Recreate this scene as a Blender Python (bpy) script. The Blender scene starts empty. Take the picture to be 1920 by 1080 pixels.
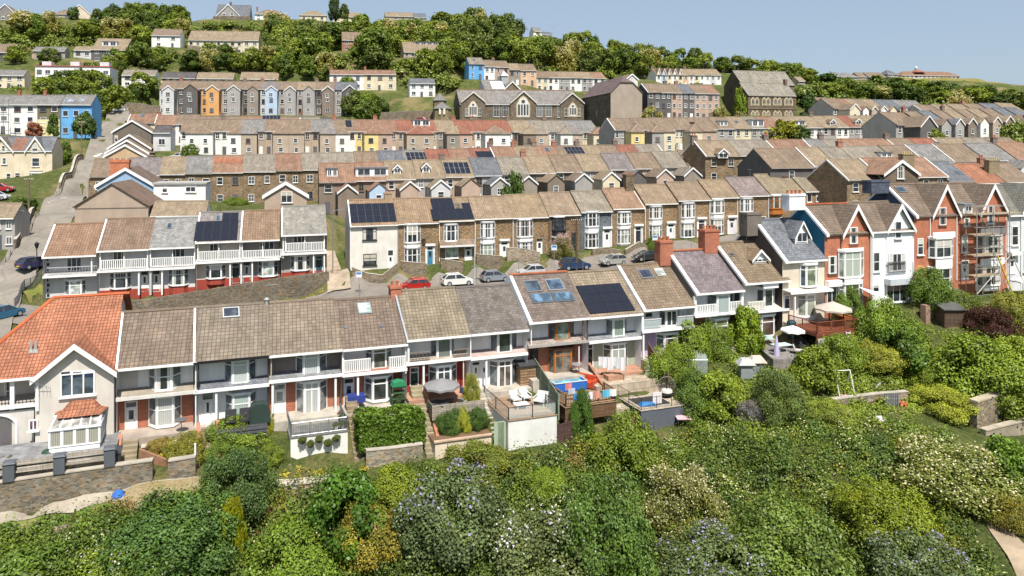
import bpy,math,random
import numpy as np
from mathutils import Vector,Matrix
RN=random .Random(7)
NR=np .random .RandomState(11)
sin,cos,rad,tan=math .sin,math .cos,math .radians,math .tan
F,H,CZ=1283.0,280.0,50.0
scene=bpy .context .scene
COL=scene .collection
def at(px,py,Y):
 return Vector(((px-960)/F*Y,Y,CZ-(py-H)/F*Y))
 # materials
def srgb(r,g,b):
 f=lambda c:(c/255/12.92)if c/255<=.04045 else((c/255+.055)/1.055)**2.4
 return(f(r),f(g),f(b),1)
MAT={}
class NB:
 def __init__(s,name):
  m=bpy .data .materials .new(name);m .use_nodes=True
  s .m=m;s .n=m .node_tree .nodes;s .l=m .node_tree .links
  s .b=s .n['Principled BSDF'];MAT[name]=m
  s .out=s .n['Material Output']
 def nd(s,t,**k):
  n=s .n .new('ShaderNode'+t)
  for a,v in k .items():setattr(n,a,v)
  return n
 def put(s,sock,v):
  if hasattr(v,'is_linked')or isinstance(v,bpy .types .NodeSocket):s .l .new(v,sock)
  else:sock .default_value=v
 def oc(s):return s .nd('ObjectInfo').outputs['Color']
 def ornd(s):return s .nd('ObjectInfo').outputs['Random']
 def pos(s):return s .nd('NewGeometry').outputs['Position']
 def uv(s):return s .nd('UVMap').outputs['UV']
 def math(s,op,a,b=0.0):
  n=s .nd('Math',operation=op);s .put(n .inputs[0],a);s .put(n .inputs[1],b);return n .outputs[0]
 def vmul(s,a,v):
  n=s .nd('VectorMath',operation='MULTIPLY');s .put(n .inputs[0],a);s .put(n .inputs[1],v);return n .outputs[0]
 def vadd(s,a,v):
  n=s .nd('VectorMath',operation='ADD');s .put(n .inputs[0],a);s .put(n .inputs[1],v);return n .outputs[0]
 def scale(s,a,f):
  n=s .nd('VectorMath',operation='SCALE');s .put(n .inputs[0],a);s .put(n .inputs['Scale'],f);return n .outputs[0]
 def noise(s,vec,sc,det=3.0,ro=.55,col=False):
  n=s .nd('TexNoise');s .put(n .inputs['Vector'],vec);n .inputs['Scale'].default_value=sc
  n .inputs['Detail'].default_value=det;n .inputs['Roughness'].default_value=ro
  return n .outputs['Color' if col else 'Fac']
 def rng(s,v,a,b,c,d):
  n=s .nd('MapRange');s .put(n .inputs[0],v)
  for i,x in enumerate((a,b,c,d)):s .put(n .inputs[i+1],x)
  return n .outputs[0]
 def mix(s,f,a,b,bt='MIX'):
  n=s .nd('Mix',data_type='RGBA',blend_type=bt);s .put(n .inputs[0],f);s .put(n .inputs[6],a);s .put(n .inputs[7],b)
  return n .outputs[2]
 def bump(s,h,st=.3,dist=.02):
  n=s .nd('Bump');n .inputs['Strength'].default_value=st;n .inputs['Distance'].default_value=dist
  s .put(n .inputs['Height'],h);s .l .new(n .outputs[0],s .b .inputs['Normal'])
 def fin(s,col,rough=.85,spec=.3,**k):
  s .put(s .b .inputs['Base Color'],col);s .put(s .b .inputs['Roughness'],rough)
  s .b .inputs['Specular IOR Level'].default_value=spec
  for a,v in k .items():s .b .inputs[a .replace('_',' ')].default_value=v
  return s .m
def brick(s,vec,c1,c2,mo,w,h,ms,off=.5,sm=.1):
 n=s .nd('TexBrick');n .offset=off
 s .put(n .inputs['Vector'],vec);s .put(n .inputs['Color1'],c1);s .put(n .inputs['Color2'],c2);s .put(n .inputs['Mortar'],mo)
 for k,v in(('Scale',1.0),('Mortar Size',ms),('Mortar Smooth',sm),('Bias',0.0),('Brick Width',w),('Row Height',h)):
  n .inputs[k].default_value=v
 return n .outputs['Color'],n .outputs['Fac']
def mk_mats():
 s=NB('render');p=s .pos()
 n1=s .rng(s .noise(p,.5,5),.3,.75,.84,1.06)
 st=s .rng(s .noise(s .vmul(p,(1.3,1.3,.22)),1.0,6,.7),.45,.75,1.02,.86)
 s .bump(s .noise(p,26,2),.25,.02)
 s .fin(s .scale(s .scale(s .oc(),n1),st),.9,.2)
 s=NB('brick');u=s .uv();o=s .oc()
 c,f=brick(s,u,s .scale(o,.78),s .scale(o,1.22),s .mix(.55,o,(.42,.36,.30,1)),.235,.078,.011)
 c=s .scale(c,s .rng(s .noise(s .pos(),.7,5),.3,.7,.78,1.12))
 s .bump(s .math('MULTIPLY',f,-1.0),.35,.012);s .fin(c,.9,.2)
 s=NB('stone');u=s .uv();o=s .oc()
 d=s .scale(s .vadd(s .noise(s .pos(),2.6,3,.65,True),(-.5,-.5,-.5)),.42)
 u2=s .vadd(u,d)
 c,f=brick(s,u2,s .scale(o,.50),s .scale(o,1.55),s .mix(.35,o,(.42,.38,.32,1)),.27,.115,.013,.5,.35)
 tint=s .mix(s .rng(s .noise(u2,1.6,2,.7),.38,.62,0,1),(1.08,.95,.80,1),(.92,1.0,1.06,1))
 c=s .mix(1.0,c,tint,'MULTIPLY')
 c=s .scale(c,s .rng(s .noise(s .pos(),.45,5),.3,.7,.72,1.15))
 s .bump(s .math('MULTIPLY',f,-1.0),.7,.04);s .fin(c,.92,.2)
 for nm,w,h,ms,off,lo,hi,dk in(('tile',.31,.335,.024,0.0,.84,1.18,.47),('slate',.36,.27,.016,.5,.76,1.22,.50),('pantile',.24,.30,.03,0.0,.82,1.2,.45)):
  s=NB(nm);u=s .uv();o=s .oc();p=s .pos()
  c,f=brick(s,u,s .scale(o,lo),s .scale(o,hi),s .scale(o,dk),w,h,ms,off,.25)
  c=s .scale(c,s .rng(s .noise(p,.55,6,.62),.3,.72,.74,1.16))
  st=s .rng(s .noise(s .vmul(u,(1.7,.22,1)),1.0,4),.35,.7,1.08,.84)
  c=s .scale(c,st)
  li=s .rng(s .noise(p,2.6,5,.7),.60,.74,0,.45)
  c=s .mix(li,c,(.30,.27,.19,1))
  dkp=s .rng(s .noise(s .vadd(p,(31.,7.,0.)),1.1,5,.7),.58,.72,0,.42)
  c=s .mix(dkp,c,s .scale(o,.45))
  s .bump(s .math('MULTIPLY',f,-1.0),.6,.03);s .fin(c,.86,.25)
 s=NB('paint');p=s .pos()
 s .fin(s .scale(s .oc(),s .rng(s .noise(s .vmul(p,(1.6,1.6,.5)),1.3,6,.7),.3,.72,1.04,.80)),.6,.3)
 s=NB('metal');s .fin(s .oc(),.42,.5,Metallic=.55)
 s=NB('glass');p=s .pos();o=s .oc()
 c=s .mix(s .rng(s .noise(p,1.1,2),.42,.6,0,1),s .scale(o,.55),s .scale(o,1.5))
 s .fin(c,.07,.9)
 s=NB('curtain');p=s .pos()
 w=s .nd('TexWave');w .inputs['Scale'].default_value=2.3;w .inputs['Distortion'].default_value=2.5;s .put(w .inputs['Vector'],s .uv())
 s .fin(s .scale(s .oc(),s .rng(w .outputs['Fac'],0,1,.72,1.05)),.25,.6)
 s=NB('farglass');r=s .ornd()
 s .fin(s .mix(s .rng(r,.55,1.0,0,.35),(.022,.026,.032,1),(.34,.36,.37,1)),.08,.8)
 s=NB('solar');u=s .uv()
 c,f=brick(s,u,(.008,.009,.016,1),(.011,.012,.02,1),(.03,.033,.045,1),.16,.16,.007,0.0)
 s .fin(c,.22,.5)
 s=NB('wood');u=s .uv();o=s .oc()
 c,f=brick(s,s .vmul(u,(1,1,1)),s .scale(o,.8),s .scale(o,1.2),s .scale(o,.3),2.4,.14,.012,.37)
 c=s .scale(c,s .rng(s .noise(s .vmul(s .pos(),(9,9,1.2)),1.0,4),.3,.7,.75,1.15));s .fin(c,.8,.25)
 s=NB('carpaint');s .fin(s .oc(),.25,.5,Coat_Weight=.7,Metallic=.15)
 s=NB('rubber');s .fin((.015,.015,.016,1),.8,.2)
 s=NB('concrete');p=s .pos()
 c=s .scale(s .oc(),s .rng(s .noise(p,.8,6,.65),.28,.72,.66,1.2))
 s .bump(s .noise(p,14,3),.2,.02);s .fin(c,.92,.2)
 s=NB('paving');u=s .uv();o=s .oc()
 c,f=brick(s,u,s .scale(o,.85),s .scale(o,1.15),s .scale(o,.55),.6,.6,.02,.5)
 c=s .scale(c,s .rng(s .noise(s .pos(),1.2,5),.3,.7,.75,1.15));s .fin(c,.9,.2)
 s=NB('asphalt');p=s .pos();o=s .oc()
 c=s .scale(o,s .rng(s .noise(p,.35,6,.7),.3,.7,.80,1.18))
 cr=s .nd('TexVoronoi',feature='DISTANCE_TO_EDGE');cr .inputs['Scale'].default_value=.4;s .put(cr .inputs['Vector'],p)
 c=s .scale(c,s .rng(cr .outputs['Distance'],0,.03,.78,1.0))
 c=s .scale(c,s .rng(s .noise(p,9,3),.3,.7,.9,1.1));s .fin(c,.9,.25)
 s=NB('ground');p=s .pos()
 g=s .mix(s .rng(s .noise(p,.9,6,.7),.35,.65,0,1),(.050,.075,.020,1),(.12,.13,.040,1))
 g=s .mix(s .rng(s .noise(s .vadd(p,(9.,40.,2.)),.11,6,.65),.50,.66,0,1),g,(.22,.18,.085,1))
 g=s .scale(g,s .rng(s .noise(p,4,6,.75),.3,.7,.5,1.35))
 s .bump(s .noise(p,3.5,6,.7),.9,.35);s .fin(g,.95,.1)
 s=NB('lawn');p=s .pos();o=s .oc()
 g=s .mix(s .rng(s .noise(p,.6,5,.65),.42,.68,0,.8),o,(.21,.17,.07,1))
 g=s .scale(g,s .rng(s .noise(p,7,4),.3,.7,.7,1.3));s .bump(s .noise(p,12,3),.5,.06);s .fin(g,.95,.1)
 for nm,fl in(('leaf',None),('bloom',1)):
  s=NB(nm);a=s .nd('Attribute',attribute_name='rnd');o=s .oc();r=a .outputs['Fac']
  if fl:
   col=s .scale(o,s .rng(r,0,1,.75,1.1))
  else:
   col=s .scale(o,s .rng(r,0,1,.38,1.62))
   warm=s .mix(1.0,col,(1.3,1.14,.6,1),'MULTIPLY')
   col=s .mix(s .rng(s .noise(s .pos(),.8,3),.5,.72,0,.75),col,warm)
  df=s .nd('BsdfDiffuse');tr=s .nd('BsdfTranslucent');ms=s .nd('MixShader');gl=s .nd('BsdfGlossy');m2=s .nd('MixShader')
  s .put(df .inputs[0],col);s .put(tr .inputs[0],s .mix(1.0,col,(1.25,1.15,.5,1),'MULTIPLY'));ms .inputs[0].default_value=.20
  s .l .new(df .outputs[0],ms .inputs[1]);s .l .new(tr .outputs[0],ms .inputs[2])
  gl .inputs['Roughness'].default_value=.45;gl .inputs[0].default_value=(.5,.5,.5,1);m2 .inputs[0].default_value=.035
  s .l .new(ms .outputs[0],m2 .inputs[1]);s .l .new(gl .outputs[0],m2 .inputs[2]);s .l .new(m2 .outputs[0],s .out .inputs[0])
 s=NB('bark');p=s .pos();s .fin(s .scale(s .oc(),s .rng(s .noise(s .vmul(p,(6,6,1.2)),1.0,4),.3,.7,.6,1.3)),.95,.1)
 s=NB('hardglass')
 s .fin((.62,.72,.70,1),.06,.6);s .b .inputs['Alpha'].default_value=.32
mk_mats()
# rows and frames
class Row:
 def __init__(s,c,t,ap):
  s .c,s .t=c,t;a=rad(ap)
  n=math .hypot(1,t);s .ux=(1/n,t/n);s .uy=(-sin(a),cos(a));s .k=cos(a)+t*sin(a)
  s .rz=math .atan2(t,1)
 def pt(s,px,py,d=0.0):
  u=(px-960)/F;Y=(s .c+d*s .k)/(1-s .t*u)
  return Vector((u*Y,Y,CZ-(py-H)/F*Y))
class Fr:
 def __init__(s,O,ux,uy,row=None):s .O=Vector(O);s .ux=ux;s .uy=uy;s .row=row
 def w(s,p):
  a,d,z=p
  return Vector((s .O .x+a*s .ux[0]+d*s .uy[0],s .O .y+a*s .ux[1]+d*s .uy[1],s .O .z+z))
 def loc(s,px,py,d=0.0):
  P=s .row .pt(px,py,d)-s .O
  x,y=P .x-d*s .uy[0],P .y-d*s .uy[1]
  return x*s .ux[0]+y*s .ux[1],P .z
 def plane(s,px,py,de,ze,pitch):
  u=(px-960)/F;v=-(py-H)/F
  A=np .array([[u,-s .ux[0],-s .uy[0]],[1,-s .ux[1],-s .uy[1]],[v,0,-pitch]])
  b=np .array([s .O .x,s .O .y,s .O .z+ze-de*pitch-CZ])
  Y,a,d=np .linalg .solve(A,b);return a,d
ORG={}
LABELS={}
def setlab(o,label,cat,group=None,kind=None):
 if label:
  o['label']=label;LABELS .setdefault(label,[]).append(o .name)
 if cat:o['category']=cat
 if group:o['group']=group
 if kind:o['kind']=kind
 return o
def thing(name,label,cat,loc,group=None):
 o=bpy .data .objects .new(name,None);o .empty_display_size=.3
 COL .objects .link(o);o .location=loc;ORG[o]=Vector(loc)
 return setlab(o,label,cat,group)
def link(name,me,parent=None,col=None,loc=None,rz=0.0,mw=None):
 o=bpy .data .objects .new(name,me);COL .objects .link(o)
 if parent:o .parent=parent
 if col:o .color=(col[0],col[1],col[2],1)
 if loc is not None:o .location=loc
 if rz:o .rotation_euler=(0,0,rz)
 return o
def mesh_uv(me,v,f):
 uvl=me .uv_layers .new(name='UVMap');out=[]
 for q in f:
  a=v[q[0]];nx=ny=nz=0.0
  for i in range(len(q)):
   p,r=v[q[i]],v[q[(i+1)%len(q)]]
   nx+=(p[1]-r[1])*(p[2]+r[2]);ny+=(p[2]-r[2])*(p[0]+r[0]);nz+=(p[0]-r[0])*(p[1]+r[1])
  h=math .hypot(nx,ny);n=math .sqrt(h*h+nz*nz)or 1
  if h/n<.03:
   out+=[(v[i][0],v[i][1])for i in q]
  else:
   if ny>0 or(ny==0 and nx>0):nx,ny,nz=-nx,-ny,-nz
   tx,ty=-ny/h,nx/h;nx,ny,nz=nx/n,ny/n,nz/n
   vx,vy,vz=ny*0-nz*ty,nz*tx-nx*0,nx*ty-ny*tx
   if vz<0:vx,vy,vz=-vx,-vy,-vz
   out+=[(v[i][0]*tx+v[i][1]*ty,v[i][0]*vx+v[i][1]*vy+v[i][2]*vz)for i in q]
 uvl .data .foreach_set('uv',[c for p in out for c in p])
class MB:
 def __init__(s,fr=None):s .fr=fr;s .v=[];s .f=[];s .m=[]
 def p(s,pts,mi=0):
  n=len(s .v);s .v+=[tuple(q)for q in pts];s .f .append(tuple(range(n,n+len(pts))));s .m .append(mi)
 def hexa(s,a,b,mi=0):
  n=len(s .v);k=len(a);s .v+=[tuple(q)for q in a]+[tuple(q)for q in b]
  s .f .append(tuple(range(n+k-1,n-1,-1)));s .f .append(tuple(range(n+k,n+2*k)));s .m+=[mi,mi]
  for i in range(k):
   j=(i+1)%k;s .f .append((n+i,n+j,n+k+j,n+k+i));s .m .append(mi)
 def box(s,x0,x1,y0,y1,z0,z1,mi=0):
  s .hexa([(x0,y0,z0),(x1,y0,z0),(x1,y1,z0),(x0,y1,z0)],[(x0,y0,z1),(x1,y0,z1),(x1,y1,z1),(x0,y1,z1)],mi)
 def ext(s,poly,vec,mi=0):
  s .hexa(poly,[(q[0]+vec[0],q[1]+vec[1],q[2]+vec[2])for q in poly],mi)
 def tube(s,a,b,r,n=6,r2=None,mi=0):
  a,b=Vector(a),Vector(b);d=b-a
  if d .length<1e-6:return
  d .normalize();x=d .cross(Vector((0,0,1))if abs(d .z)<.9 else Vector((1,0,0))).normalized();y=d .cross(x)
  r2=r if r2 is None else r2
  A=[a+(x*cos(k*2*math .pi/n)+y*sin(k*2*math .pi/n))*r for k in range(n)]
  B=[b+(x*cos(k*2*math .pi/n)+y*sin(k*2*math .pi/n))*r2 for k in range(n)]
  s .hexa(A,B,mi)
 def lathe(s,c,prof,n=10,mi=0):
  b=len(s .v)
  for r,z in prof:
   for k in range(n):s .v .append((c[0]+r*cos(k*2*math .pi/n),c[1]+r*sin(k*2*math .pi/n),c[2]+z))
  for i in range(len(prof)-1):
   for k in range(n):
    j=(k+1)%n;s .f .append((b+i*n+k,b+i*n+j,b+(i+1)*n+j,b+(i+1)*n+k));s .m .append(mi)
  s .f .append(tuple(range(b,b+n)));s .f .append(tuple(range(b+(len(prof)-1)*n,b+len(prof)*n)));s .m+=[mi,mi]
 def mesh(s,name,mats,org=Vector((0,0,0)),smooth=False):
  v=[tuple((s .fr .w(q)if s .fr else Vector(q))-org)for q in s .v]
  me=bpy .data .meshes .new(name);me .from_pydata(v,[],s .f)
  for m in([mats]if isinstance(mats,str)else mats):me .materials .append(MAT[m])
  if any(s .m):me .polygons .foreach_set('material_index',s .m)
  mesh_uv(me,v,s .f)
  if smooth:me .polygons .foreach_set('use_smooth',[True]*len(s .f))
  return me
 def build(s,name,mats,parent=None,col=None,smooth=False):
  if not s .f:return None
  if parent is not None:
   r=parent
   while r .parent:r=r .parent
   org=ORG .get(r)
   if org is None:org=Vector(r .location)
   return link(name,s .mesh(name,mats,org,smooth),parent,col)
  w=[s .fr .w(q)if s .fr else Vector(q)for q in s .v]
  org=Vector((sum(q .x for q in w)/len(w),sum(q .y for q in w)/len(w),min(q .z for q in w)))
  o=link(name,s .mesh(name,mats,org,smooth),None,col,org);ORG[o]=org
  return o
WHITE=(.80,.80,.78);CREAM=(.72,.64,.47);BLACK=(.02,.02,.022);GREY=(.33,.33,.34)
LEAD=(.17,.18,.20);BRICK=(.36,.095,.040);BEIGE=(.44,.36,.285);PEBBLE=(.30,.27,.245)
TBROWN=(.225,.158,.108);TTAN=(.275,.210,.140);TRED=(.30,.115,.062);TGREY=(.215,.195,.170);SLATE=(.135,.140,.155)
SPURP=(.175,.145,.150);SBLUE=(.115,.130,.158);ORANGE=(.50,.135,.045);STONE=(.215,.155,.095);DARKWALL=(.085,.078,.075)
GLASSD=(.035,.042,.050);GLASSB=(.06,.09,.13);CURT=(.48,.52,.50);CURTG=(.38,.46,.42)
ANCH=[]
def anch(P,dz=0.0):ANCH .append((P[0],P[1],P[2]+dz))
# houses
def facet(mb,pn,P0,P1,z0,z1,fw=.08,tr=None,cols=1,out=.05,rows=0):
 """frame bars in mb and pane quads in pn for a glazed facet between plan points P0, P1"""
 L=math .hypot(P1[0]-P0[0],P1[1]-P0[1]);ux,uy=(P1[0]-P0[0])/L,(P1[1]-P0[1])/L;nx,ny=uy,-ux
 def q(a,z,o):return(P0[0]+ux*a+nx*o,P0[1]+uy*a+ny*o,z)
 def bar(a0,a1,y0,y1,o=out):
  mb .hexa([q(a0,y0,o),q(a1,y0,o),q(a1,y0,-.03),q(a0,y0,-.03)],[q(a0,y1,o),q(a1,y1,o),q(a1,y1,-.03),q(a0,y1,-.03)])
 bar(0,L,z0,z0+fw);bar(0,L,z1-fw,z1);bar(0,fw,z0+fw,z1-fw);bar(L-fw,L,z0+fw,z1-fw)
 zt=z0+(z1-z0)*tr if tr else None
 if zt:bar(fw,L-fw,zt-fw*.4,zt+fw*.4,out-.006)
 for c in range(1,cols):
  a=L*c/cols;bar(a-fw*.45,a+fw*.45,z0+fw,z1-fw,out-.012)
 if rows and zt:
  for c in range(1,rows):bar(fw+(L-2*fw)*c/rows-.015,fw+(L-2*fw)*c/rows+.015,zt,z1-fw,out-.02)
 pn .p([q(fw*.8,z0+fw*.8,.012),q(L-fw*.8,z0+fw*.8,.012),q(L-fw*.8,z1-fw*.8,.012),q(fw*.8,z1-fw*.8,.012)])
WCACHE={}
def winmesh(w,h,cols,tr,fw=.075,sill=True):
 key=(round(w*10),round(h*10),cols,tr,sill)
 if key in WCACHE:return WCACHE[key]
 a=MB();b=MB();w,h=key[0]/10,key[1]/10
 facet(a,b,(0,0),(w,0),0,h,fw,tr,cols)
 if sill:a .box(-.08,w+.08,-.12,.0,-.09,-.002)
 n=len(a .v);a .v+=b .v;a .f+=[tuple(i+n for i in q)for q in b .f];a .m+=[1]*len(b .f)
 WCACHE[key]=a .mesh('window',['paint','farglass']);return WCACHE[key]
class House:
 def drape(s,o,a,b,d,z0,z1,fw):
  k=RN .random();w=b-a;c=RN .choice(((.62,.61,.57),(.50,.47,.40),(.42,.46,.42),(.58,.55,.50),(.30,.22,.2)))
  R_=[]if k<.25 else([(a+fw,a+fw+w*.2),(b-fw-w*.2,b-fw)]if k<.75 else[(a+fw,b-fw)])
  for x0,x1 in R_:zb=z0+fw if k<.75 else z0+(z1-z0)*RN .uniform(.35,.7);g=MB(s .fr);g .p([(x0,d,zb),(x1,d,zb),(x1,d,z1-fw),(x0,d,z1-fw)]);g .build('curtain','curtain',o,c)
 def aerial(s,x=None):
  x=s .L*RN .uniform(.05,.9)if x is None else x;h=RN .uniform(1.0,1.9);g=MB(s .fr);z=s .rz;g .tube((x,s .dr,z-.3),(x,s .dr,z+h),.025,4);g .tube((x-.5,s .dr,z+h),(x+.5,s .dr+.2,z+h),.018,4)
  for k in range(5):y=x-.45+.22*k;g .tube((y,s .dr-.25,z+h),(y,s .dr+.3,z+h),.012,3)
  g .build('aerial','metal',s .root,(.3,.3,.3))
 def __init__(s,row,px0,px1,eave,base,ridge=None,label='',name='terraced_house',cat='house',group=None,epx=None,wd=0.0,de=-.3,dr=4.6,pitch=.75,roof=('tile',TBROWN),wall=('render',WHITE),side=None,back=None,root=None,thick=.14,gl=0.0,roofon=True,anchor=True,sk=3.0,off=0.0,L=None,gside=True,rpx=None):
  s .row=row;O=row .pt(px0,base,off);s .fr=Fr(O,row .ux,row .uy,row)
  s .off=off
  s .px0,s .px1=px0,px1
  s .root=root or thing(name,label,cat,O,group)
  s .L=L or s .loc(px1,base,0)[0];s .ez=s .loc(epx if epx is not None else px0,eave,de)[1]
  s .de,s .pitch,s .wd=de,pitch,wd
  if ridge is not None:
   dr=max(2.5,min(9,s .fr_plane(rpx or(px0+px1)/2-20,ridge)[1]))
  s .dr=dr;s .rz=s .ez+(dr-de)*pitch;L=s .L
  s .db=back or(2*dr-de-.3)
  zw=s .ez+(wd-de)*pitch-.16;zb=s .rz-(s .db-dr)*pitch-.16;zr=s .rz-.16
  wm=MB(s .fr);e=.012
  g0=gl if gl else wd
  zg=s .ez+(g0-de)*pitch-.16
  wm .p([(e,wd,-sk),(L-e,wd,-sk),(L-e,wd,zw),(e,wd,zw)])
  back=lambda m:m .p([(e,s .db,-sk),(L-e,s .db,-sk),(L-e,s .db,zb),(e,s .db,zb)])
  gab=lambda m,x:m .p([(x,g0,-sk),(x,s .db,-sk),(x,s .db,zb),(x,dr,zr),(x,g0,zg)])
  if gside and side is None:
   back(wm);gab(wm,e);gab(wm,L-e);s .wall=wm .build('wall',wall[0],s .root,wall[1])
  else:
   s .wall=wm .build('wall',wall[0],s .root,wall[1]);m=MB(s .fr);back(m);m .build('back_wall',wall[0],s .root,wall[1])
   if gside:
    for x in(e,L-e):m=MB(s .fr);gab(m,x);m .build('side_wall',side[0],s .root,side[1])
  if roofon:s .mkroof(roof,thick)
  if anchor:
   for f in(0,.5,1):anch(s .fr .w((L*f,-.5,0)))
   anch(s .fr .w((L*.5,s .db,.5)))
 def loc(s,px,py,d=0.0):
  P=s .row .pt(px,py,d+s .off)-s .fr .O
  x,y=P .x-d*s .fr .uy[0],P .y-d*s .fr .uy[1]
  return x*s .fr .ux[0]+y*s .fr .ux[1],P .z
 def fr_plane(s,px,py):return s .fr .plane(px,py,s .de,s .ez,s .pitch)
 def mkroof(s,roof,thick=.14):
  r=MB(s .fr);L,t=s .L,thick;bz=s .rz-(s .db+.3-s .dr)*s .pitch;e=.004
  r .hexa([(e,s .de,s .ez-t),(L-e,s .de,s .ez-t),(L-e,s .dr,s .rz-t),(e,s .dr,s .rz-t)],[(e,s .de,s .ez),(L-e,s .de,s .ez),(L-e,s .dr,s .rz),(e,s .dr,s .rz)])
  r .hexa([(e,s .dr,s .rz-t),(L-e,s .dr,s .rz-t),(L-e,s .db+.3,bz-t),(e,s .db+.3,bz-t)],[(e,s .dr,s .rz),(L-e,s .dr,s .rz),(L-e,s .db+.3,bz),(e,s .db+.3,bz)])
  s .roof=r .build('roof',roof[0],s .root,roof[1])
  g=MB(s .fr);c=[v*.8 for v in roof[1]]
  g .hexa([(0.02,s .dr-.16,s .rz-.06),(0.02,s .dr+.16,s .rz-.06),(0.02,s .dr,s .rz+.11)],[(L-.02,s .dr-.16,s .rz-.06),(L-.02,s .dr+.16,s .rz-.06),(L-.02,s .dr,s .rz+.11)])
  s .ridge=g .build('ridge_tiles','concrete',s .roof,c)
 def z(s,d):return s .ez+(d-s .de)*s .pitch
 def gutter(s,col=WHITE,h=.14,name='gutter'):
  g=MB(s .fr);g .box(.02,s .L-.02,s .de-.10,s .de-.004,s .ez-.05-h,s .ez-.02);g .build(name,'paint',s .root,col)
 def verge(s,right=False,col=WHITE,w=.15,name='verge',up=.07):
  g=MB(s .fr);x0,x1=(s .L-w,s .L-.001)if right else(.001,w)
  for a,b in(((s .de-.05),s .dr),(s .db+.25,s .dr)):
   za,zb=(s .z(a)if a<s .dr else s .rz-(a-s .dr)*s .pitch),s .rz
   g .hexa([(x0,a,za-.22),(x1,a,za-.22),(x1,b,zb-.22),(x0,b,zb-.22)],[(x0,a,za+up),(x1,a,za+up),(x1,b,zb+up),(x0,b,zb+up)])
  g .build(name,'paint',s .root,col)
 def pipe(s,px,py0,py1,d,col=WHITE,r=.055):
  a,z0=s .loc(px,py0,d);b,z1=s .loc(px,py1,d);g=MB(s .fr);g .tube((a,d,z0),(a,d,z1),r);g .build('downpipe','paint',s .root,col)
 def post(s,px,py0,py1,d,col=WHITE,r=.08,name='porch_post'):
  a,z0=s .loc(px,py0,d);_,z1=s .loc(px,py1,d);g=MB(s .fr);g .box(a-r,a+r,d-r,d+r,z1,z0);g .build(name,'paint',s .root,col)
 def panel(s,px0,py0,px1,py1,d,mat,col,name='wall_panel',th=.05,parent=None):
  a,z1=s .loc(px0,py0,d);b,_=s .loc(px1,py0,d);z0=s .loc((px0+px1)/2,py1,d)[1];z1=s .loc((px0+px1)/2,py0,d)[1]
  g=MB(s .fr);g .box(a,b,d-th,d+.02,z0,z1);return g .build(name,mat,parent or s .root,col)
 def win(s,px0,py0,px1,py1,d=None,cols=1,tr=None,col=WHITE,pane=GLASSD,pm='glass',sill=True,name='window',rows=0,fw=.08,sillcol=None):
  d=s .wd if d is None else d;d=d-.035
  a,_=s .loc(px0,py0,d);b,_=s .loc(px1,py0,d);m=(px0+px1)/2
  z1,z0=s .loc(m,py0,d)[1],s .loc(m,py1,d)[1]
  g,pn=MB(s .fr),MB(s .fr);facet(g,pn,(a,d),(b,d),z0,z1,fw,tr,cols,rows=rows)
  o=g .build(name,'paint',s .root,col);pn .build('pane',pm,o,pane)
  if pm=='glass' and pane==GLASSD:s .drape(o,a,b,d-.02,z0,z1,fw)
  if sill:
   q=MB(s .fr);q .box(a-.1,b+.1,d-.16,d+.03,z0-.1,z0-.003);q .build('sill','paint',o,sillcol or col)
  return o
 def door(s,px0,py0,px1,py1,d=None,col=WHITE,frame=WHITE,fan=.2,glass=.45,light=GLASSD):
  d=s .wd if d is None else d;d-=.03
  a,_=s .loc(px0,py0,d);b,_=s .loc(px1,py0,d);m=(px0+px1)/2;z1,z0=s .loc(m,py0,d)[1],s .loc(m,py1,d)[1]
  g,pn=MB(s .fr),MB(s .fr);h=z1-z0;facet(g,pn,(a,d),(b,d),z0,z1,.09,1-fan if fan else None)
  o=g .build('door','paint',s .root,frame);pn .build('pane','glass',o,light)
  zt=z0+h*(1-fan)-.05;q=MB(s .fr)
  q .box(a+.1,b-.1,d-.025,d+.0,z0+.05,z0+h*.42)
  x0,x1=a+.1,b-.1;w=(x1-x0);k=.5-glass/2
  q .box(x0,x0+w*k,d-.025,d,z0+h*.42,zt);q .box(x1-w*k,x1,d-.025,d,z0+h*.42,zt);q .box(x0+w*k,x1-w*k,d-.025,d,zt-.16,zt)
  q .build('door_leaf','paint',o,col)
  q=MB(s .fr);q .box(x1-.16,x1-.1,d-.07,d-.026,z0+h*.36,z0+h*.40);q .build('handle','metal',o,(.5,.5,.5))
  return o
 def bay(s,px0,px1,pc0,pc1,pyt,pyb,df,dw,col=WHITE,pane=GLASSD,pm='glass',tr=.72,base=None,bmat=('paint',WHITE),cap=True,doors=False,spane=None,fw=.1,capcol=None,cols=1,rows=0):
  b,z1=s .loc(pc0,pyt,df);c,_=s .loc(pc1,pyt,df);m=(pc0+pc1)/2
  z1,z0=s .loc(m,pyt,df)[1],s .loc(m,pyb,df)[1]
  a=s .loc(px0,pyt,dw-.02)[0];e=s .loc(px1,pyt,dw-.02)[0]
  k=abs(dw-df)*.95;a=min(max(a,b-k-.5),b-.3);e=max(min(e,c+k+.5),c+.3)
  g,p1,p2,p3=MB(s .fr),MB(s .fr),MB(s .fr),MB(s .fr)
  facet(g,p2,(a,dw-.02),(b,df),z0,z1,fw,tr);facet(g,p1,(b,df),(c,df),z0,z1,fw,tr,2 if doors else cols,rows=rows);facet(g,p3,(c,df),(e,dw-.02),z0,z1,fw,tr)
  g .hexa([(a-.08,dw,z0-.09),(b-.05,df-.13,z0-.09),(c+.05,df-.13,z0-.09),(e+.08,dw,z0-.09)],[(a-.08,dw,z0-.003),(b-.05,df-.13,z0-.003),(c+.05,df-.13,z0-.003),(e+.08,dw,z0-.003)])
  o=g .build('bay_window','paint',s .root,col);p1 .build('pane',pm,o,pane)
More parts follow.
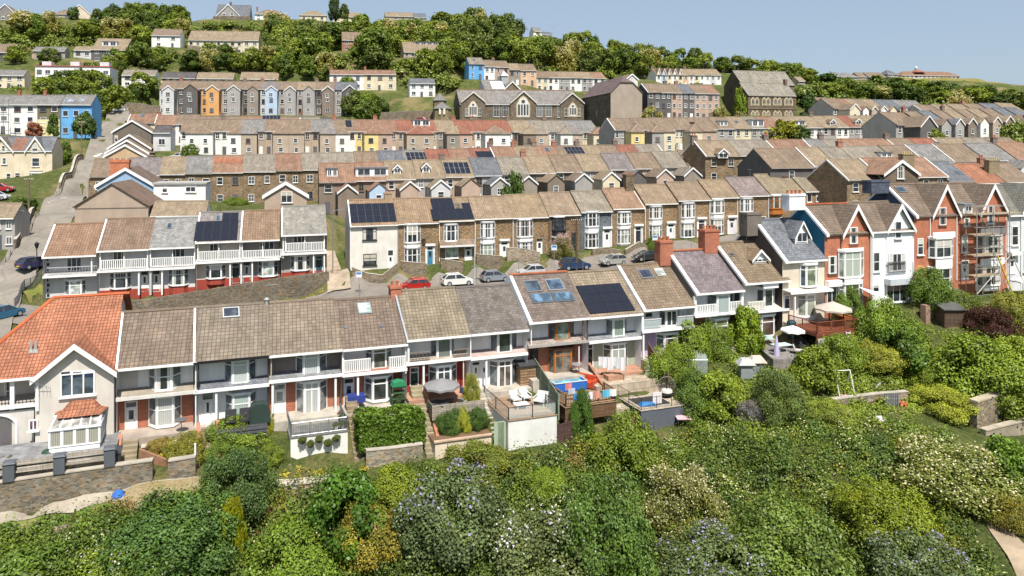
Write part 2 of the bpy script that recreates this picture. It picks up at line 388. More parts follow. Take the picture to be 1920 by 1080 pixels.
  if pm=='glass' and pane==GLASSD:s .drape(o,b,c,df-.02,z0,z1,fw)
  if True:pass;p2 .build('pane','glass',o,spane or(.11,.13,.14));p3 .build('pane','glass',o,spane or(.11,.13,.14))  # side panes coloured paler, standing in for reflected sky
  if cap:
   q=MB(s .fr);q .hexa([(a-.1,dw,z1+.003),(b-.08,df-.15,z1+.003),(c+.08,df-.15,z1+.003),(e+.1,dw,z1+.003)],[(a-.1,dw,z1+.28),(b-.08,df-.15,z1+.14),(c+.08,df-.15,z1+.14),(e+.1,dw,z1+.28)])
   q .build('bay_head','paint',o,capcol or col)
  if base is not None:
   zb=base if base<0 else s .loc(m,base,df)[1]
   q=MB(s .fr);q .hexa([(a,dw,zb),(b,df,zb),(c,df,zb),(e,dw,zb)],[(a,dw,z0-.092),(b,df,z0-.092),(c,df,z0-.092),(e,dw,z0-.092)]);q .build('bay_base',bmat[0],o,bmat[1])
  return o
 def ledge(s,pyl,df=-.15,rise=.3,top=('concrete',LEAD),fascia=WHITE,th=.22,x0=0.0,x1=None,dw=None,pxl=None):
  z=s .loc(pxl or s .px0,pyl,df)[1];x1=s .L if x1 is None else x1;dw=s .wd if dw is None else dw
  g=MB(s .fr);g .hexa([(x0+.03,df+.06,z-.02),(x1-.03,df+.06,z-.02),(x1-.03,dw,z-.02),(x0+.03,dw,z-.02)],[(x0+.03,df+.06,z+.06),(x1-.03,df+.06,z+.06),(x1-.03,dw,z+.06+rise),(x0+.03,dw,z+.06+rise)])
  g .build('porch_roof',top[0],s .root,top[1])
  g=MB(s .fr);g .box(x0+.02,x1-.02,df-.05,df+.057,z-th+.05,z+.075);g .build('fascia','paint',s .root,fascia)
  return z
 def rail(s,px0,px1,pyt,pyb,d,col=WHITE,bars=True,sp=.16,th=.045,glass=False):
  a=s .loc(px0,pyt,d)[0];b=s .loc(px1,pyt,d)[0];m=(px0+px1)/2;z1,z0=s .loc(m,pyt,d)[1],s .loc(m,pyb,d)[1]
  g=MB(s .fr);g .box(a,b,d-.04,d+.04,z1-.08,z1)
  if glass:pass
  else:
   g .box(a,b,d-.03,d+.03,z0,z0+.07);n=max(2,int((b-a)/sp))
   for i in range(n+1):
    x=a+(b-a)*i/n;r=th if i%8 else th*1.2
    g .box(max(a,x-r),min(b,x+r),d-.028,d+.028,z0+.072,z1-.082)
  o=g .build('balcony_rail','paint',s .root,col)
  if glass:
   q=MB(s .fr);q .box(a,b,d-.01,d+.01,z0,z1-.085);q .build('glass_panel','hardglass',o)
  return o
 def rp(s,x,d,o=0.0):
  n=math .hypot(1,s .pitch);return(x,d-o*s .pitch/n,s .z(d)+o/n)
 def onroof(s,px0,py0,px1,py1,name,mat,col,th=.08,frame=None,nx=1,ny=1,gap=.03,pmat=None):
  x0,d1=s .fr_plane(px0,py0);x1,d0=s .fr_plane(px1,py1)
  xm0,_=s .fr_plane(px0,(py0+py1)/2);xm1,_=s .fr_plane(px1,(py0+py1)/2)
  return s .roofpatch(xm0,xm1,d0,d1,name,mat,col,th,frame,nx,ny,gap)
 def roofpatch(s,x0,x1,d0,d1,name,mat,col,th=.08,frame=None,nx=1,ny=1,gap=.03):
  def slab(g,a,b,c,e,lo,hi):
   g .hexa([s .rp(a,c,lo),s .rp(b,c,lo),s .rp(b,e,lo),s .rp(a,e,lo)],[s .rp(a,c,hi),s .rp(b,c,hi),s .rp(b,e,hi),s .rp(a,e,hi)])
  root=s .root
  if frame:
   g=MB(s .fr);slab(g,x0,x1,d0,d1,.004,th*.75);root=g .build(name,'metal',s .root,frame)
  for i in range(nx):
   for j in range(ny):
    g=MB(s .fr);w,h=(x1-x0)/nx,(d1-d0)/ny;k=.09 if frame and nx*ny==1 else gap/2
    slab(g,x0+w*i+k,x0+w*(i+1)-k,d0+h*j+k,d0+h*(j+1)-k,.02,th)
    g .build('pane' if frame and nx*ny==1 else('panel' if frame else name),mat,root,col)
  return root
 def skylight(s,px0,py0,px1,py1,pane=GLASSB,frame=(.25,.26,.27)):
  return s .onroof(px0,py0,px1,py1,'skylight','glass',pane,.13,frame)
 def solar(s,px0,py0,px1,py1,nx,ny,frame=(.05,.05,.06)):
  return s .onroof(px0,py0,px1,py1,'solar_array','solar',(.02,.02,.03),.10,frame,nx,ny,.05)
 def chimney(s,px0,px1,pyt,d,wd=.8,mat='brick',col=BRICK,pots=3,side_d=None,zb=None,potcol=(.42,.15,.07),cap=None):
  a=s .loc(px0,pyt,d-wd/2)[0];b=s .loc(px1,pyt,d-wd/2)[0];zt=s .loc((px0+px1)/2,pyt,d-wd/2)[1]
  return s .chim(a,b,d,wd,zt,mat,col,pots,potcol,cap)
 def chim(s,a,b,d,wd,zt,mat,col,pots=3,potcol=(.42,.15,.07),cap=None):
  g=MB(s .fr);zb=s .rz-(abs(d-s .dr)+wd)*s .pitch-.6 if cap is None else s .rz+cap
  g .box(a,b,d-wd/2,d+wd/2,zb,zt-.22);g .box(a-.07,b+.07,d-wd/2-.07,d+wd/2+.07,zt-.218,zt-.06);g .box(a-.02,b+.02,d-wd/2-.02,d+wd/2+.02,zt-.058,zt)
  o=g .build('chimney',mat,s .root,col)
  for i in range(pots):
   q=MB(s .fr);x=a+(b-a)*(i+.5)/pots
   q .lathe((x,d,zt),[(.13,0),(.12,.3),(.15,.32),(.15,.42)],8);q .build('chimney_pot','concrete',o,potcol)
  return o
 def gabdormer(s,px0,px1,pyf,pyb,pyt,wcol=WHITE,roof=('tile',TBROWN),cheeks=WHITE,pane=GLASSD,cols=2,bw=.16,tall=False):
  """gabled dormer: px0..px1 front face, pyf foot of its gable slopes, pyb bottom, pyt apex"""
  x0,d0=s .fr_plane((px0),pyb);x1,_=s .fr_plane(px1,pyb);zb=s .z(d0);
  ze=s .loc((px0+px1)/2,pyf,d0)[1];za=s .loc((px0+px1)/2,pyt,d0)[1]
  ze=max(ze,zb+.5);za=max(za,ze+.4);xm=(x0+x1)/2
  db_e=d0+(ze-zb)/s .pitch;db_a=d0+(za-zb)/s .pitch
  g=MB(s .fr);g .p([(x0,d0,zb),(x1,d0,zb),(x1,d0,ze),(xm,d0,za),(x0,d0,ze)])
  g .p([(x0,d0,zb),(x0,d0,ze),(x0,db_e,ze)]);g .p([(x1,d0,zb),(x1,d0,ze),(x1,db_e,ze)])
  o=g .build('dormer','paint',s .root,cheeks)
  r=MB(s .fr);ov=.25;f=d0-.25;sl=(za-ze)/(xm-x0);
  for sg in(-1,1):
   xe=xm+sg*(xm-x0+ov);zee=ze-ov*sl
   dbx=d0+(zee-zb)/s .pitch
   r .hexa([(xe,f,zee),(xm,f,za),(xm,db_a+.05,za),(xe,dbx,zee)],[(xe,f,zee+.1),(xm,f,za+.1),(xm,db_a+.05,za+.1),(xe,dbx,zee+.1)])
  r .build('dormer_roof',roof[0],o,roof[1])
  b=MB(s .fr)
  for sg in(-1,1):
   xe=xm+sg*(xm-x0+ov);zee=ze-ov*sl
   b .hexa([(xe,f-.05,zee-.16),(xm,f-.05,za-.16),(xm,f-.005,za-.16),(xe,f-.005,zee-.16)],[(xe,f-.05,zee+.12),(xm,f-.05,za+.12),(xm,f-.005,za+.12),(xe,f-.005,zee+.12)])
  b .build('bargeboard','paint',o,WHITE)
  w,pn=MB(s .fr),MB(s .fr);facet(w,pn,(x0+bw,d0-.03),(x1-bw,d0-.03),zb+.15,ze+(0.3 if tall else-.02),.07,None,cols)
  q=w .build('window','paint',o,WHITE);pn .build('pane','glass',q,pane)
  return o
 def boxdormer(s,px0,px1,pyt,pyb,col=WHITE,n=2,pane=GLASSD,roofc=LEAD):
  x0,d0=s .fr_plane(px0,pyb);x1,_=s .fr_plane(px1,pyb);zb=s .z(d0);zt=max(s .loc((px0+px1)/2,pyt,d0)[1],zb+.8)
  d1=d0+(zt-zb)/s .pitch;g=MB(s .fr)
  g .hexa([(x0,d0,zb),(x0,d0,zt),(x0,d1,zt)],[(x1,d0,zb),(x1,d0,zt),(x1,d1,zt)]);o=g .build('dormer','paint',s .root,col)
  r=MB(s .fr);r .box(x0-.15,x1+.15,d0-.25,d1+.02,zt+.003,zt+.14);r .build('dormer_roof','concrete',o,roofc)
  w,pn=MB(s .fr),MB(s .fr)
  for i in range(n):
   a=x0+(x1-x0)*(i+.12)/n;b=x0+(x1-x0)*(i+.88)/n;facet(w,pn,(a,d0-.03),(b,d0-.03),zb+.2,zt-.12,.07,None,2)
  q=w .build('window','paint',o,WHITE);pn .build('pane','glass',q,pane);return o
 def fwin(s,x,z,w,h,d=None,cols=1,tr=.5,col=None,parent=None,sill=True):
  d=s .wd if d is None else d;col=col or RN .choice((WHITE,)*7+((.24,.15,.10),(.13,.13,.14),(.6,.58,.52)));w*=RN .uniform(.86,1.1);z+=RN .uniform(-.1,.1)
  me=winmesh(w,h,cols,tr,sill=sill);P=s .fr .w((x,d-.04,z))-s .fr .O
  return link('window',me,parent or s .root,col,P,s .row .rz)
 def fdoor(s,x,z,w,h,d=None,col=WHITE):
  d=s .wd if d is None else d;g=MB(s .fr);g .box(x,x+w,d-.06,d+.02,z,z+h);g .box(x+.12,x+w-.12,d-.075,d-.062,z+.1,z+h-.5);return g .build('door','paint',s .root,col)
 def wing(s,x0,x1,ln,h,wall=('render',BEIGE),roof=('tile',TBROWN),barge=WHITE,pitch=.8,wins=((.5,.62),),zb=-1.5,hip=None,lean=0.0):
  """rear outrigger: gabled (ridge along d), or one half of a shared hipped wing"""
  d0=s .wd-ln;xm=(x0+x1)/2;hw=(x1-x0)/2
  g=MB(s .fr)
  if hip is None:
   za=h+hw*pitch
   g .p([(x0,d0,zb),(x1,d0,zb),(x1,d0,h),(xm,d0,za),(x0,d0,h)])
   for x in(x0,x1):g .p([(x,d0,zb),(x,s .wd,zb),(x,s .wd,h),(x,d0,h)])
   o=g .build('rear_wing',wall[0],s .root,wall[1]);r=MB(s .fr);b=MB(s .fr);ov=.2
   for sg in(-1,1):
    xe=xm+sg*(hw+ov);ze=h-ov*pitch;t=.1;dd=s .wd+1.2
    r .hexa([(xe,d0-.2,ze),(xm,d0-.2,za),(xm,dd+1,za),(xe,dd,ze)],[(xe,d0-.2,ze+t),(xm,d0-.2,za+t),(xm,dd+1,za+t),(xe,dd,ze+t)])
    if barge:b .hexa([(xe,d0-.26,ze-.2),(xm,d0-.26,za-.2),(xm,d0-.21,za-.2),(xe,d0-.21,ze-.2)],[(xe,d0-.26,ze+.13),(xm,d0-.26,za+.13),(xm,d0-.21,za+.13),(xe,d0-.21,ze+.13)])
   r .build('wing_roof',roof[0],o,roof[1])
   if barge:b .build('bargeboard','paint',o,barge)
  else:
   xb,xo=(x1,x0)if hip=='R' else(x0,x1)
   w=abs(xb-xo);za=h+w*pitch;ov=.25 if hip=='L' else-.25
   g .p([(x0,d0,zb),(x1,d0,zb),(x1,d0,h),(x0,d0,h)]);g .p([(xo,d0,zb),(xo,s .wd,zb),(xo,s .wd,h),(xo,d0,h)]);g .p([(xb,d0,zb),(xb,s .wd,zb),(xb,s .wd,h),(xb,d0,h)])
   o=g .build('rear_wing',wall[0],s .root,wall[1]);r=MB(s .fr);e=.25;ze=h-e*pitch
   P=[(xo+ov,d0-e,ze),(xb,d0-e,ze),(xb,d0+w,za),(xb,s .wd+2.5,za),(xo+ov,s .wd+1.,ze)]
   up=lambda q:(q[0],q[1],q[2]+.1)
   r .hexa([P[0],P[1],P[2]],[up(P[0]),up(P[1]),up(P[2])]);r .hexa([P[0],P[2],P[3],P[4]],[up(P[0]),up(P[2]),up(P[3]),up(P[4])])
   wr=r .build('wing_roof',roof[0],o,roof[1]);t=MB(s .fr);t .tube(up(P[0]),up(P[2]),.11,5);t .tube(up(P[2]),up(P[3]),.11,5);t .build('hip_tiles','concrete',wr,(.34,.25,.18))
  for fx,fz in wins:
   wd_,hd_=min(1.1,(x1-x0)*.36),1.25
   s .fwin(x0+(x1-x0)*fx-wd_/2,h*fz,wd_,hd_,d0,1,.5,parent=o)
  return o
  # front row (nearest terrace)
R1=Row(60.95,.335,24.0)
G1='houses of the front terrace with bay windows'
WD,BF=1.1,.35
def front(px0,px1,eave,base,ridge,label,roof,lower,upper=('render',WHITE),pitch=.77,verge=None,rpx=None,wd=WD,**k):
 h=House(R1,px0,px1,eave,base,ridge,label,group=G1,wd=wd,de=-.35,pitch=pitch,roof=roof,wall=upper,gl=.02,rpx=rpx,epx=px0,**k)
 h .gutter()
 g=MB(h .fr);g .box(.05,h .L-.05,-1.0,wd-.04,-1.6,.0);g .build('front_step','concrete',h .root,RN .choice(((.42,.38,.32),(.36,.30,.25),(.40,.22,.15))))
 if RN .random()<.7:h .aerial()
 return h
def lowerwall(h,pyl,lower,pxl=None):
 """ground-floor wall skin under the porch roof"""
 z=h .loc(pxl or h .px0,pyl,-.15)[1]
 g=MB(h .fr);g .box(.03,h .L-.03,h .wd-.03,h .wd+.02,-1.2,z+.1);g .build('lower_wall',lower[0],h .root,lower[1])
SLB=(.19,.165,.15)
h=front(217,370,692,817,582,'brown tiled house with shabby white upper wall and brick ground floor beside the orange roof',('tile',(.185,.140,.106)),None)
lowerwall(h,749,('brick',BRICK));h .ledge(749,top=('concrete',(.30,.26,.21)),fascia=(.62,.60,.56))
h .verge();h .bay(279,340,292,322,686,732,BF,WD,tr=.55)
h .bay(279,340,294,325,744,799,BF,WD,pane=(.45,.46,.43),pm='curtain',tr=.55,base=818,bmat=('brick',BRICK),spane=(.12,.13,.13))
h .door(234,752,258,811,glass=.5);h .panel(224,697,259,730,WD,'render',(.55,.52,.50),'stained_panel');h .pipe(367,686,812,-.05)
h=front(362,505,679,808,573,'white front terrace house with half-moon door light and one wide skylight in a brown roof',('tile',(.202,.165,.126)),None)
lowerwall(h,735,('render',(.82,.82,.82)));h .ledge(735,top=('slate',LEAD));h .verge();h .gutter((.04,.04,.045),.14,'black_gutter')
h .bay(421,480,436,465,675,719,BF,WD,pane=CURT,pm='curtain',tr=.8)
h .bay(423,480,437,468,739,785,BF,WD,pane=CURTG,pm='curtain',tr=.6,base=802)
h .door(378,737,401,799,glass=.25,col=(.8,.8,.8));h .pipe(372,683,735,-.1,(.03,.03,.035));h .post(405.5,737,800,0)
h .panel(381,737,399,747,WD-.1,'glass',(.15,.16,.17),'fanlight',.02)
h .skylight(417.5,578,449,594.5,(.055,.065,.085),(.45,.46,.47))
g=MB(h .fr);a,d=h .fr_plane(500,571);g .tube((a,d,h .z(d)-.1),(a,d,h .z(d)+.45),.14,8);g .tube((a,d,h .z(d)+.45),(a,d,h .z(d)+.6),.24,8,.05);g .build('roof_vent','metal',h .root,(.5,.5,.5))
h=front(503,641,667,785,563,'front terrace house with brown pebbledash upper wall and french doors above the hanging baskets',('tile',(.213,.168,.125)),None,('render',(.24,.20,.18)),rpx=560)
lowerwall(h,716,('brick',(.37,.10,.045)));h .ledge(716,top=('slate',(.24,.25,.26)))
h .bay(555,612,569.5,597.5,663,704,BF,WD,pane=CURT,pm='curtain',tr=.8);h .bay(555,613,571,598,717,777,BF,WD,pane=(.42,.43,.41),pm='curtain',tr=.78,doors=True,spane=(.2,.21,.21))
h .door(513,719,536,775,glass=.6,light=(.22,.24,.24));h .post(629,708,770,0);h .post(511,718,775,0);h .pipe(508.5,668,716,-.1,(.45,.36,.28))
h=front(641,763,655.5,768,558,'front terrace house with white balcony over red brick and a square pale skylight',('tile',(.178,.133,.102)),None,rpx=690)
lowerwall(h,704,('brick',(.37,.10,.045)));h .ledge(704,top=('concrete',(.33,.15,.11)))
h .bay(685.5,734,699,724,654,691,BF,WD,tr=.8,pane=(.09,.10,.09));h .bay(683.5,736,699,725.5,708,751,BF,WD,tr=.74,base=767,pane=(.03,.035,.035))
h .rail(645,695,673.5,697,0,sp=.15);h .rail(729,761,668,690,0,sp=.15);h .door(644,708,664,762,glass=.55);h .post(643,660,706,0);h .post(671,705,765,0);h .pipe(761,650,700,-.1)
h .skylight(670,569,696,588,(.36,.43,.40),(.22,.25,.28))
h .panel(738,700,753,722,WD-.05,'wood',(.20,.08,.04),'trellis',.04)
for p0 in((645,612),(712,609)):h .onroof(p0[0],p0[1],p0[0]+8,p0[1]+4,'tile_vent','metal',(.12,.13,.16),.06)
h=front(760,881,638,745,541,'front terrace house with tan roof, dark green door and thin rusty balcony railing',('tile',(.218,.178,.126)),None,rpx=805)
lowerwall(h,683,('render',(.28,.045,.03)));h .ledge(683,top=('concrete',(.36,.31,.26)));h .verge(col=(.30,.33,.36))
h .bay(807,851,820,845.5,635,672,BF,WD,tr=None,pane=(.16,.18,.16),pm='curtain');h .bay(804,855.5,820,845,687,730,BF,WD,tr=.76,doors=True,base=744,bmat=('brick',(.34,.07,.04)))
h .rail(768,806,660,676,0,(.20,.16,.13),th=.012,sp=.25);h .rail(850,879,654,668,0,(.20,.16,.13),th=.012,sp=.25)
h .door(768,688,785,739,col=(.015,.05,.035),glass=.2);h .post(794,684,742,0);h .post(765.5,642,682,0);h .pipe(869,676,735,0,(.75,.6,.5))
h .chimney(733,752,537,h .dr,.9,pots=2);h .panel(798,700,801,704,WD,'paint',(.6,.6,.6),'wall_lamp',.12)
h=front(881,989,627,733,534,'all white house with dark speckled slate roof facing the deck of white armchairs',('slate',(.150,.130,.115)),None,rpx=930)
lowerwall(h,673,('render',(.80,.80,.80)));h .ledge(673,top=('concrete',(.42,.32,.29)))
h .bay(919,969,934,958,624,661,BF,WD,tr=None,pane=(.035,.045,.04));h .bay(917,969,934.5,958.5,676,728,BF,WD,tr=.8,doors=True,pane=(.10,.085,.07),base=733)
h .door(884,677,900,716,glass=.3);h .post(911.5,676,730,0);h .pipe(882.5,630,672,-.1);h .panel(906,690,909,697,WD,'paint',(.02,.02,.02),'wall_lamp',.12)
h=front(989,1103,605,708,513,'front terrace house with varnished orange timber bay windows and a mossy slate roof',('slate',(.165,.130,.110)),None,('render',(.80,.80,.82)),rpx=1005)
lowerwall(h,650,('brick',(.34,.095,.045)));h .ledge(650,top=('slate',(.33,.28,.25)),fascia=(.36,.33,.30));h .verge(w=.3)
OW=(.42,.145,.030)
h .bay(1028.5,1075,1043,1067,604,638,BF,WD,OW,tr=None,pane=(.16,.20,.17),capcol=(.10,.08,.07));h .bay(1029,1077,1040,1071,654,706,BF,WD,OW,tr=.76,doors=True,pane=(.12,.11,.09),capcol=(.10,.05,.03))
h .door(994,653,1009,700,col=(.05,.04,.04),frame=(.05,.035,.03),glass=.6,light=(.03,.03,.03));h .pipe(996,608,648,-.05,(.85,.8,.75));h .pipe(1093,600,640,-.05,(.16,.10,.07));h .pipe(1085.5,650,706,0)
h .skylight(984,527,1013,547,(.05,.07,.09),(.22,.22,.22));h .skylight(1025,524.5,1055,544,(.05,.08,.12),(.30,.31,.32))
h .onroof(995,551.5,1035,567,'solar_water_panel','glass',(.085,.14,.20),.12,(.12,.14,.16));h .onroof(1036,549,1075,564.5,'solar_water_panel','glass',(.085,.14,.20),.12,(.12,.14,.16))
q=MB(h .fr);q .box(.02,h .L-.02,h .dr-.16,h .dr+.16,h .rz+.02,h .rz+.13);q .build('orange_ridge','concrete',h .roof,(.40,.13,.06))
h=front(1103,1202,596,700,508,'front terrace house with sage green ground floor and large all-black solar array',('tile',(.250,.197,.140)),None,('render',(.78,.79,.80)),rpx=1105)
lowerwall(h,642,('render',(.36,.40,.31)));h .ledge(642,top=('slate',(.24,.25,.26)))
h .bay(1135.5,1174.5,1150,1170,598,631,BF,WD,tr=None,pane=(.24,.30,.26),pm='curtain');h .bay(1130.5,1176,1147,1172,645,695,BF,WD,tr=.8,doors=True,pane=(.34,.37,.33),pm='curtain',spane=(.10,.11,.10))
h .door(1097,645,1112,690,glass=.6,light=(.02,.02,.02),col=(.02,.02,.02));h .pipe(1101,600,640,-.1,(.07,.05,.05))
a0,d1=h .fr_plane(1080,537);a1,d0=h .fr_plane(1189,582.5);a2=h .fr_plane(1104,588)[0]
h .roofpatch(a2+.05,h .fr_plane(1190,581)[0],d0,d1,'solar_array','solar',(.02,.02,.02),.1,(.015,.015,.018),5,3,.02)
h=front(1202,1301,581.5,674,496,'front terrace house with lilac painted ground floor, glass balcony and two skylights',('tile',(.197,.147,.103)),None,('render',(.78,.79,.80)),rpx=1180)
lowerwall(h,622,('render',(.50,.36,.55)));h .ledge(622,top=('concrete',(.42,.42,.42)));h .verge(w=.3)
h .win(1208.5,585,1224,595.5,pane=(.02,.02,.02));h .bay(1236,1273,1249,1269,582,611,BF,WD,tr=None,doors=True);h .bay(1230,1274,1246,1270,626,655,BF,WD,tr=.72,base=668)
h .rail(1206,1240,598,614,0,(.6,.6,.6),glass=True);h .rail(1270,1300,592,607,0,(.6,.6,.6),glass=True);h .post(1204,586,621,0,r=.12);h .post(1206,626,672,0)
h .skylight(1198.5,506,1222,521.5,(.035,.04,.06));h .skylight(1228.5,504,1245.5,518,(.40,.45,.42),(.45,.43,.36))
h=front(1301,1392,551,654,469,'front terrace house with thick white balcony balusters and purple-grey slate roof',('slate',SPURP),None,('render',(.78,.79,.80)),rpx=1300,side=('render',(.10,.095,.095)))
lowerwall(h,594,('brick',(.30,.09,.05)));h .ledge(593,top=('concrete',(.6,.6,.6)));h .verge(w=.35)
h .bay(1340,1374,1345,1367.5,552,588,-.1,WD,tr=None,pane=(.36,.42,.42),pm='curtain');h .win(1329,553,1342,569,tr=None);h .bay(1324,1368,1342,1364,599,640,BF,WD,tr=.7,pane=(.16,.17,.10),base=652)
h .rail(1304,1345,571,591.5,0,sp=.19,th=.055);h .rail(1368,1390,565,587,0,sp=.19,th=.055);h .post(1302.5,556,592,0,r=.13);h .post(1390.5,547,586,0,r=.13)
h .chimney(1238,1262,452,h .dr,1.0,pots=3);q=MB(h .fr);q .box(.02,h .L-.02,h .dr-.16,h .dr+.16,h .rz+.02,h .rz+.14);q .build('orange_ridge','concrete',h .roof,(.42,.14,.06))
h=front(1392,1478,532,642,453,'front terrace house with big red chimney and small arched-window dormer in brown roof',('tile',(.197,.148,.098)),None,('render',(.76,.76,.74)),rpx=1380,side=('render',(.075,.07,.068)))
lowerwall(h,588,('render',(.70,.69,.66)));h .ledge(587,top=('concrete',(.52,.48,.42)));h .verge(w=.35)
h .bay(1419,1452,1433,1449,542,575,BF,WD,tr=None,pane=(.04,.05,.05));h .bay(1413,1455,1428,1451,592,630,BF,WD,tr=.7,pane=(.10,.07,.06),base=641)
h .rail(1402,1435,565,581,0,(.78,.76,.66),sp=.17);h .gabdormer(1411,1439,485,494.5,469,roof=('tile',(.215,.155,.098)),cols=3,bw=.1);h .chimney(1322,1349,431,h .dr,1.1,pots=4)
h .onroof(1367,475,1376,481,'skylight','glass',(.02,.02,.02),.1,(.2,.18,.15));h .panel(1430,530,1458,540,-.1,'paint',(.8,.8,.8),'awning_box',.15)
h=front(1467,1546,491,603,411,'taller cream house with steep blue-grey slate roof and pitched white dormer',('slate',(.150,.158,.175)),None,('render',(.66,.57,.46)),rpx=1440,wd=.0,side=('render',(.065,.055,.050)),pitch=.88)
h .verge(w=.4);h .gabdormer(1491,1516,441,457,416,roof=('slate',(.15,.16,.18)),cols=2,tall=True);h .chimney(1401,1428,399,h .dr,1.2,'brick',(.10,.085,.075),0)
h .bay(1500,1533,1512,1530,497,537,-.5,0,tr=.78,pane=(.20,.23,.17),spane=(.05,.07,.1));h .bay(1495,1530,1512,1528,552,593,-.5,0,tr=.78,pane=(.33,.36,.28),pm='curtain',spane=(.2,.22,.18),base=600)
h .ledge(551,df=-1.1,top=('concrete',(.6,.58,.52)),pxl=1464,dw=0.0,rise=.1);h .door(1470,553,1481,583,col=(.03,.04,.06),glass=.3);h .post(1490,556,600,-.9)
G2='tall gabled villas at the right end of the front terrace'
def villa(px0,px1,eave,base,ridge,label,wall,roof,side=None,pitch=.86,rpx=None):
 return House(R1,px0,px1,eave,base,ridge,label,'gabled_house','house',G2,wd=0,de=-.25,pitch=pitch,roof=roof,wall=wall,side=side,rpx=rpx)
def crossgable(h,pl,pa,pr,pyf,pya,wall,roof,d=-.04,barge=WHITE,bw=.3):
 x0,x1=h .loc(pl,pyf,d)[0],h .loc(pr,pyf,d)[0];ze=h .loc((pl+pr)/2,pyf,d)[1];za=h .loc(pa,pya,d)[1];xm=(x0+x1)/2
 g=MB(h .fr);g .ext([(x0,d,-3),(x1,d,-3),(x1,d,ze),(xm,d,za-.15),(x0,d,ze)],(0,.03,0));o=g .build('front_gable',wall[0],h .root,wall[1])
 dm=h .de+(za-h .ez)/h .pitch;de=max(h .de+(ze-h .ez)/h .pitch,d);r=MB(h .fr);b=MB(h .fr)
 for sg in(-1,1):
  xe=x0 if sg<0 else x1;xo=xe+sg*.15;zo=ze-.15*(za-ze)/(xm-x0)
  r .hexa([(xo,d-.3,zo),(xm,d-.3,za),(xm,dm+.1,za),(xo,de,zo)],[(xo,d-.3,zo+.1),(xm,d-.3,za+.1),(xm,dm+.1,za+.1),(xo,de,zo+.1)])
  b .hexa([(xo,d-.36,zo-bw*.9),(xm,d-.36,za-bw*1.3),(xm,d-.305,za-bw*1.3),(xo,d-.305,zo-bw*.9)],[(xo,d-.36,zo+.16),(xm,d-.36,za+.16),(xm,d-.305,za+.16),(xo,d-.305,zo+.16)])
 r .build('gable_roof',roof[0],o,roof[1]);b .build('bargeboard','paint',o,barge);return o
BR2=(.42,.115,.045)
TN=('tile',(.178,.135,.102))
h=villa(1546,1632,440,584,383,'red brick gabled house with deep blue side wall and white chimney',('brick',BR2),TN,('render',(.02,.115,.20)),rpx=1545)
crossgable(h,1578,1604,1631,439,386,('brick',BR2),TN);h .verge(w=.35,col=(.78,.78,.78))
h .win(1593,426,1608,457,-.05,1,.5,sillcol=(.15,.12,.1));h .win(1553,480,1568,513,0,1,.5,sillcol=(.12,.1,.09));h .bay(1578,1622,1584,1613,472,520,-.6,-.05,tr=.7,pane=(.40,.44,.38),pm='curtain',cols=2,spane=(.25,.28,.25))
h .bay(1578,1622,1584,1611,533,577,-.6,-.05,tr=.78,pane=(.05,.045,.05),cols=2,base=583);q=h .panel(1583,521,1614,533,-.62,'paint',(.8,.8,.8),'bay_panel',.06);h .win(1550,537,1569,573,0,2,None);h .panel(1547,525,1572,536,-.1,'paint',(.8,.78,.76),'awning_box',.5)
h .chimney(1480,1510,364,h .dr,1.0,'paint',(.70,.71,.73),4,cap=-.5);h .pipe(1577,440,582,-.12,(.10,.06,.05),.05);h .pipe(1633,440,570,-.2)
q=MB(h .fr);q .box(.1,h .L-.05,h .dr-.16,h .dr+.16,h .rz+.02,h .rz+.14);q .build('orange_ridge','concrete',h .roof,(.45,.12,.05))
h=villa(1632,1714,435,568,378,'white painted gabled house between the two red brick gabled houses',('render',(.74,.75,.76)),TN,rpx=1630)
crossgable(h,1662,1686,1711,430,384,('render',(.74,.75,.76)),TN)
h .win(1678,415,1690,447,-.05,1,.5);h .win(1637,473,1649,509,0,1,.5);h .win(1666,475,1697,508,-.05,4,None,fw=.09);h .rail(1664,1698.5,491,510,-.25,(.12,.12,.13),th=.014)
h .panel(1659,521,1704,532,-.08,'paint',(.50,.53,.56),'awning_box',.7);h .win(1662,533,1699,566,-.05,3,None);h .win(1636,534,1648,548,0);h .gutter();h .pipe(1636,437,560,-.1)
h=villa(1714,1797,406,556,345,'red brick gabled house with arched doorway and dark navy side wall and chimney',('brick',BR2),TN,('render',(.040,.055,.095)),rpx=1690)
crossgable(h,1746,1771,1796,403,348,('brick',BR2),TN);h .verge(w=.35)
h .win(1761,389,1774,422,-.05,1,.5,sillcol=(.2,.12,.1));h .win(1720,447,1731,478,0,1,.5);h .bay(1746,1792,1755,1783,448,483,-.7,-.05,tr=.55,cols=2);h .panel(1748,435,1790,446,-.7,'paint',(.8,.8,.8),'bay_head',.1);h .panel(1754,485,1785,502,-.7,'paint',(.8,.8,.8),'bay_panel',.06)
h .bay(1746,1790,1753,1781,504,544,-.7,-.05,tr=.55,cols=2,base=555);h .skylight(1681,351,1697,361)
h .chimney(1634,1668,338,h .dr,1.2,'slate',(.085,.10,.135),0,cap=-1.0);h .pipe(1744,408,480,-.1);h .pipe(1713,490,550,-.1);h .pipe(1794,405,525,-.1)
g=MB(h .fr);a,z=h .loc(1725.5,512,-.03);g .ext([(a+.5*cos(k*math .pi/8)*1.0,-.1,z+.5*sin(k*math .pi/8))for k in range(9)]+[(a-.5,-.1,z-1.9),(a+.5,-.1,z-1.9)],(0,.05,0));g .build('arched_door','paint',h .root,(.09,.07,.06))
g=MB(h .fr)
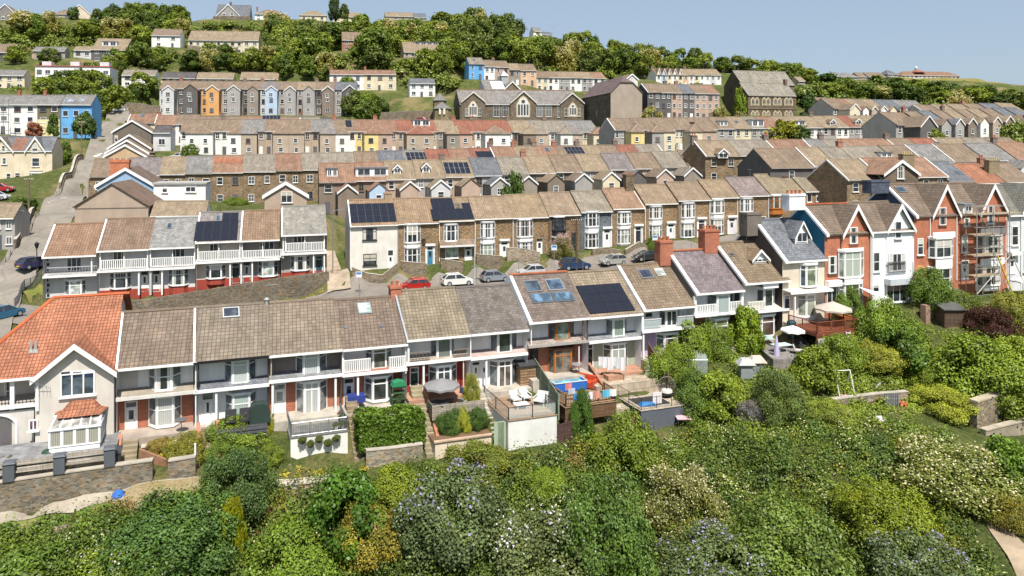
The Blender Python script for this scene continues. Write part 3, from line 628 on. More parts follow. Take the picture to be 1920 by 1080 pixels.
for k in range(8):
 t0,t1=k*math .pi/8,(k+1)*math .pi/8;g .ext([(a+.52*cos(t0),-.13,z+.52*sin(t0)),(a+.85*cos(t0),-.13,z+.85*sin(t0)),(a+.85*cos(t1),-.13,z+.85*sin(t1)),(a+.52*cos(t1),-.13,z+.52*sin(t1))],(0,.13,0))
g .build('door_arch','concrete',h .root,(.55,.33,.12))
h=villa(1797,1889,403,546,343,'red brick gabled house wrapped in scaffolding with a small white box dormer',('brick',BR2),TN,rpx=1790)
crossgable(h,1836,1860,1885,398,347,('brick',BR2),TN);h .boxdormer(1806,1824,384,400,n=1);h .verge(w=.2,col=(.5,.4,.3))
h .win(1851,385,1864,419,-.05,1,.5);h .win(1807,409,1818,424,0);h .win(1803,442,1814,473,0,1,.5);h .bay(1836,1884,1846,1877,442,478,-.7,-.05,tr=.45,cols=2);h .panel(1838,484,1882,496,-.72,'paint',(.8,.8,.8),'bay_panel',.1);h .panel(1836,428,1884,438,-.7,'concrete',(.2,.2,.2),'bay_head',.2)
h .bay(1836,1884,1843,1873,499,535,-.7,-.05,tr=.45,cols=2,base=545);h .door(1802,488,1816,525,glass=.5);h .pipe(1886,405,530,-.1);SCAF=h
h=villa(1889,1975,404,540,346,'pale grey gabled house beside the scaffolded brick house',('render',(.62,.63,.64)),('tile',(.17,.165,.14)),rpx=1890)
crossgable(h,1914,1939,1966,398,346,('render',(.62,.63,.64)),('tile',(.17,.165,.14)));h .win(1897,424,1909,460,0,1,.5);h .door(1891,479,1904,514,glass=.5);h .panel(1889,472,1910,478,-.1,'paint',(.7,.7,.7),'porch_hood',.5);h .win(1919,470,1931,510,-.05,1,.5);h .pipe(1915,405,530,-.1);h .gutter()
OR_=(.36,.148,.085)
h=House(R1,-75,216,706,850,None,'pale roughcast house with large orange hipped roof and white conservatory','hip_roofed_house','house',None,epx=63,wd=1.3,de=-.3,dr=5.6,pitch=.76,wall=('render',(.56,.52,.46)),roofon=False,gl=.02,gside=False)
HA=h;xl=h .fr_plane(98,573)[0];xr=h .L+.45;e0,z0=h .de,h .ez;bz=z0;bd=2*h .dr-h .de;xL=-.5
r=MB(h .fr);T=.14
A_,B_,C_,D_,R0,R1_=(xL,e0,z0),(h .L-.02,e0,z0),(xr,bd,z0),(xL,bd,z0),(xl,h .dr,h .rz),(xr,h .dr,h .rz)
dn=lambda q:(q[0],q[1],q[2]-T)
Bu=(h .L-.02,h .dr,h .rz)
for P in([A_,B_,Bu,R0],[Bu,R1_,C_,D_,R0],[A_,R0,D_]):r .hexa([dn(q)for q in P],P)
h .roof=r .build('roof','pantile',h .root,OR_)
g=MB(h .fr);g .tube(A_,R0,.14,6);g .tube(R0,R1_,.14,6);g .build('ridge_tiles','concrete',h .roof,(.42,.12,.05))
g=MB(h .fr)
for x in(0.02,h .L-.02):g .p([(x,.02,-3),(x,bd,-3),(x,bd,bz-.2),(x,.02,bz-.2)])
g .p([(h .L-.02,.02,z0-.2),(h .L-.02,bd,z0-.2),(h .L-.02,h .dr,h .rz-.2)]);g .build('side_wall','render',h .root,(.56,.52,.46))
xg0=h .loc(66,706,-.6)[0];xg1=h .L-.03;zE=h .loc(214,694,-.6)[1];zA=h .loc(140,646,-.6)[1];xm=(xg0+xg1)/2
g=MB(h .fr);g .hexa([(xg0,-.6,-3),(xg1,-.6,-3),(xg1,-.6,zE),(xm,-.6,zA-.1),(xg0,-.6,zE)],[(xg0,1.3,-3),(xg1,1.3,-3),(xg1,1.3,zE),(xm,1.3,zA-.1),(xg0,1.3,zE)]);gb=g .build('front_gable','render',h .root,(.60,.56,.50))
r=MB(h .fr);b=MB(h .fr);dm=h .de+(zA-h .ez)/h .pitch
for sg in(-1,1):
 xo=xm+sg*((xg1-xg0)/2+.25);sl=(zA-zE)/(xm-xg0);zo=zE-.25*sl;dd=h .de+(zo-h .ez)/h .pitch
 r .hexa([(xo,-1.05,zo),(xm,-1.05,zA),(xm,dm+.15,zA),(xo,dd+.1,zo)],[(xo,-1.05,zo+.12),(xm,-1.05,zA+.12),(xm,dm+.15,zA+.12),(xo,dd+.1,zo+.12)])
 b .hexa([(xo,-1.12,zo-.22),(xm,-1.12,zA-.25),(xm,-1.055,zA-.25),(xo,-1.055,zo-.22)],[(xo,-1.12,zo+.16),(xm,-1.12,zA+.16),(xm,-1.055,zA+.16),(xo,-1.055,zo+.16)])
r .build('gable_roof','pantile',gb,OR_);b .build('bargeboard','paint',gb,WHITE)
h .win(113,699,178,742,-.6,3,None,pane=(.06,.08,.10),fw=.1);o=h .panel(112.5,696,178.5,708.5,-.62,'paint',(.8,.8,.8),'transom',.02)
for i in range(3):h .panel(114.5+i*22,697.5,131+i*22,707,-.66,'glass',(.02,.025,.06),'top_light',.01)
h .panel(76,832,214,851,-.6,'paint',(.20,.21,.22),'plinth',.05)
h .win(54,787,71,807,-.62,2,None,pane=(.12,.06,.08))
h .ledge(772,df=-.2,top=('concrete',(.40,.37,.33)),x1=xg0-.02,dw=1.3,pxl=0);h .rail(-60,22,751,768,0,(.03,.03,.035),th=.02,sp=.2);h .rail(28,64,748,762,0,(.03,.03,.035),th=.02,sp=.2)
h .post(23.5,712,768,0,r=.13);h .post(70,705,770,-.7,r=.09);h .win(8,714,22,752,1.3,1,.5);h .gutter();h .panel(-60,772,64,851,.0,'render',(.58,.55,.50),'lower_wall',.05);h .panel(-20,783,22,838,-.06,'paint',(.13,.12,.12),'porch_shade_panel',.03)  # solid dark panel painted as the shade inside the arched porch
g=MB(h .fr);a,z=h .loc(-8,787,-.1)
for k in range(6):
 t0,t1=k*math .pi/12,(k+1)*math .pi/12;g .tube((a+1.25*sin(t0),-.12,z-.6+.9*cos(t0)),(a+1.25*sin(t1),-.12,z-.6+.9*cos(t1)),.09)
g .tube((a+1.25,-.12,z-.6),(a+1.25,-.12,z-2.4),.09);g .build('porch_arch','paint',h .root,WHITE)
for px in(58,67):
 g=MB(h .fr);a,d=h .fr_plane(px,658);g .tube((a,d,h .z(d)-.2),(a,d,h .z(d)+.75),.11,8,.09);g .tube((a,d,h .z(d)-.1),(a,d,h .z(d)+.12),.2,8,.14);g .build('flue','metal',h .root,(.55,.53,.50))
g=MB(h .fr);a,z=h .loc(65,718,-.9);g .tube((a,-.9,z-.6),(a,-.9,z+.5),.02);g .tube((a-.3,-1.2,z+.3),(a+.9,-.8,z-.5),.015)
for k in range(6):t=k/5;x,y,zz=a-.3+1.2*t,-1.2+.4*t,z+.3-.8*t;g .tube((x,y-.25,zz),(x,y+.25,zz),.012)
g .build('aerial','metal',h .root,(.35,.35,.35))
a0=h .loc(96,780,-2.0)[0];a1=h .loc(199,780,-2.0)[0];zb=h .loc(146,781,-2.0)[1];zt=h .loc(146,750,-.6)[1];k=(a1-a0)*.24
g=MB(h .fr);mid=lambda p,q,t,dz:tuple(p[i]+(q[i]-p[i])*t for i in range(2))+(p[2]+(q[2]-p[2])*t+dz,)
lo=[(a0,-.6,zb),(a0+k*.5,-2.0,zb),(a1-k*.5,-2.0,zb),(a1,-.6,zb)];hi=[(a0+k*1.15,-.6,zt),(a0+k*1.3,-.75,zt),(a1-k*1.3,-.75,zt),(a1-k*1.15,-.6,zt)]
md=[mid(lo[i],hi[i],.5,-.22)for i in range(4)]
for X,Y in((lo,md),(md,hi)):
 for i in range(3):g .p([X[i],X[i+1],Y[i+1],Y[i]])
g .p(hi);o=g .build('bay_roof','pantile',h .root,OR_)
c0,zc=h .loc(92,806,-2.9);c1=h .loc(187,802,-2.9)[0];zf=0.0;zr=zb-.05
g,pn,rf,pg=MB(h .fr),MB(h .fr),MB(h .fr),MB(h .fr);zc=zc-.1;zm=zf+(zc-zf)*.36
for i in range(4):x0=c0+(c1-c0)*i/4;x1=c0+(c1-c0)*(i+1)/4;facet(g,pn,(x0,-2.9),(x1,-2.9),zm,zc,.09)
for i in range(2):facet(g,pn,(c1,-2.9+i*1.1),(c1,-1.8+i*1.1),zm,zc,.09);facet(g,pn,(c0,-1.8+i*1.1),(c0,-2.9+i*1.1),zm,zc,.09)
g .box(c0,c1,-2.9,-.62,-.3,zm);g .box(c0-.1,c1+.1,-3.02,-2.86,zc,zc+.1)
for i in range(6):
 x=c0+(c1-c0)*i/5;xt=x*.9+(c0+c1)/2*.1;g .tube((x,-2.95,zc+.05),(xt,-1.3,zr),.055,5)
g .box(c0,c1,-1.38,-1.26,zr-.05,zr+.06)
pg .p([(c0,-2.92,zc+.04),(c1,-2.92,zc+.04),(c1,-1.3,zr-.02),(c0,-1.3,zr-.02)]);pg .p([(c0,-2.92,zc),(c0,-1.3,zr),(c0,-.62,zr),(c0,-.62,zc)]);pg .p([(c1,-2.92,zc),(c1,-1.3,zr),(c1,-.62,zr),(c1,-.62,zc)])
o=g .build('conservatory','paint',h .root,(.84,.84,.84));pn .build('pane','curtain',o,(.34,.33,.27));pg .build('glass_roof','glass',o,(.36,.35,.32))
# second row: balcony houses, then the long stone terrace
R23=Row(101.9,.325,18.0)
G3='balcony houses of the second row'
def balc(px0,px1,eave,base,ridge,label,roof,wall,rail=None,bay=None,door=None,updoor=None,red=None,rpx=None,doorcol=WHITE,ledge=None,verge=True,basecol=(.34,.065,.045),pane=GLASSD):
 h=House(R23,px0,px1,eave,base,ridge,label,group=G3,wd=1.1,de=-.35,pitch=.74,roof=roof,wall=('render',wall),gl=.02,rpx=rpx,epx=px0);h .gutter(h=.16)
 z=h .ledge(ledge,top=('concrete',(.45,.44,.42)),pxl=(px0+px1)/2)
 if rail:rail=(rail[0],rail[2],rail[1],rail[3]);h .rail(*rail,0,sp=.21,th=.05);h .post(rail[0]+1,eave-3,rail[3],0,r=.07);h .post(rail[1]-1,eave-6,rail[3],0,r=.07);h .post((rail[0]+rail[1])/2,eave-5,rail[3],0,r=.06)
 if updoor:h .win(*updoor,1.1,3,None,sill=False,pane=(.05,.06,.06))
 if bay:x0,y0,x1,y1=bay;w=x1-x0;h .bay(x0,x1,x0+w*.22,x1-w*.22,y0,y1,.45,1.1,tr=.66,base=base-1,bmat=('render',basecol),pane=pane,rows=4 if door else 0)
 if door:h .door(*door,col=doorcol,glass=.35);h .post(door[0]-3,door[1]-4,door[3]+6,.1,r=.09);h .post(door[2]+3,door[1]-4,door[3]+6,.1,r=.09)
 if red:g=MB(h .fr);g .box(.05,h .L-.05,1.02,1.12,-.8,min(red,.5));g .build('painted_plinth','render',h .root,basecol)
 if verge:h .verge(w=.18)
 return h
h=balc(80,182,482,570,419.5,'corner balcony house with orange-brown tiled roof and black painted plinth',('tile',(.245,.152,.10)),(.58,.58,.58),None,(122,526,161,553),None,(125,483,153,508),1.0,130,ledge=517,basecol=(.03,.03,.035),pane=(.42,.46,.44))
h .post(172,483,513,0,r=.08);h .rail(88,182,500,512,0,(.45,.46,.47),th=.012,sp=.3)
for k in range(9):h .panel(88,484+k*9.6,91+(k%2)*2,489+k*9.6,-.02 if False else 1.1,'paint',(.03,.03,.035),'quoin',.05)
h=balc(182,280,470.5,556,409.5,'balcony house with brown tiled roof and multi-pane bay next to the corner house',('tile',(.212,.145,.105)),(.62,.62,.62),(187,486,278,503.5),(206,511,246,541),(263.5,508,279,547),(212,471,236,497),.9,230,ledge=507)
h=balc(280,366,465.5,553,408,'balcony house with plain grey slate roof and one small skylight',('slate',(.24,.235,.225)),(.60,.60,.60),(281,482,366,499),(316,505,353,535),(285.5,506,301,547),(320,466,347,483),.9,325,ledge=503,verge=False)
h .skylight(313,419,323,429)
h=balc(366,450,454.5,535,397,'cream balcony house with black solar panels over most of its roof',('slate',(.21,.185,.175)),(.66,.60,.52),(370,470,451,488),(386,497,423,522),(434.5,493,449.5,531),(393,457,415,471),.8,410,ledge=491,doorcol=(.02,.03,.03))
h .solar(366,416,446,450,5,2);h .solar(417,400,447,414.5,2,1);h .skylight(405,404,414,415)
h=balc(450,525,451.5,530,394,'mauve-grey balcony house with chequered brown tiled roof and flower planters',('tile',(.232,.155,.105)),(.30,.265,.265),(453,468.5,532,484),(484,490,521,518),(455,490,470,530),(487,453,514,468),.6,490,ledge=487,pane=(.40,.43,.40))
h=balc(527,613,441,521,386,'balcony house with lichen-grey slate roof and teal door beside the alley',('slate',(.25,.235,.205)),(.42,.385,.36),(534,454.5,609,471),(545,480,581,507),(591,479,605,513),(550,442,573,455),.9,565,ledge=475,doorcol=(.03,.09,.12))
g=MB(h .fr);a,d=h .fr_plane(528,391);g .tube((a,d,h .z(d)-.2),(a,d,h .z(d)+1.1),.07);g .build('flue','metal',h .root,(.4,.4,.4))
G4='stone terrace houses facing the parked cars'
ST=('stone',(.26,.175,.100));ORD='first second third fourth fifth sixth seventh eighth ninth tenth eleventh twelfth thirteenth fourteenth fifteenth sixteenth seventeenth eighteenth nineteenth twentieth'.split()
def stone(px0,px1,eave,base,ridge,label,roof,wall=ST,rpx=None,**k):
 h=House(R23,px0,px1,eave,base,ridge,label,group=G4,wd=0,de=-.3,pitch=.70,roof=roof,wall=wall,rpx=rpx,**k);h .gutter(h=.1)
 if RN .random()<.7:h .aerial()
 return h
def sbay(h,x0,y0,x1,y1,base=None,bm=('paint',WHITE),col=WHITE,pane=GLASSD,pm='glass',df=-.55):
 w=x1-x0;h .bay(x0-1,x1+1,x0+w*.17,x1-w*.17,y0,y1,df,0,col,pane,pm,.62,base,bm,cols=2,capcol=(.5,.5,.5))
def sdoor(h,x0,y0,x1,y1,col=WHITE,frame=WHITE,**k):
 h .door(x0,y0,x1,y1,0,col,frame,**k);h .panel(x0-3,y0-5,x1+3,y0-1.5,0,'paint',frame,'door_hood',.35);h .panel(x0-2.5,y0-1,x0-.3,y1,0,'paint',frame,'door_surround',.1);h .panel(x1+.3,y0-1,x1+2.5,y1,0,'paint',frame,'door_surround',.1)
TT=[('tile',c)for c in((.275,.185,.115),(.265,.185,.118),(.255,.185,.120),(.27,.20,.135),(.262,.195,.125),(.265,.20,.14),(.25,.215,.165),(.275,.178,.12),(.26,.195,.13),(.245,.185,.128),(.255,.19,.125),(.22,.175,.165),(.25,.20,.135),(.245,.205,.15),(.27,.20,.13))]
BW=(.025,.027,.03)
h=stone(656,747,424,507,374,'white rendered end house of the stone terrace with black window frames and solar panels',TT[0],('render',(.66,.63,.57)),690,side=('render',(.62,.60,.56)))
h .win(680,428,706,450,0,2,.7,BW);h .win(681,476,706,497,0,2,.6,BW);h .door(726.5,468,738,506,0,WHITE,WHITE,.3);h .pipe(657,425,505,-.1);h .pipe(746,422,505,-.1,(.3,.3,.3));h .chimney(721,735,361,h .dr,.9,'brick',(.35,.24,.13),2)
h .solar(656,383,741,416,6,3,(.10,.11,.13));h .verge(w=.15)
h=stone(747,822,420,500,371.5,'stone terrace house with two-storey white bay and bright blue front door',TT[1],rpx=760)
sbay(h,759,422,787,455,466);sbay(h,759,466,787,498,500);sdoor(h,800,462,812.5,498,(.05,.20,.32));g=MB(h .fr);a,z=h .loc(795,446,-.3);g .lathe((a,-.35,z-.3),[(.05,0),(.32,.1),(.36,.2)],10);g .build('satellite_dish','metal',h .root,(.12,.12,.12))
h=stone(822,889,415,492,370,'stone terrace house with tiled porch roof and black solar array around a small skylight',TT[2],rpx=850)
sbay(h,833,422,858,452,df=-.3);h .win(835,464,859,484,-.0,2,None,pane=(.3,.36,.31));h .door(871,462,885,491,0,WHITE,WHITE);h .solar(809,393,886,411,5,1);h .solar(809,373,850,392,3,1);h .solar(866,381,885,392,1,1);h .skylight(852,382,864,393,(.12,.09,.05))
z=h .ledge(461,df=-1.0,top=('tile',(.24,.18,.13)),pxl=855,dw=0,rise=.75,fascia=(.7,.7,.68));h .pipe(824,416,490,-.1)
h=stone(889,960,411,485,368,'stone terrace house with tall white bay and white door beside the solar house',TT[3],rpx=905)
sbay(h,902,418,927,446,456);sbay(h,902,458,927,486,pane=(.32,.36,.30),pm='curtain');sdoor(h,939,453,952,484);h .pipe(891,412,480,-.1)
h=stone(960,1028,409,479,364.5,'stone terrace house whose square bays sit on a red brick base',TT[4],rpx=975)
sbay(h,970,413,998,444,452);sbay(h,971,454,998,472,479,('brick',BRICK));h .door(1005,446,1018,479,0,WHITE,(.32,.26,.17));h .pipe(962,410,475,-.1);g=MB(h .fr);a,d=h .fr_plane(937,361);g .tube((a,d,h .z(d)-.2),(a,d,h .z(d)+1.2),.06);g .build('flue','metal',h .root,(.6,.6,.6))
h=stone(1028,1088,404.5,474,360.5,'dark stone terrace house with black painted bay and black door',TT[5],('stone',(.20,.125,.075)),rpx=1040)
sbay(h,1037,408,1060,432,444,('paint',BW),BW);sbay(h,1037,446,1060,460,474,('paint',BW),BW,pane=(.25,.27,.25));h .door(1071,436,1081,472,0,BW,(.10,.06,.04),glass=.15);h .pipe(1030,405,470,-.1,(.1,.08,.06))
h=stone(1088,1148,398,466,357.5,'slate-blue painted stone terrace house with white bay',TT[6],('stone',(.115,.150,.185)),rpx=1100)
sbay(h,1099,399,1122,425,436);sbay(h,1099,438,1121,465);sdoor(h,1132,430,1144,463);h .pipe(1147,394,462,-.1)
h=stone(1148,1208,392,461,352.5,'stone terrace house under the reddest roof, just left of the stone chimney',TT[7],rpx=1150)
sbay(h,1160,399,1182,420,428);sbay(h,1160,430,1181,457,461,pane=(.34,.36,.32));sdoor(h,1191,425,1202,459,(.04,.03,.05));h .verge(True,(.55,.50,.44),.2)
h=stone(1208,1270,383,452,346,'stone terrace house immediately right of the stone chimney',TT[8],rpx=1210)
sbay(h,1220,388,1241,410,421);sbay(h,1220,423,1240,446,pane=(.33,.35,.32));sdoor(h,1252,420,1263,447);h .chimney(1174,1189,327,h .dr,1.2,'stone',(.16,.12,.08),2);h .pipe(1210,385,450,-.1)
h=stone(1270,1332,376.5,447,341,'stone terrace house with a cream bay above the red chimneys',TT[9],rpx=1280)
sbay(h,1280,382,1302,408,417);sbay(h,1279,419,1301,445);sdoor(h,1309,412,1321,445,(.03,.04,.07));h .pipe(1272,377,445,-.1,(.2,.17,.14))
h=stone(1332,1385,371.5,441,336.5,'stone terrace house with laundry-white porch beside the purple roofed one',TT[10],rpx=1335)
sbay(h,1335,376,1357,400,409);sbay(h,1335,412,1356,439);sdoor(h,1366,409,1378,439,(.66,.60,.64));h .pipe(1330.5,373,440,-.1)
h=stone(1385,1442,368,436,332.5,'stone terrace house with purple-grey slate roof',('slate',TT[11][1]),rpx=1385)
sbay(h,1391,373,1411,397,406);sbay(h,1391,409,1411,434);h .door(1424,406,1436,436,0);h .pipe(1383,369,436,-.1)
h=stone(1442,1508,364,432,326.5,'stone terrace house with varnished orange timber bay',TT[12],rpx=1435)
sbay(h,1445,368,1468,391,402,('paint',OW),OW);h .win(1446,408,1466,430,0,2);h .win(1512-16,366,1512-5,380,0);h .pipe(1441,364,430,-.1)
h=stone(1508,1547,359.5,428,322,'stone terrace house half hidden by the white chimney',TT[13],rpx=1500)
h .win(1513,363,1522,379,0);h .win(1530,363,1542,378,0,2);h .onroof(1462,322,1512,331,'roof_patch','tile',(.24,.11,.075),.05)
h=stone(1547,1591,356,424,319,'last stone terrace house, its far verge facing the navy gable',TT[14],rpx=1530)
sbay(h,1549,362,1572,380,390);h .win(1579,362,1588,378,0);h .pipe(1545.5,357,424,-.1);h .verge(True,(.5,.46,.4),.15)
# terraces seen from behind
PAL={'white':(.74,.73,.70),'cream':(.66,.58,.42),'beige':(.43,.345,.27),'pink-beige':(.46,.34,.27),'grey':(.36,.34,.32),'dark grey':(.125,.115,.11),'brown':(.22,.175,.14),'pale grey':(.56,.56,.56),'yellow':(.70,.56,.24),'pale blue':(.42,.53,.66),'orange':(.62,.34,.14),'blue':(.14,.37,.66),'stone':(.24,.17,.105),'peach':(.62,.42,.28),'grey-brown':(.28,.24,.20)}
ROOFS={'brown':('tile',(.215,.160,.115)),'tan':('tile',(.265,.205,.140)),'red-brown':('tile',(.245,.145,.10)),'red':('pantile',(.27,.115,.078)),'grey-tan':('tile',(.235,.205,.165)),'grey':('slate',(.20,.19,.18)),'slate':('slate',(.135,.142,.155)),'purple':('slate',(.19,.165,.158)),'dark':('slate',(.10,.09,.09)),'orange':('pantile',(.33,.15,.09)),'rust':('tile',(.265,.160,.108))}
def lerpy(p,x):(x0,y0),(x1,y1)=p;return y0+(y1-y0)*(x-x0)/(x1-x0)
USED={}
def wlab(wall,roof,extra,where):
 key=f'{wall} house with {roof} roof'+(f' and {extra}' if extra else '')
 n=USED .setdefault((key,where),0);USED[(key,where)]+=1
 return(key+', '+where)if n==0 else f'{ORD[n]} {key}, {where}'
def terrace(row,xs,eave,h_,specs,where,group,dr=4.2,pitch=.72,de=-.3,wing=None,fwins=2,name='terraced_house',wmat='render',storeys=2,chim=.3,sk=4.0,side=None,winy=None,verge0=False):
 out=[]
 for i,sp in enumerate(specs):
  wc,rf=sp[0],sp[1];o=sp[2]if len(sp)>2 else{}
  P0,P1=xs[i],xs[i+1];ey=lerpy(eave,P0)if len(eave)==2 else eave[i]
  z=row .pt(P0,ey,de);b=row .pt(P0,H,0);base=H+(CZ-(z .z-h_))*F/b .y
  nm=ORD[i]if i<20 else str(i+1)
  lab=o .get('label')or f"{wc} house with {rf} roof{(' and ' + o['x']) if 'x' in o else ''}, {nm} {where}"
  mt='stone' if wc=='stone' else wmat
  H_=House(row,P0,P1,ey,base,None,lab,name,'house',group,wd=0,de=de,dr=dr+o .get('ddr',0),pitch=pitch,roof=ROOFS[rf],wall=(mt,PAL[wc]),sk=sk,side=side)
  H_ .gutter(col=(.7,.7,.68)if i%3 else(.3,.28,.26),h=.1);L=H_ .L;hh=H_ .ez
  w=o .get('wing',wing);used=(0,L)
  wwall=('render',PAL[o .get('wc',wc)])if wc!='stone' or 'wc' in o else('render',PAL['grey-brown'])
  if w:
   kind,fr,ln,dh=w
   if kind=='g':x1=L*.97;x0=x1-L*fr;H_ .wing(x0,x1,ln,hh-dh,wwall,ROOFS[o .get('wr',rf)],WHITE if i%3!=1 else None,wins=((.5,.55),)if o .get('ww',i%2)else());used=(0,x0)
   elif kind in 'LR':
    if kind=='R':x0,x1=L*(1-fr),L-.01;used=(0,x0)
    else:x0,x1=.01,L*fr;used=(x1,L)
    H_ .wing(x0,x1,ln,hh-dh,wwall,ROOFS[o .get('wr',rf)],None,.62,((.45,.55),(.5,.12)),hip=kind)
  a,b_=used;n=o .get('fw',fwins);st=storeys
  for k in range(st):
   zz=hh*(k+.36)/st if not winy else winy[k]
   for j in range(n):
    ww=min(1.15,(b_-a)/n*.55);x=a+(b_-a)*(j+.5)/n-ww/2
    if st>1 and k==0 and j==n-1 and o .get('door',True):H_ .fdoor(x,.05,.95,2.1,col=WHITE if i%2 else(.12,.12,.14))
    else:H_ .fwin(x,zz,ww,min(1.5,hh/st*.5),None,1+(i+j)%2,.5)
  if o .get('chim',RN .random()<chim):H_ .chim(-.35,.75,H_ .dr,.7,H_ .rz+1.0,'brick',(.30,.12,.075)if i%2 else(.16,.12,.10),2)
  if RN .random()<.55:H_ .aerial()
  if 'solar' in o:H_ .solar(*o['solar'])
  if 'sky' in o:H_ .skylight(*o['sky'])
  if 'box' in o:H_ .boxdormer(*o['box'])
  if 'gd' in o:H_ .gabdormer(*o['gd'])
  if(verge0 and i==0)or o .get('v'):H_ .verge(w=.18,col=(.75,.74,.72))
  if o .get('vr'):H_ .verge(True,w=.18,col=(.75,.74,.72))
  out .append(H_)
 return out
T4=Row(130.7,.30,17.0)
E4=((671,339),(1128,319))
xs=[598,668,724,780,835,889,941,992,1042,1092,1142,1190,1240,1290,1338]
WG=('g',.62,5.2,1.5)
sp=[('brown','rust',{'box':(613,633,316,331),'x':'white box dormer','wing':('g',.5,5.2,1.5)}),('brown','rust',{'box':(667,728,315,331),'x':'wide dark box dormer','wc':'pale blue','fw':1}),('beige','tan',{'gd':(738,752,316,326,309),'x':'small gabled dormer','wc':'pink-beige'}),('grey','tan',{'gd':(792,806,313,324,306),'x':'pale gabled dormer','wc':'pale grey'}),('beige','tan',{'solar':(833,305,880,326,5,2,(.6,.6,.6)),'x':'white-edged solar panels','wc':'pink-beige'}),('grey','slate',{'wc':'grey'}),('grey','grey-tan',{'wc':'grey-brown'}),('brown','tan',{}),('dark grey','brown',{'wc':'grey'}),('grey','tan',{'wc':'cream'}),('brown','purple',{'wc':'dark grey'}),('beige','brown',{'wc':'pink-beige','ww':1}),('grey','grey-tan',{'wc':'grey-brown'}),('grey','brown',{'wc':'white','vr':1})]
terrace(T4,xs,E4,5.6,sp,'along the gabled-wing row','gabled wing houses behind the stone terrace',4.4,.70,wing=WG,fwins=1)
T4b=Row(148,.2,21.0)
xs=[168,236,300,347,398,456,517,567,620,668,713,761,804,849,889,930]
E4b=((307,327),(597,317.5))
sp=[('stone','brown'),('stone','purple'),('stone','tan'),('stone','grey'),('stone','rust',{'x':'orange upper tiles'}),('stone','grey-tan'),('stone','red-brown'),('stone','grey-tan'),('stone','grey-tan',{'x':'plain back'}),('stone','brown'),('stone','slate'),('stone','grey',{'solar':(762,286,803,303,5,2,(.55,.55,.55)),'x':'pale-framed solar panels'}),('stone','red'),('stone','red-brown',{}),('stone','red',{'solar':(893,284,924,296,2,1),'x':'black solar panel'})]
T4B=terrace(T4b,xs,E4b,6.4,sp,'along the middle stone row','stone houses of the middle row',4.6,.70,fwins=2,chim=0,winy=(.5,4.0))
T4B[4].onroof(400,296,455,306,'roof_patch','pantile',(.33,.14,.085),.05)
T4c=Row(150.5,.2,21.0)
xs=[930,975,1014,1053,1097,1136,1170,1208,1254]
sp=[('stone','red-brown',{'v':1,'chim':True}),('stone','tan',{'chim':True}),('stone','rust',{'sky':(1022,277,1030,284),'x':'two skylights','chim':True}),('stone','brown',{'solar':(1060,276,1094,289,5,2,(.5,.5,.5)),'x':'solar panels'}),('stone','tan',{'chim':True}),('stone','brown',{}),('stone','red',{'chim':True}),('stone','grey-tan',{'vr':1})]
terrace(T4c,xs,((930,304),(1250,298)),6,sp,'along the raised stone row end','stone houses at the raised end of the middle row',4.6,.70,chim=.2)
T5=Row(187,.12,19.0)
xs=[338,377,414,453,497,541,584,627,667,706,745,784,820,856,891,926,961,996,1030,1064,1092,1122]
sp5=[('white','brown'),('white','brown'),('white','brown',{'x':'no chimney'}),('beige','grey'),('beige','brown'),('beige','brown',{'x':'wide low window'}),('beige','grey',{}),('white','brown',{'solar':(648,226,659,238,2,2),'x':'black solar panels'}),('yellow','red-brown'),('pink-beige','red-brown'),('beige','red'),('beige','red',{'box':(775,806,225,236),'x':'red box dormer'}),('grey-brown','tan'),('pink-beige','red'),('white','red',{'wr':'brown'}),('white','red',{'wr':'brown','x':'navy panel'}),('brown','tan'),('beige','grey-tan'),('white','grey-tan'),('beige','grey'),('cream','grey',{'wr':'red-brown','x':'red hipped wing'})]
for i,s_ in enumerate(sp5):
 o=dict(s_[2])if len(s_)>2 else{};o['wing']=('R' if i%2==0 else 'L',.66,3.6,.6);o['door']=True;sp5[i]=(s_[0],s_[1],o)
terrace(T5,xs,((338,246),(1122,247.5)),6.1,sp5,'along the hipped-wing row','paired houses with hipped rear wings',4.6,.68,fwins=1,chim=.35)
T5b=Row(207,.1,17.0)
xs=[238,291,329,372,410,450,491,527,563,601,640]
sp=[('cream','red-brown',{'v':1,'vr':1,'sky':(264,213,271,219),'x':'a skylight'}),('pink-beige','rust'),('white','brown',{'x':'covered porch'}),('cream','brown'),('grey','brown'),('grey','rust'),('grey','rust',{'solar':(492,217,526,224,5,1,(.5,.5,.6)),'x':'a strip of solar panels'}),('grey','brown',{'vr':1}),('grey','grey-tan',{'chim':True}),('grey','dark',{'x':'one skylight'})]
terrace(T5b,xs,[231,234,233,236,236,236,236,237,237,238],6.0,sp,'below the three-storey backs','houses of the low row below the three-storey backs',4.2,.66,chim=.25)
T6=Row(238,.10,14.0)
xs=[299,333,377,416,455,488,523,557,592,627,670]
sp=[('pale grey','brown',{'wc':'pale grey'}),('dark grey','brown',{'wc':'dark grey'}),('orange','brown',{'wc':'orange'}),('grey','brown',{'wc':'grey','x':'wide gabled wing'}),('dark grey','brown',{'wc':'grey-brown'}),('pale grey','purple',{'wc':'pale blue','x':'ivy below'}),('grey','brown',{'wc':'grey'}),('grey','tan',{'wc':'grey'}),('dark grey','brown',{'wc':'brown'}),('grey','slate',{'wc':'dark grey','wr':'slate','x':'slate lean-to'})]
for i,s_ in enumerate(sp):s_[2]['wing']=('g',.62,4.5,.8);s_[2]['ww']=1;s_[2]['door']=False
T6H=terrace(T6,xs,((299,166),(670,168)),9.0,sp,'along the three-storey row','three-storey houses under the wooded hill',4.2,.66,fwins=1,storeys=3,chim=.2)
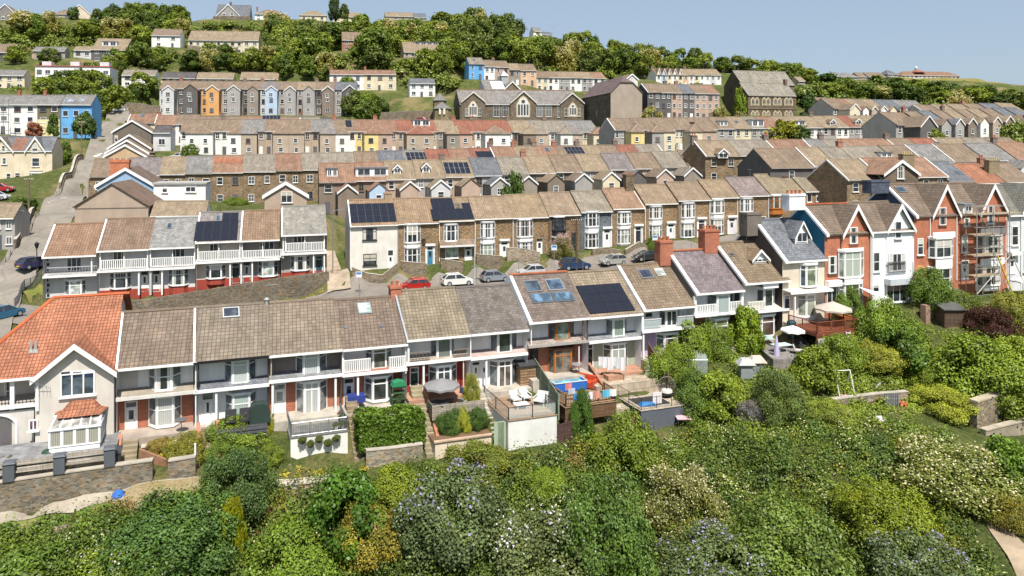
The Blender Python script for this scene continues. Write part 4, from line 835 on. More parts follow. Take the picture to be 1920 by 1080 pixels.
for q in T6H:
 for o in q .root .children:
  if o .name .startswith('rear_wing'):
   L=q .L;x1=L*.97;x0=x1-L*.62;q .fwin(x0+(x1-x0)*.3,q .ez*.12,1.3,1.3,-4.5,2,.5,parent=o);q .fwin(x0+(x1-x0)*.3,q .ez*.68,1.2,1.3,-4.5,2,.5,parent=o)
T7=Row(170,.16,18.0)
xs=[1152,1196,1232,1266,1303,1346,1377,1408,1434,1466,1495,1515,1542,1568,1592,1612,1634,1655,1678]
sp7=[('grey','brown',{'wc':'yellow','v':1,'wing':('R',.55,3.4,.5),'x':'yellow wing'}),('grey','brown',{'wing':('R',.6,3.4,.6)}),('grey','brown',{'wing':('L',.6,3.4,.6),'wc':'cream','x':'cream wing'}),('cream','brown',{'wing':('R',.6,3.4,.6)}),('pink-beige','brown',{'wing':('L',.6,3.4,.6)}),('grey','brown',{'box':(1350,1364,227,236),'x':'white box dormer'}),('cream','tan',{'sky':(1378,227,1384,231)}),('grey','grey-tan',{'box':(1410,1432,225,237),'x':'wide white dormer'}),('grey','red-brown'),('white','tan',{'box':(1485,1510,227,235),'x':'low white dormer'}),('white','tan'),('white','tan',{'x':'tiny upper window'}),('grey','tan',{'gd':(1556,1566,229,235,224),'x':'a dormer'}),('white','tan',{'x':'four small windows'}),('grey','red',{'gd':(1604,1614,228,234,223),'x':'a dormer'}),('pale grey','tan'),('grey','tan',{'gd':(1655,1667,225,233,220),'x':'a dormer'}),('beige','brown')]
terrace(T7,xs,((1152,244),(1678,237)),5.9,sp7,'along the row below the church','houses of the row below the church',4.6,.66,fwins=2,chim=.2)
T8=Row(119,.50,22.0)
xs=[1680,1726,1752,1776,1799,1822,1845,1869,1893,1916,1940]
cw=['dark grey','grey','grey','brown','white','beige','brown','brown','white','white']
sp=[(['grey','dark grey'][i%2],['brown','brown','slate','brown','tan','brown','tan','brown','slate','slate'][i],{'wc':cw[i],'ww':1,'x':f'{cw[i]} gabled wing'})for i in range(10)]
terrace(T8,xs,((1680,234),(1920,222)),6.0,sp,'along the gabled town-edge row','receding gabled houses at the town edge',4.8,.66,wing=('g',.68,4.5,.5),fwins=1,chim=.15)
T8b=Row(165,.42,22.0)
xs=[1562,1590,1606,1622,1640,1658,1676,1696,1718,1742]
sp=[(['grey','white','beige'][i%3],['brown','red-brown','tan','brown','tan','slate','slate','grey','grey'][i],{'wc':['cream','white','beige','white','cream','beige','white','white','grey'][i],'ww':1})for i in range(9)]
terrace(T8b,xs,((1562,203),(1740,206)),6.0,sp,'along the small row under the trees','small houses of the upper row under the trees',4.8,.66,wing=('g',.68,4.5,.5),fwins=1,chim=0)
T8c=Row(150,.45,22.0)
xs=[1738,1772,1802,1832,1862,1892,1925]
sp=[('grey','brown',{'v':1}),('white','tan',{'x':'a white gablet'}),('grey','tan',{}),('grey','brown',{'chim':True}),('grey','slate',{'solar':(1868,207,1890,217,3,2),'x':'solar panels'}),('white','tan',{'x':'wide eaves'})]
terrace(T8c,xs,((1738,215),(1925,209)),6.0,sp,'along the topmost eastern roofs','topmost roofs by the white flowering trees',4.8,.66,fwins=1,chim=0)
TC1=Row(128,.22,18.0)
xs=[1322,1386,1460,1532,1566,1606,1692,1735,1780,1835,1880,1930]
sp=[('stone','tan',{'gd':(1347,1365,287,297,279),'x':'white gablet','v':1,'chim':True}),('stone','grey-tan',{}),('stone','red-brown',{'v':1,'chim':True}),('stone','grey',{'v':1}),('stone','grey-tan',{'x':'dark chimney','chim':True}),('stone','rust'),('stone','brown',{'v':1}),('stone','red',{'x':'one skylight','sky':(1756,266,1763,271)}),('stone','tan',{'v':1}),('stone','grey-tan',{}),('stone','brown',{})]
terrace(TC1,xs,((1322,293),(1880,285)),6.0,sp,'along the upper eastern roofs','upper roofs right of the middle row',4.4,.70,chim=.1)
TC2=Row(109,.25,18.0)
xs=[1444,1524,1568,1608,1684,1734,1786,1848,1905,1960]
sp=[('dark grey','brown',{'x':'dark side gable'}),('grey','tan',{'v':1,'wing':('g',.5,4,1.4),'wc':'cream'}),('grey','grey-tan',{}),('grey','grey-tan',{'box':(1652,1673,286,296),'solar':(1655,297,1676,305,4,1,(.5,.5,.5)),'x':'solar panels'}),('grey','brown',{}),('cream','grey',{'v':1,'wing':('g',.5,4,1.4),'wc':'cream'}),('white','brown',{'v':1,'x':'wide white back'}),('grey','grey',{'wing':('g',.5,4,1.4),'wc':'pale grey'}),('grey','rust',{'wing':('g',.5,4,1.4),'wc':'grey'})]
terrace(TC2,xs,((1444,315),(1790,303)),6.0,sp,'along the central eastern roofs','roofs above the arched-window gable',4.6,.70,chim=.15,fwins=1)
TC3=Row(98,.27,18.0)
xs=[1588,1650,1722,1776,1824,1884,1940]
sp=[('stone','tan',{'x':'dark side gable','v':1}),('brown','rust',{'v':1}),('stone','rust',{'vr':1,'x':'white far verge'}),('stone','slate',{'sky':(1793,320,1801,328),'x':'two dark skylights'}),('stone','orange',{}),('stone','brown',{'chim':True})]
TC3H=terrace(TC3,xs,[338,334,332,340,344,342],6.0,sp,'along the roofs behind the villas','roofs directly behind the gabled villas',4.6,.68,chim=0)
crossgable(TC3H[1],1656,1688,1722,327,301,('brick',(.10,.065,.040)),ROOFS['rust'],d=-2.5)
TC3H[1].win(1682,311,1695,335,-2.55,2,.6)
for i in(2,5):H_=TC3H[i];H_ .chim(-1.2,1.2,H_ .dr-2.2,1.0,H_ .rz+.6,'brick',(.20,.15,.08),5,(.55,.45,.25))
# single buildings on the hill and by the street
def rowat(px,Y,t=.12,ap=15.0):return Row(Y*(1-t*(px-960)/F),t,ap)
def hiproof(h,roof,ins=None,t=.14):
 L,d0,d1,z0=h .L,h .de,h .db+.3,h .ez;dm=(d0+d1)/2;k=ins if ins is not None else min((d1-d0)/2,L*.42);zr=z0+(dm-d0)*h .pitch
 A,B,C,D,E,G=(-.25,d0,z0),(L+.25,d0,z0),(L+.25,d1,z0),(-.25,d1,z0),(k,dm,zr),(L-k,dm,zr)
 r=MB(h .fr);dn=lambda q:(q[0],q[1],q[2]-t)
 for P in([A,B,G,E],[B,C,G],[C,D,E,G],[D,A,E]):r .hexa([dn(q)for q in P],P)
 h .roof=r .build('roof',roof[0],h .root,roof[1]);return h
def det(px0,px1,eave,base,ridge,Y,label,wall='white',roof='brown',nx=3,st=2,t=.12,ap=15.0,pitch=.66,dr=4.5,group=None,hip=False,name='detached_house',cat='house',win=True,mat='render',chim=0,cols=2,col=None,sk=5):
 wc=col or PAL[wall]
 h=House(rowat(px0,Y,t,ap),px0,px1,eave,base,None if hip else ridge,label,name,cat,group,wd=0,de=-.4,dr=dr,pitch=pitch,roof=ROOFS[roof],wall=(mat,wc),roofon=not hip,gside=not hip,sk=sk)
 if hip:
  hiproof(h,ROOFS[roof]);m=MB(h .fr)
  for x in(.012,h .L-.012):m=MB(h .fr);m .p([(x,0,-sk),(x,h .db,-sk),(x,h .db,h .ez-.1),(x,0,h .ez-.1)]);m .build('side_wall',mat,h .root,wc)
 h .gutter(h=.12)
 if win:
  for k in range(st):
   for j in range(nx):
    w=min(1.5,h .L/nx*.5);x=h .L*(j+.5)/nx-w/2
    if k==0 and j==nx//2 and st>1:h .fdoor(x,.05,.95,2.1,col=(.10,.11,.13))
    else:h .fwin(x,h .ez*(k+.34)/st,w,min(1.5,h .ez/st*.5),None,cols,None)
 for c in range(chim):x=h .L*(.02+.9*c);h .chim(x,x+.8,h .dr,.7,h .rz+1,'brick',(.28,.10,.06),2)
 return h
def gabfront(pl,pr,pyf,pya,base,Y,ln,label,wall,roof,t=.2,ap=18.0,barge=WHITE,mat='render',name='gable_end_house',group=None,win=(),pad=.3,bw=.28,sk=4):
 row=rowat(pl,Y,t,ap);O=row .pt(pl,base,0);fr=Fr(O,row .ux,row .uy,row);root=thing(name,label,'house',O,group)
 P=row .pt(pr,base,0)-O;W=P .x*row .ux[0]+P .y*row .ux[1];ze=row .pt(pl,pyf,0).z-O .z;za=row .pt((pl+pr)/2,pya,0).z-O .z;xm=W/2
 g=MB(fr);g .hexa([(0,0,-sk),(W,0,-sk),(W,0,ze),(xm,0,za),(0,0,ze)],[(0,ln,-sk),(W,ln,-sk),(W,ln,ze),(xm,ln,za),(0,ln,ze)]);g .build('wall',mat,root,wall)
 r,b=MB(fr),MB(fr);sl=(za-ze)/xm
 for sg in(-1,1):
  xo=xm+sg*(xm+pad);zo=ze-pad*sl
  r .hexa([(xo,-.25,zo+.02),(xm,-.25,za+.02),(xm,ln+.2,za+.02),(xo,ln+.2,zo+.02)],[(xo,-.25,zo+.16),(xm,-.25,za+.16),(xm,ln+.2,za+.16),(xo,ln+.2,zo+.16)])
  if barge:b .hexa([(xo,-.32,zo-bw),(xm,-.32,za-bw),(xm,-.255,za-bw),(xo,-.255,zo-bw)],[(xo,-.32,zo+.19),(xm,-.32,za+.19),(xm,-.255,za+.19),(xo,-.255,zo+.19)])
 r .build('roof',roof[0],root,roof[1])
 if barge:b .build('bargeboard','paint',root,barge)
 h=House .__new__(House);h .fr,h .row,h .root,h .off,h .wd,h .L,h .ez=fr,row,root,0,0,W,ze;h .rz=za;h .pitch=sl;h .dr=ln/2
 for w in win:h .win(*w[:4],0,*(w[4:]or(2,None)))
 for f in(0,.5,1):anch(fr .w((W*f,-.5,0)))
 anch(fr .w((W*.5,ln,.5)));return h
h=gabfront(140,278,388,345,440,99,13,'broad beige gable end with brown roof beside the steep street',(.40,.315,.245),('tile',(.19,.13,.095)),barge=None,pad=.25)
h .panel(141,389.5,277,391,0,'render',(.17,.14,.11),'string_course',.05)
h=gabfront(182,288,347,316,400,113,11,'pale blue gable end with big orange brick chimney',(.30,.43,.58),('tile',(.17,.125,.095)),pad=.4,bw=.35)
g=MB(h .fr);a,z1=h .loc(208,299,1.2);b,_=h .loc(243,299,1.2);z0=h .loc(225,326,1.2)[1];g .box(a,b,.6,1.9,z0-.8,z1-.5);g .box(a-.1,b+.1,.5,2.0,z1-.497,z1);c=g .build('chimney','brick',h .root,(.48,.13,.045))
for k in range(3):q=MB(h .fr);q .lathe((a+(b-a)*(k+.5)/3,1.2,z1),[(.16,0),(.13,.4)],8);q .build('chimney_pot','concrete',c,(.5,.4,.3))
r_=rowat(288,112,.1,16);O=r_ .pt(288,378,0);fr=Fr(O,r_ .ux,r_ .uy,r_);root=thing('flat_roofed_extension','white flat-roofed rear extension with two wide windows','extension',O);P=r_ .pt(386,378,0)-O;W=P .x;zt=r_ .pt(288,346,0).z-O .z
g=MB(fr);g .box(0,W,0,6,-3,zt);g .build('wall','render',root,(.78,.78,.77));g=MB(fr);g .box(-.2,W+.2,-.25,6.2,zt+.003,zt+.3);g .build('roof','concrete',root,(.36,.35,.33))
h=House .__new__(House);h .fr,h .row,h .root,h .off,h .wd,h .L,h .ez=fr,r_,root,0,0,W,zt;h .win(304,352,314,361,0,1);h .win(348,350,367,360,0,2)
for f in(0,.5,1):anch(fr .w((W*f,-.4,0)))
det(282,386,405,425,377,101,'low tan-roofed range between the beige gable and the balcony houses','white','tan',win=False,t=.1,pitch=.62)
h=gabfront(496,575,366,342,400,109,7,'small beige gable with white bargeboards and a double window',(.40,.31,.24),('tile',(.21,.155,.11)),pad=.35,bw=.4,win=((527,359,548,380,2,None),))
h=gabfront(211,284,247,226,284,172,12,'dark brown pebbledash gable end beside the upper street',(.16,.135,.11),ROOFS['brown'],win=((215,254,221,266,1,.5),))
h=gabfront(204,281,277,253,302,161,9,'white-verged gable end with grey wall, farther of the stepped gables',(.24,.22,.2),ROOFS['brown'],pad=.4)
h=gabfront(199,277,286,263,310,156,9,'white-verged gable end with pinkish wall, middle of the stepped gables',(.40,.33,.29),ROOFS['brown'],pad=.4)
h=gabfront(196,273,293,272,316,151,10,'white-verged peach gable end, nearest of the stepped gables',(.52,.37,.23),ROOFS['brown'],pad=.4)
det(287,320,249,283,243,165,'small grey lean-to block between the stepped gables and white backs','pale grey','dark',nx=1,st=1,t=.1)
det(-60,28,410,470,386,97,'dark grey house at the foot of the steep street','grey','tan',nx=4,st=2,t=.15)
PAL['olive']=(.17,.145,.095)
gl='painted terrace houses left of the steep street'
h=det(-30,20,196,252,178,176,'white painted house wrapped in scaffolding left of the street','white','grey',2,3,group=gl,name='terraced_house',cols=1)
h=det(20,70,196,255,178,176.5,'white house with pink window surrounds left of the street','white','grey',2,3,group=gl,name='terraced_house',cols=1,chim=1)
h=det(70,113,196,257,178,177,'olive and cream house with white window surrounds left of the street','olive','grey',2,3,group=gl,name='terraced_house',cols=1,chim=1);h .panel(70.5,224,112,257,0,'render',(.68,.60,.34),'lower_wall',.08)
h=det(113,172,196,261,177.5,178,'bright sky-blue house with four roof windows left of the street','blue','grey',3,2,group=gl,name='terraced_house',cols=1)
for p in((121,186,129,192),(130,186,138,192),(147,185,152,190),(153,185,158,190)):h .skylight(*p,pane=(.2,.25,.3),frame=(.6,.6,.6))
h=House(rowat(-45,146,.12,16),-45,98,283,350,256,'large cream house with two front gables and arched windows','gabled_house',de=-.2,pitch=.9,roof=('slate',(.15,.155,.17)),wall=('render',(.66,.57,.42)),sk=5)
for pl,pa,pr in((-20,5,25),(48,66,85)):crossgable(h,pl,pa,pr,284,257,('render',(.66,.57,.42)),ROOFS['brown']if pl<0 else('slate',(.15,.155,.17)),bw=.35)
h .onroof(25,259,50,282,'roof_patch','tile',(.25,.13,.09),.06)
for p in((3,296,13,308),(60,296,74,312),(60,270,71,285),(2,273,11,285),(12,325,20,338)):h .win(*p,-.06,1,.5)
h .bay(55,81,59,78,325,344,-.6,-.05,tr=.6,cols=3);h .door(28,324,38,347,0,(.05,.02,.03));h .panel(56,318,81,321,-.05,'paint',(.6,.55,.45),'cornice',.4);h .gutter()
SW=('stone',(.155,.125,.095));SR=('slate',(.215,.200,.185))
h=House(rowat(860,222,.06,14),862,1086,195.5,229,169,'long stone school with three front gables and white traceried windows','school_building','school',de=-.3,pitch=.72,roof=SR,wall=SW,sk=6,rpx=930)
def arch(h,px,pyt,pyb,w,d=-.1,n=4,col=(.66,.64,.58)):
 x,z1=h .loc(px,pyt,d);_,z0=h .loc(px,pyb,d);hw=w/2;zs=z1-hw*1.25;o=None
 if True:
  g=MB(h .fr);k=.42;pts=[(x-hw-k,d,z0-.2),(x+hw+k,d,z0-.2),(x+hw+k,d,zs),(x+hw*.55,d,z1-hw*.3+k),(x,d,z1+k),(x-hw*.55,d,z1-hw*.3+k),(x-hw-k,d,zs)]
  g .ext(pts,(0,.08,0));o=g .build('arched_window','concrete',h .root,(.50,.41,.28))
 g=MB(h .fr);g .ext([(x-hw,d-.05,z0),(x+hw,d-.05,z0),(x+hw,d-.05,zs),(x+hw*.55,d-.05,z1-hw*.3),(x,d-.05,z1),(x-hw*.55,d-.05,z1-hw*.3),(x-hw,d-.05,zs)],(0,.04,0));g .build('tracery','paint',o,col)
 for i in range(n):
  q=MB(h .fr);a=x-hw+w*(i+.16)/n;b=x-hw+w*(i+.84)/n;q .p([(a,d-.06,z0+.5),(b,d-.06,z0+.5),(b,d-.06,zs-.1),(a,d-.06,zs-.1)]);q .build('pane','farglass',o)
 q=MB(h .fr);q .p([(x+.35*hw*cos(j*.7854),d-.06,zs+.45*hw+.35*hw*sin(j*.7854))for j in range(8)]);q .build('pane','farglass',o)
for pl,pa,pr,pf,py in((865,888,910,191,172),(957,981,1006,193,170.5),(1051,1074,1095,193,174)):crossgable(h,pl,pa,pr,pf,py,SW,SR,d=-.5,bw=.3,barge=(.62,.58,.52))
arch(h,887,191,218,2.4,-.52,4);arch(h,981,182,219,3.7,-.52,4);arch(h,1074,194,218,2.2,-.52,3)
for px in(875,899,1061,1086):h .win(px-3,203,px+3,218,-.54,2,.5,(.66,.64,.58),pm='farglass')
for px in(931,947,1012,1028):h .win(px-6,197,px+6,219,-.0,4,.6,(.66,.64,.58),pm='farglass')
h .win(1045,199,1050,220,0,2,.5,(.66,.64,.58),pm='farglass');q=MB(h .fr);q .box(.1,h .L-.1,h .dr-.18,h .dr+.18,h .rz+.02,h .rz+.16);q .build('orange_ridge','concrete',h .roof,(.42,.20,.13));h .gutter(h=.1)
P=h .row .pt(829,229,-1.0);root=thing('stair_turret','squat stone turret with conical slate roof beside the school','turret',P);g=MB();b_=P
for i,(dx,r,zt,zc)in enumerate(((0,3.0,4.2,6.6),(-1.0,2.2,7.0,9.6))):
 g=MB();g .lathe((b_ .x+dx,b_ .y+i*2,b_ .z-4),[(r,0),(r,4+zt)],8);o=g .build('wall','stone',root,(.24,.19,.11));g=MB();g .lathe((b_ .x+dx,b_ .y+i*2,b_ .z+zt),[(r+.35,0),(.05,zc-zt)],8);g .build('roof','slate',o,(.2,.19,.18))
anch(P)
for px in(825,833):q=MB();a=h .row .pt(px,205,-4.1);q .box(a .x-.3,a .x+.3,a .y-.05,a .y+.3,a .z-1.6,a .z+.3);q .build('window','paint',root,(.7,.68,.6))
h=gabfront(943,978,170,153,190,243,14,'rear school hall with white verges and a louvred cupola',(.16,.125,.09),SR,pad=.5,mat='stone',name='school_hall')
g=MB(h .fr);x,z=h .L*.36,h .rz;g .box(x-1.1,x+1.1,6,8.2,z-.5,z+2.6);o=g .build('cupola','paint',h .root,(.36,.37,.38));g=MB(h .fr);g .hexa([(x-1.4,5.7,z+2.6),(x+1.4,5.7,z+2.6),(x+1.4,8.5,z+2.6),(x-1.4,8.5,z+2.6)],[(x-.2,7,z+4.4),(x+.2,7,z+4.4),(x+.2,7.2,z+4.4),(x-.2,7.2,z+4.4)]);g .build('cupola_roof','metal',o,(.3,.32,.33))
h=det(908,945,168,185,150,238,'grey slate-roofed school wing with a bright lean-to roof','pale grey','grey',win=False,t=.1);h .onroof(921,153,944,167,'white_roof_sheet','paint',(.7,.7,.7),.08)
row=rowat(1145,206,.18,15);O=row .pt(1145,240,0);fr=Fr(O,row .ux,row .uy,row);root=thing('chapel','tall chapel with blank roughcast end wall and half-hipped slate roof','chapel',O)
h=House .__new__(House);h .fr,h .row,h .root,h .off,h .wd=fr,row,root,0,0;W=h .loc(1204,240,0)[0];ze=h .loc(1145,173,0)[1];zc=h .loc(1176,155,0)[1];LN=24;pit=1.0;kx=(zc-ze)/pit;za=ze+W/2*pit;xm=W/2;h .L,h .ez=W,ze
g=MB(fr);g .p([(0,0,-6),(W,0,-6),(W,0,ze),(W-kx,0,zc),(kx,0,zc),(0,0,ze)]);g .build('end_wall','render',root,(.36,.30,.24))
g=MB(fr)
g .p([(0,.01,-6),(0,LN,-6),(0,LN,ze),(0,.01,ze)]);g .build('side_wall','stone',root,(.125,.105,.085));g=MB(fr);g .p([(W,.01,-6),(W,LN,-6),(W,LN,ze),(W,.01,ze)]);g .build('side_wall','stone',root,(.125,.105,.085));g=MB(fr);g .p([(0,LN,-6),(W,LN,-6),(W,LN,ze),(xm,LN,za),(0,LN,ze)]);g .build('back_wall','stone',root,(.125,.105,.085))
r=MB(fr);dh=2.6;up=lambda q:(q[0],q[1],q[2]+.15)
for P in([(-.3,-.3,ze-.3),(kx,-.3,zc),(xm,dh,za),(xm,LN+.3,za),(-.3,LN+.3,ze-.3)],[(W+.3,-.3,ze-.3),(W-kx,-.3,zc),(xm,dh,za),(xm,LN+.3,za),(W+.3,LN+.3,ze-.3)],[(kx,-.3,zc),(W-kx,-.3,zc),(xm,dh,za)]):r .hexa(P,[up(q)for q in P])
r .build('roof','slate',root,(.155,.115,.11))
for k in range(3):
 for j in range(3):q=MB(fr);y=3.5+j*7;z=1.0+k*3.2;q .box(-.06,.05,y,y+1.1,z,z+1.7);q .build('window','farglass',root)
for f in(0,1):anch(fr .w((W*f,0,0)));anch(fr .w((W*f,LN,1)))
T9=rowat(1214,216,.12,16)
sp=[('dark grey','brown',{'v':1}),('dark grey','brown',{}),('pink-beige','brown',{'x':'climbing ivy'}),('dark grey','slate',{}),('pink-beige','brown',{}),('pink-beige','red-brown',{})]
terrace(T9,[1214,1239,1259,1280,1302,1326,1349],((1214,173),(1349,176)),8.6,sp,'along the flats beside the chapel','three-storey flats beside the chapel',4.6,.66,fwins=2,storeys=3,chim=.3,side=('render',(.11,.10,.095)))
CW=('stone',(.135,.105,.070));CR=('slate',(.235,.215,.180))
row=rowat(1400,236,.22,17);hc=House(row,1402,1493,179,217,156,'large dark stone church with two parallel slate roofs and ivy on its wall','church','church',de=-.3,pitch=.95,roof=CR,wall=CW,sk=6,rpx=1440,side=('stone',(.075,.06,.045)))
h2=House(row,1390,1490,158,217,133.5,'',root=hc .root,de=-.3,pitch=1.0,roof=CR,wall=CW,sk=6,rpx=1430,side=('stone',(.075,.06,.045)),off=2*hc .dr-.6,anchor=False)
for o_ in(0,1):
 hh_=(hc,h2)[o_]
 for f in(.28,.52,.76):hh_ .roofpatch(hh_ .L*f,hh_ .L*f+.9,hh_ .de+.1,hh_ .dr-.2,'lichen_strip','slate',(.275,.235,.175),.03)
for i in range(4):
 px=1412+i*21
 for q in(0,7.5):arch(hc,px+q,184,197,.95,-.1,2,(.34,.31,.24));arch(hc,px+q,209,217,.9,-.1,2,(.34,.31,.24))
g=MB(hc .fr);z=hc .loc(1402,203,0)[1];g .box(.1,hc .L-.1,-.18,.05,z-.2,z+.15);g .build('string_course','concrete',hc .root,(.20,.16,.11));g=MB(hc .fr);g .box(hc .L*.92,hc .L*.92+1,hc .dr-1,hc .dr,hc .rz-1,hc .rz+1.4);g .build('chimney','brick',hc .root,(.12,.06,.05))
T10=rowat(880,256,.1,15)
sp=[('blue','grey-tan',{'sky':(886,111,891,114),'x':'skylights'}),('white','brown',{}),('pink-beige','brown',{}),('grey-brown','tan',{}),('peach','brown',{'x':'skylight'})]
terrace(T10,[879,908,928,955,976,1006],[120,124.5,126,131,132],5.8,sp,'along the coloured row over the school','coloured houses over the school',4.2,.66,chim=.5)
sp=[('cream','brown',{}),('white','brown',{}),('grey','tan',{}),('white','tan',{}),('grey','tan',{}),('white','rust',{})]
terrace(T10,[1006,1028,1048,1069,1091,1111,1136],((1006,145),(1136,147)),5.6,sp,'along the pale row over the school','pale houses over the school',4.2,.62,chim=.2)
T11=rowat(1232,300,.15,15)
cs=['white','pale blue','cream','white','cream','peach','white','cream','white','white','pale grey','white']
sp=[(c,'tan' if i>4 else 'red-brown',{'x':'front gable'}if i<5 else{})for i,c in enumerate(cs)]
hs=terrace(T11,[1230+10.2*i for i in range(13)],((1230,140),(1350,141)),5.6,sp,'along the far church terrace','far terrace beside the church',4.2,.7,fwins=1,chim=.1)
for i in range(5):h=hs[i];p=1230+10.2*i;crossgable(h,p+1.5,p+5,p+8.5,139,129,('render',PAL[cs[i]]),ROOFS['brown'],bw=.25)
det(618,682,139,170,131,256,'white half of the pale pair under the wood','white','red-brown',3,2,chim=1);h=det(682,743,139,170,131.5,258,'cream half of the pale pair under the wood','cream','red-brown',3,2,chim=1)
det(768,816,156,183,147,246,'white cottage with slate roof above the parked cars','white','slate',3,2)
det(352,455,75,103,58,292,'long cream block with four gabled dormers on the hill','cream','tan',8,2,dr=5,name='apartment_block',cat='flats',cols=1).gutter()
h=det(455,485,75.5,102,58.5,292,'end bay of the long cream block on the hill','cream','tan',2,2,dr=5,name='apartment_block',cat='flats')
det(284,338,66,90,54,284,'white house with brown roof beside the cream block','white','brown',2,2)
h=det(171,236,93,117,72,266,'brown and white chalet house with balcony and roof box','dark grey','tan',3,2,dr=5.5);h .boxdormer(192,219,78,86);h .rail(193,225,104,108,-1.2,sp=.4)
det(138,171,94,108,90,266,'low pale annexe attached to the chalet house','pale grey','tan',2,1)
det(62,122,95,112,89,262,'low house with grey roof behind the white flats','grey','grey',3,1);det(-20,22,98,118,82,258,'dark gabled house at the hill foot west of the flats','dark grey','brown',2,2)
row=rowat(66,236,.1,14);O=row .pt(66,168,0);fr=Fr(O,row .ux,row .uy,row);root=thing('apartment_block','white flat-roofed flats with bands of windows and a palm in front','flats',O)
h=House .__new__(House);h .fr,h .row,h .root,h .off,h .wd=fr,row,root,0,0;h .L=h .loc(206,168,0)[0];h .ez=h .loc(66,124,0)[1];g=MB(fr);g .box(0,h .L,0,9,-4,h .ez);g .build('wall','render',root,(.80,.79,.77));g=MB(fr);g .box(-.15,h .L+.15,-.3,9.2,h .ez+.003,h .ez+.25);g .build('roof','concrete',root,(.45,.12,.09))
for k in range(3):
 for j in range(9):h .fwin(h .L*(j+.2)/9,h .ez*(.1+.29*k),h .L/9*.62,1.4,0,2,None)
for f in(.12,.5,.9):g=MB(fr);x=h .L*f;g .box(x-1.5,x+1.5,2,5,h .ez+.25,h .ez+1.9);g .build('roof_box','render',root,(.6,.6,.62))
for f in(0,.5,1):anch(fr .w((h .L*f,-.5,0)));anch(fr .w((h .L*f,9,1)))
det(228,292,141,164,131,238,'white gabled house half hidden by trees east of the flats','white','grey-tan',3,2);det(-10,46,141,168,131,224,'cream house at the western edge beside the flats','cream','grey',3,2)
for i,(a,b,e,r_,n)in enumerate(((302,366,146,135,'dark'),(368,438,147,136,'tan'),(450,522,148,135.5,'tan'))):det(a,b,e,156,r_,250,f'low {n}-roofed range behind the three-storey backs, '+['westernmost','in the middle','easternmost'][i],'cream',n,5,1)
det(641,696,75,98,60,290,'red brick house behind a dark conifer on the hill','grey','brown',3,2,mat='brick',col=(.30,.12,.07))
h=det(757,824,97.5,109,79,286,'long bungalow with a wall of glass set in the wood','beige','tan',6,1,dr=6,cols=1);h .boxdormer(777,822,79,84,n=4,col=(.5,.4,.3))
sk='skyline houses'
gabfront(-12,31,26,8,46,332,10,'tall grey gable at the western end of the skyline',(.24,.22,.20),ROOFS['brown'],win=((3,30,9,37),))
gabfront(128,170,26,9,40,342,10,'cream gable on the skyline behind trees',(.62,.52,.40),ROOFS['grey'],win=((140,22,148,29),));det(100,132,26,36,16,352,'low brown-roofed house just west of the cream skyline gable','beige','brown',2,1,hip=True)
h=det(404,468,30,40,9,340,'big grey house with slate roof and a broad gable on the skyline','grey','slate',3,1,pitch=.9,dr=6);crossgable(h,404,428,452,32,8,('render',(.33,.31,.29)),ROOFS['grey'],d=-1.2,bw=.3);h .win(417,24,423,29,-1.24);h .win(432,24,438,29,-1.24);h .chim(h .L*.35,h .L*.35+1,h .dr,.8,h .rz+1.4,'brick',(.06,.05,.05),0)
det(478,532,26,40,16,346,'white and tan hipped house on the skyline','white','brown',4,2,hip=True,chim=1);h=det(562,612,28,40,16,350,'broad hipped bungalow with cream gablet on the skyline','cream','tan',3,1,hip=True)
det(625,692,31,47,17,345,'pale hipped house beside the tall conifers on the skyline','cream','tan',4,2,hip=True);det(722,775,30,40,23,362,'long low skyline house with small gable among trees','beige','tan',4,1);det(776,800,33,40,25,368,'dark-roofed skyline house next to the tall conifer','grey','slate',2,1)
det(1000,1016,58,74,50,372,'white gabled house at the top of the eastern brow','white','grey',1,2,t=.6);det(1016,1036,64,75,59,380,'white row house down the eastern brow','white','slate',2,1,t=.6)
det(1565,1580,143,149,136,432,'small grey house on the far eastern ridge','grey','grey',2,1);det(1576,1610,144,151,135,430,'hipped grey bungalow on the far eastern ridge','grey-brown','grey',3,1,hip=True);det(1610,1624,144,150,136,432,'tan gabled bungalow on the far eastern ridge','beige','brown',2,1);det(1628,1661,144,149,136,434,'white bungalow with brown roof on the far eastern ridge','white','brown',4,1);det(1664,1684,139,146,133,436,'dark hipped house west of the red-roofed hall','grey','slate',2,1,hip=True)
h=det(1690,1800,141,147,132,446,'long low hall with red roof and small turret on the far ridge','pale grey','red-brown',14,1,hip=True,name='hall',cat='hall',cols=1)
g=MB(h .fr);x=h .L*.34;z=h .rz;g .hexa([(x-4,0,z-1),(x+4,0,z-1),(x+4,8,z-1),(x-4,8,z-1)],[(x-.8,3.5,z+.9),(x+.8,3.5,z+.9),(x+.8,5,z+.9),(x-.8,5,z+.9)]);g .build('turret_roof','tile',h .root,(.3,.12,.08));g=MB(h .fr);g .lathe((x,4.2,z+.7),[(.7,0),(.7,1.4),(.9,1.5),(.1,2.6)],8);g .build('turret','metal',h .root,(.35,.42,.42))
det(1535,1560,192,207,183,245,'brown-roofed house between two dark conifers','beige','brown',2,1);gabfront(1174,1196,148,139,162,236,9,'small white-verged gable behind the chapel',(.62,.60,.56),ROOFS['brown'])
h=det(1496,1510,152,160,146,262,'tiny tan house behind the church','beige','tan',1,1)
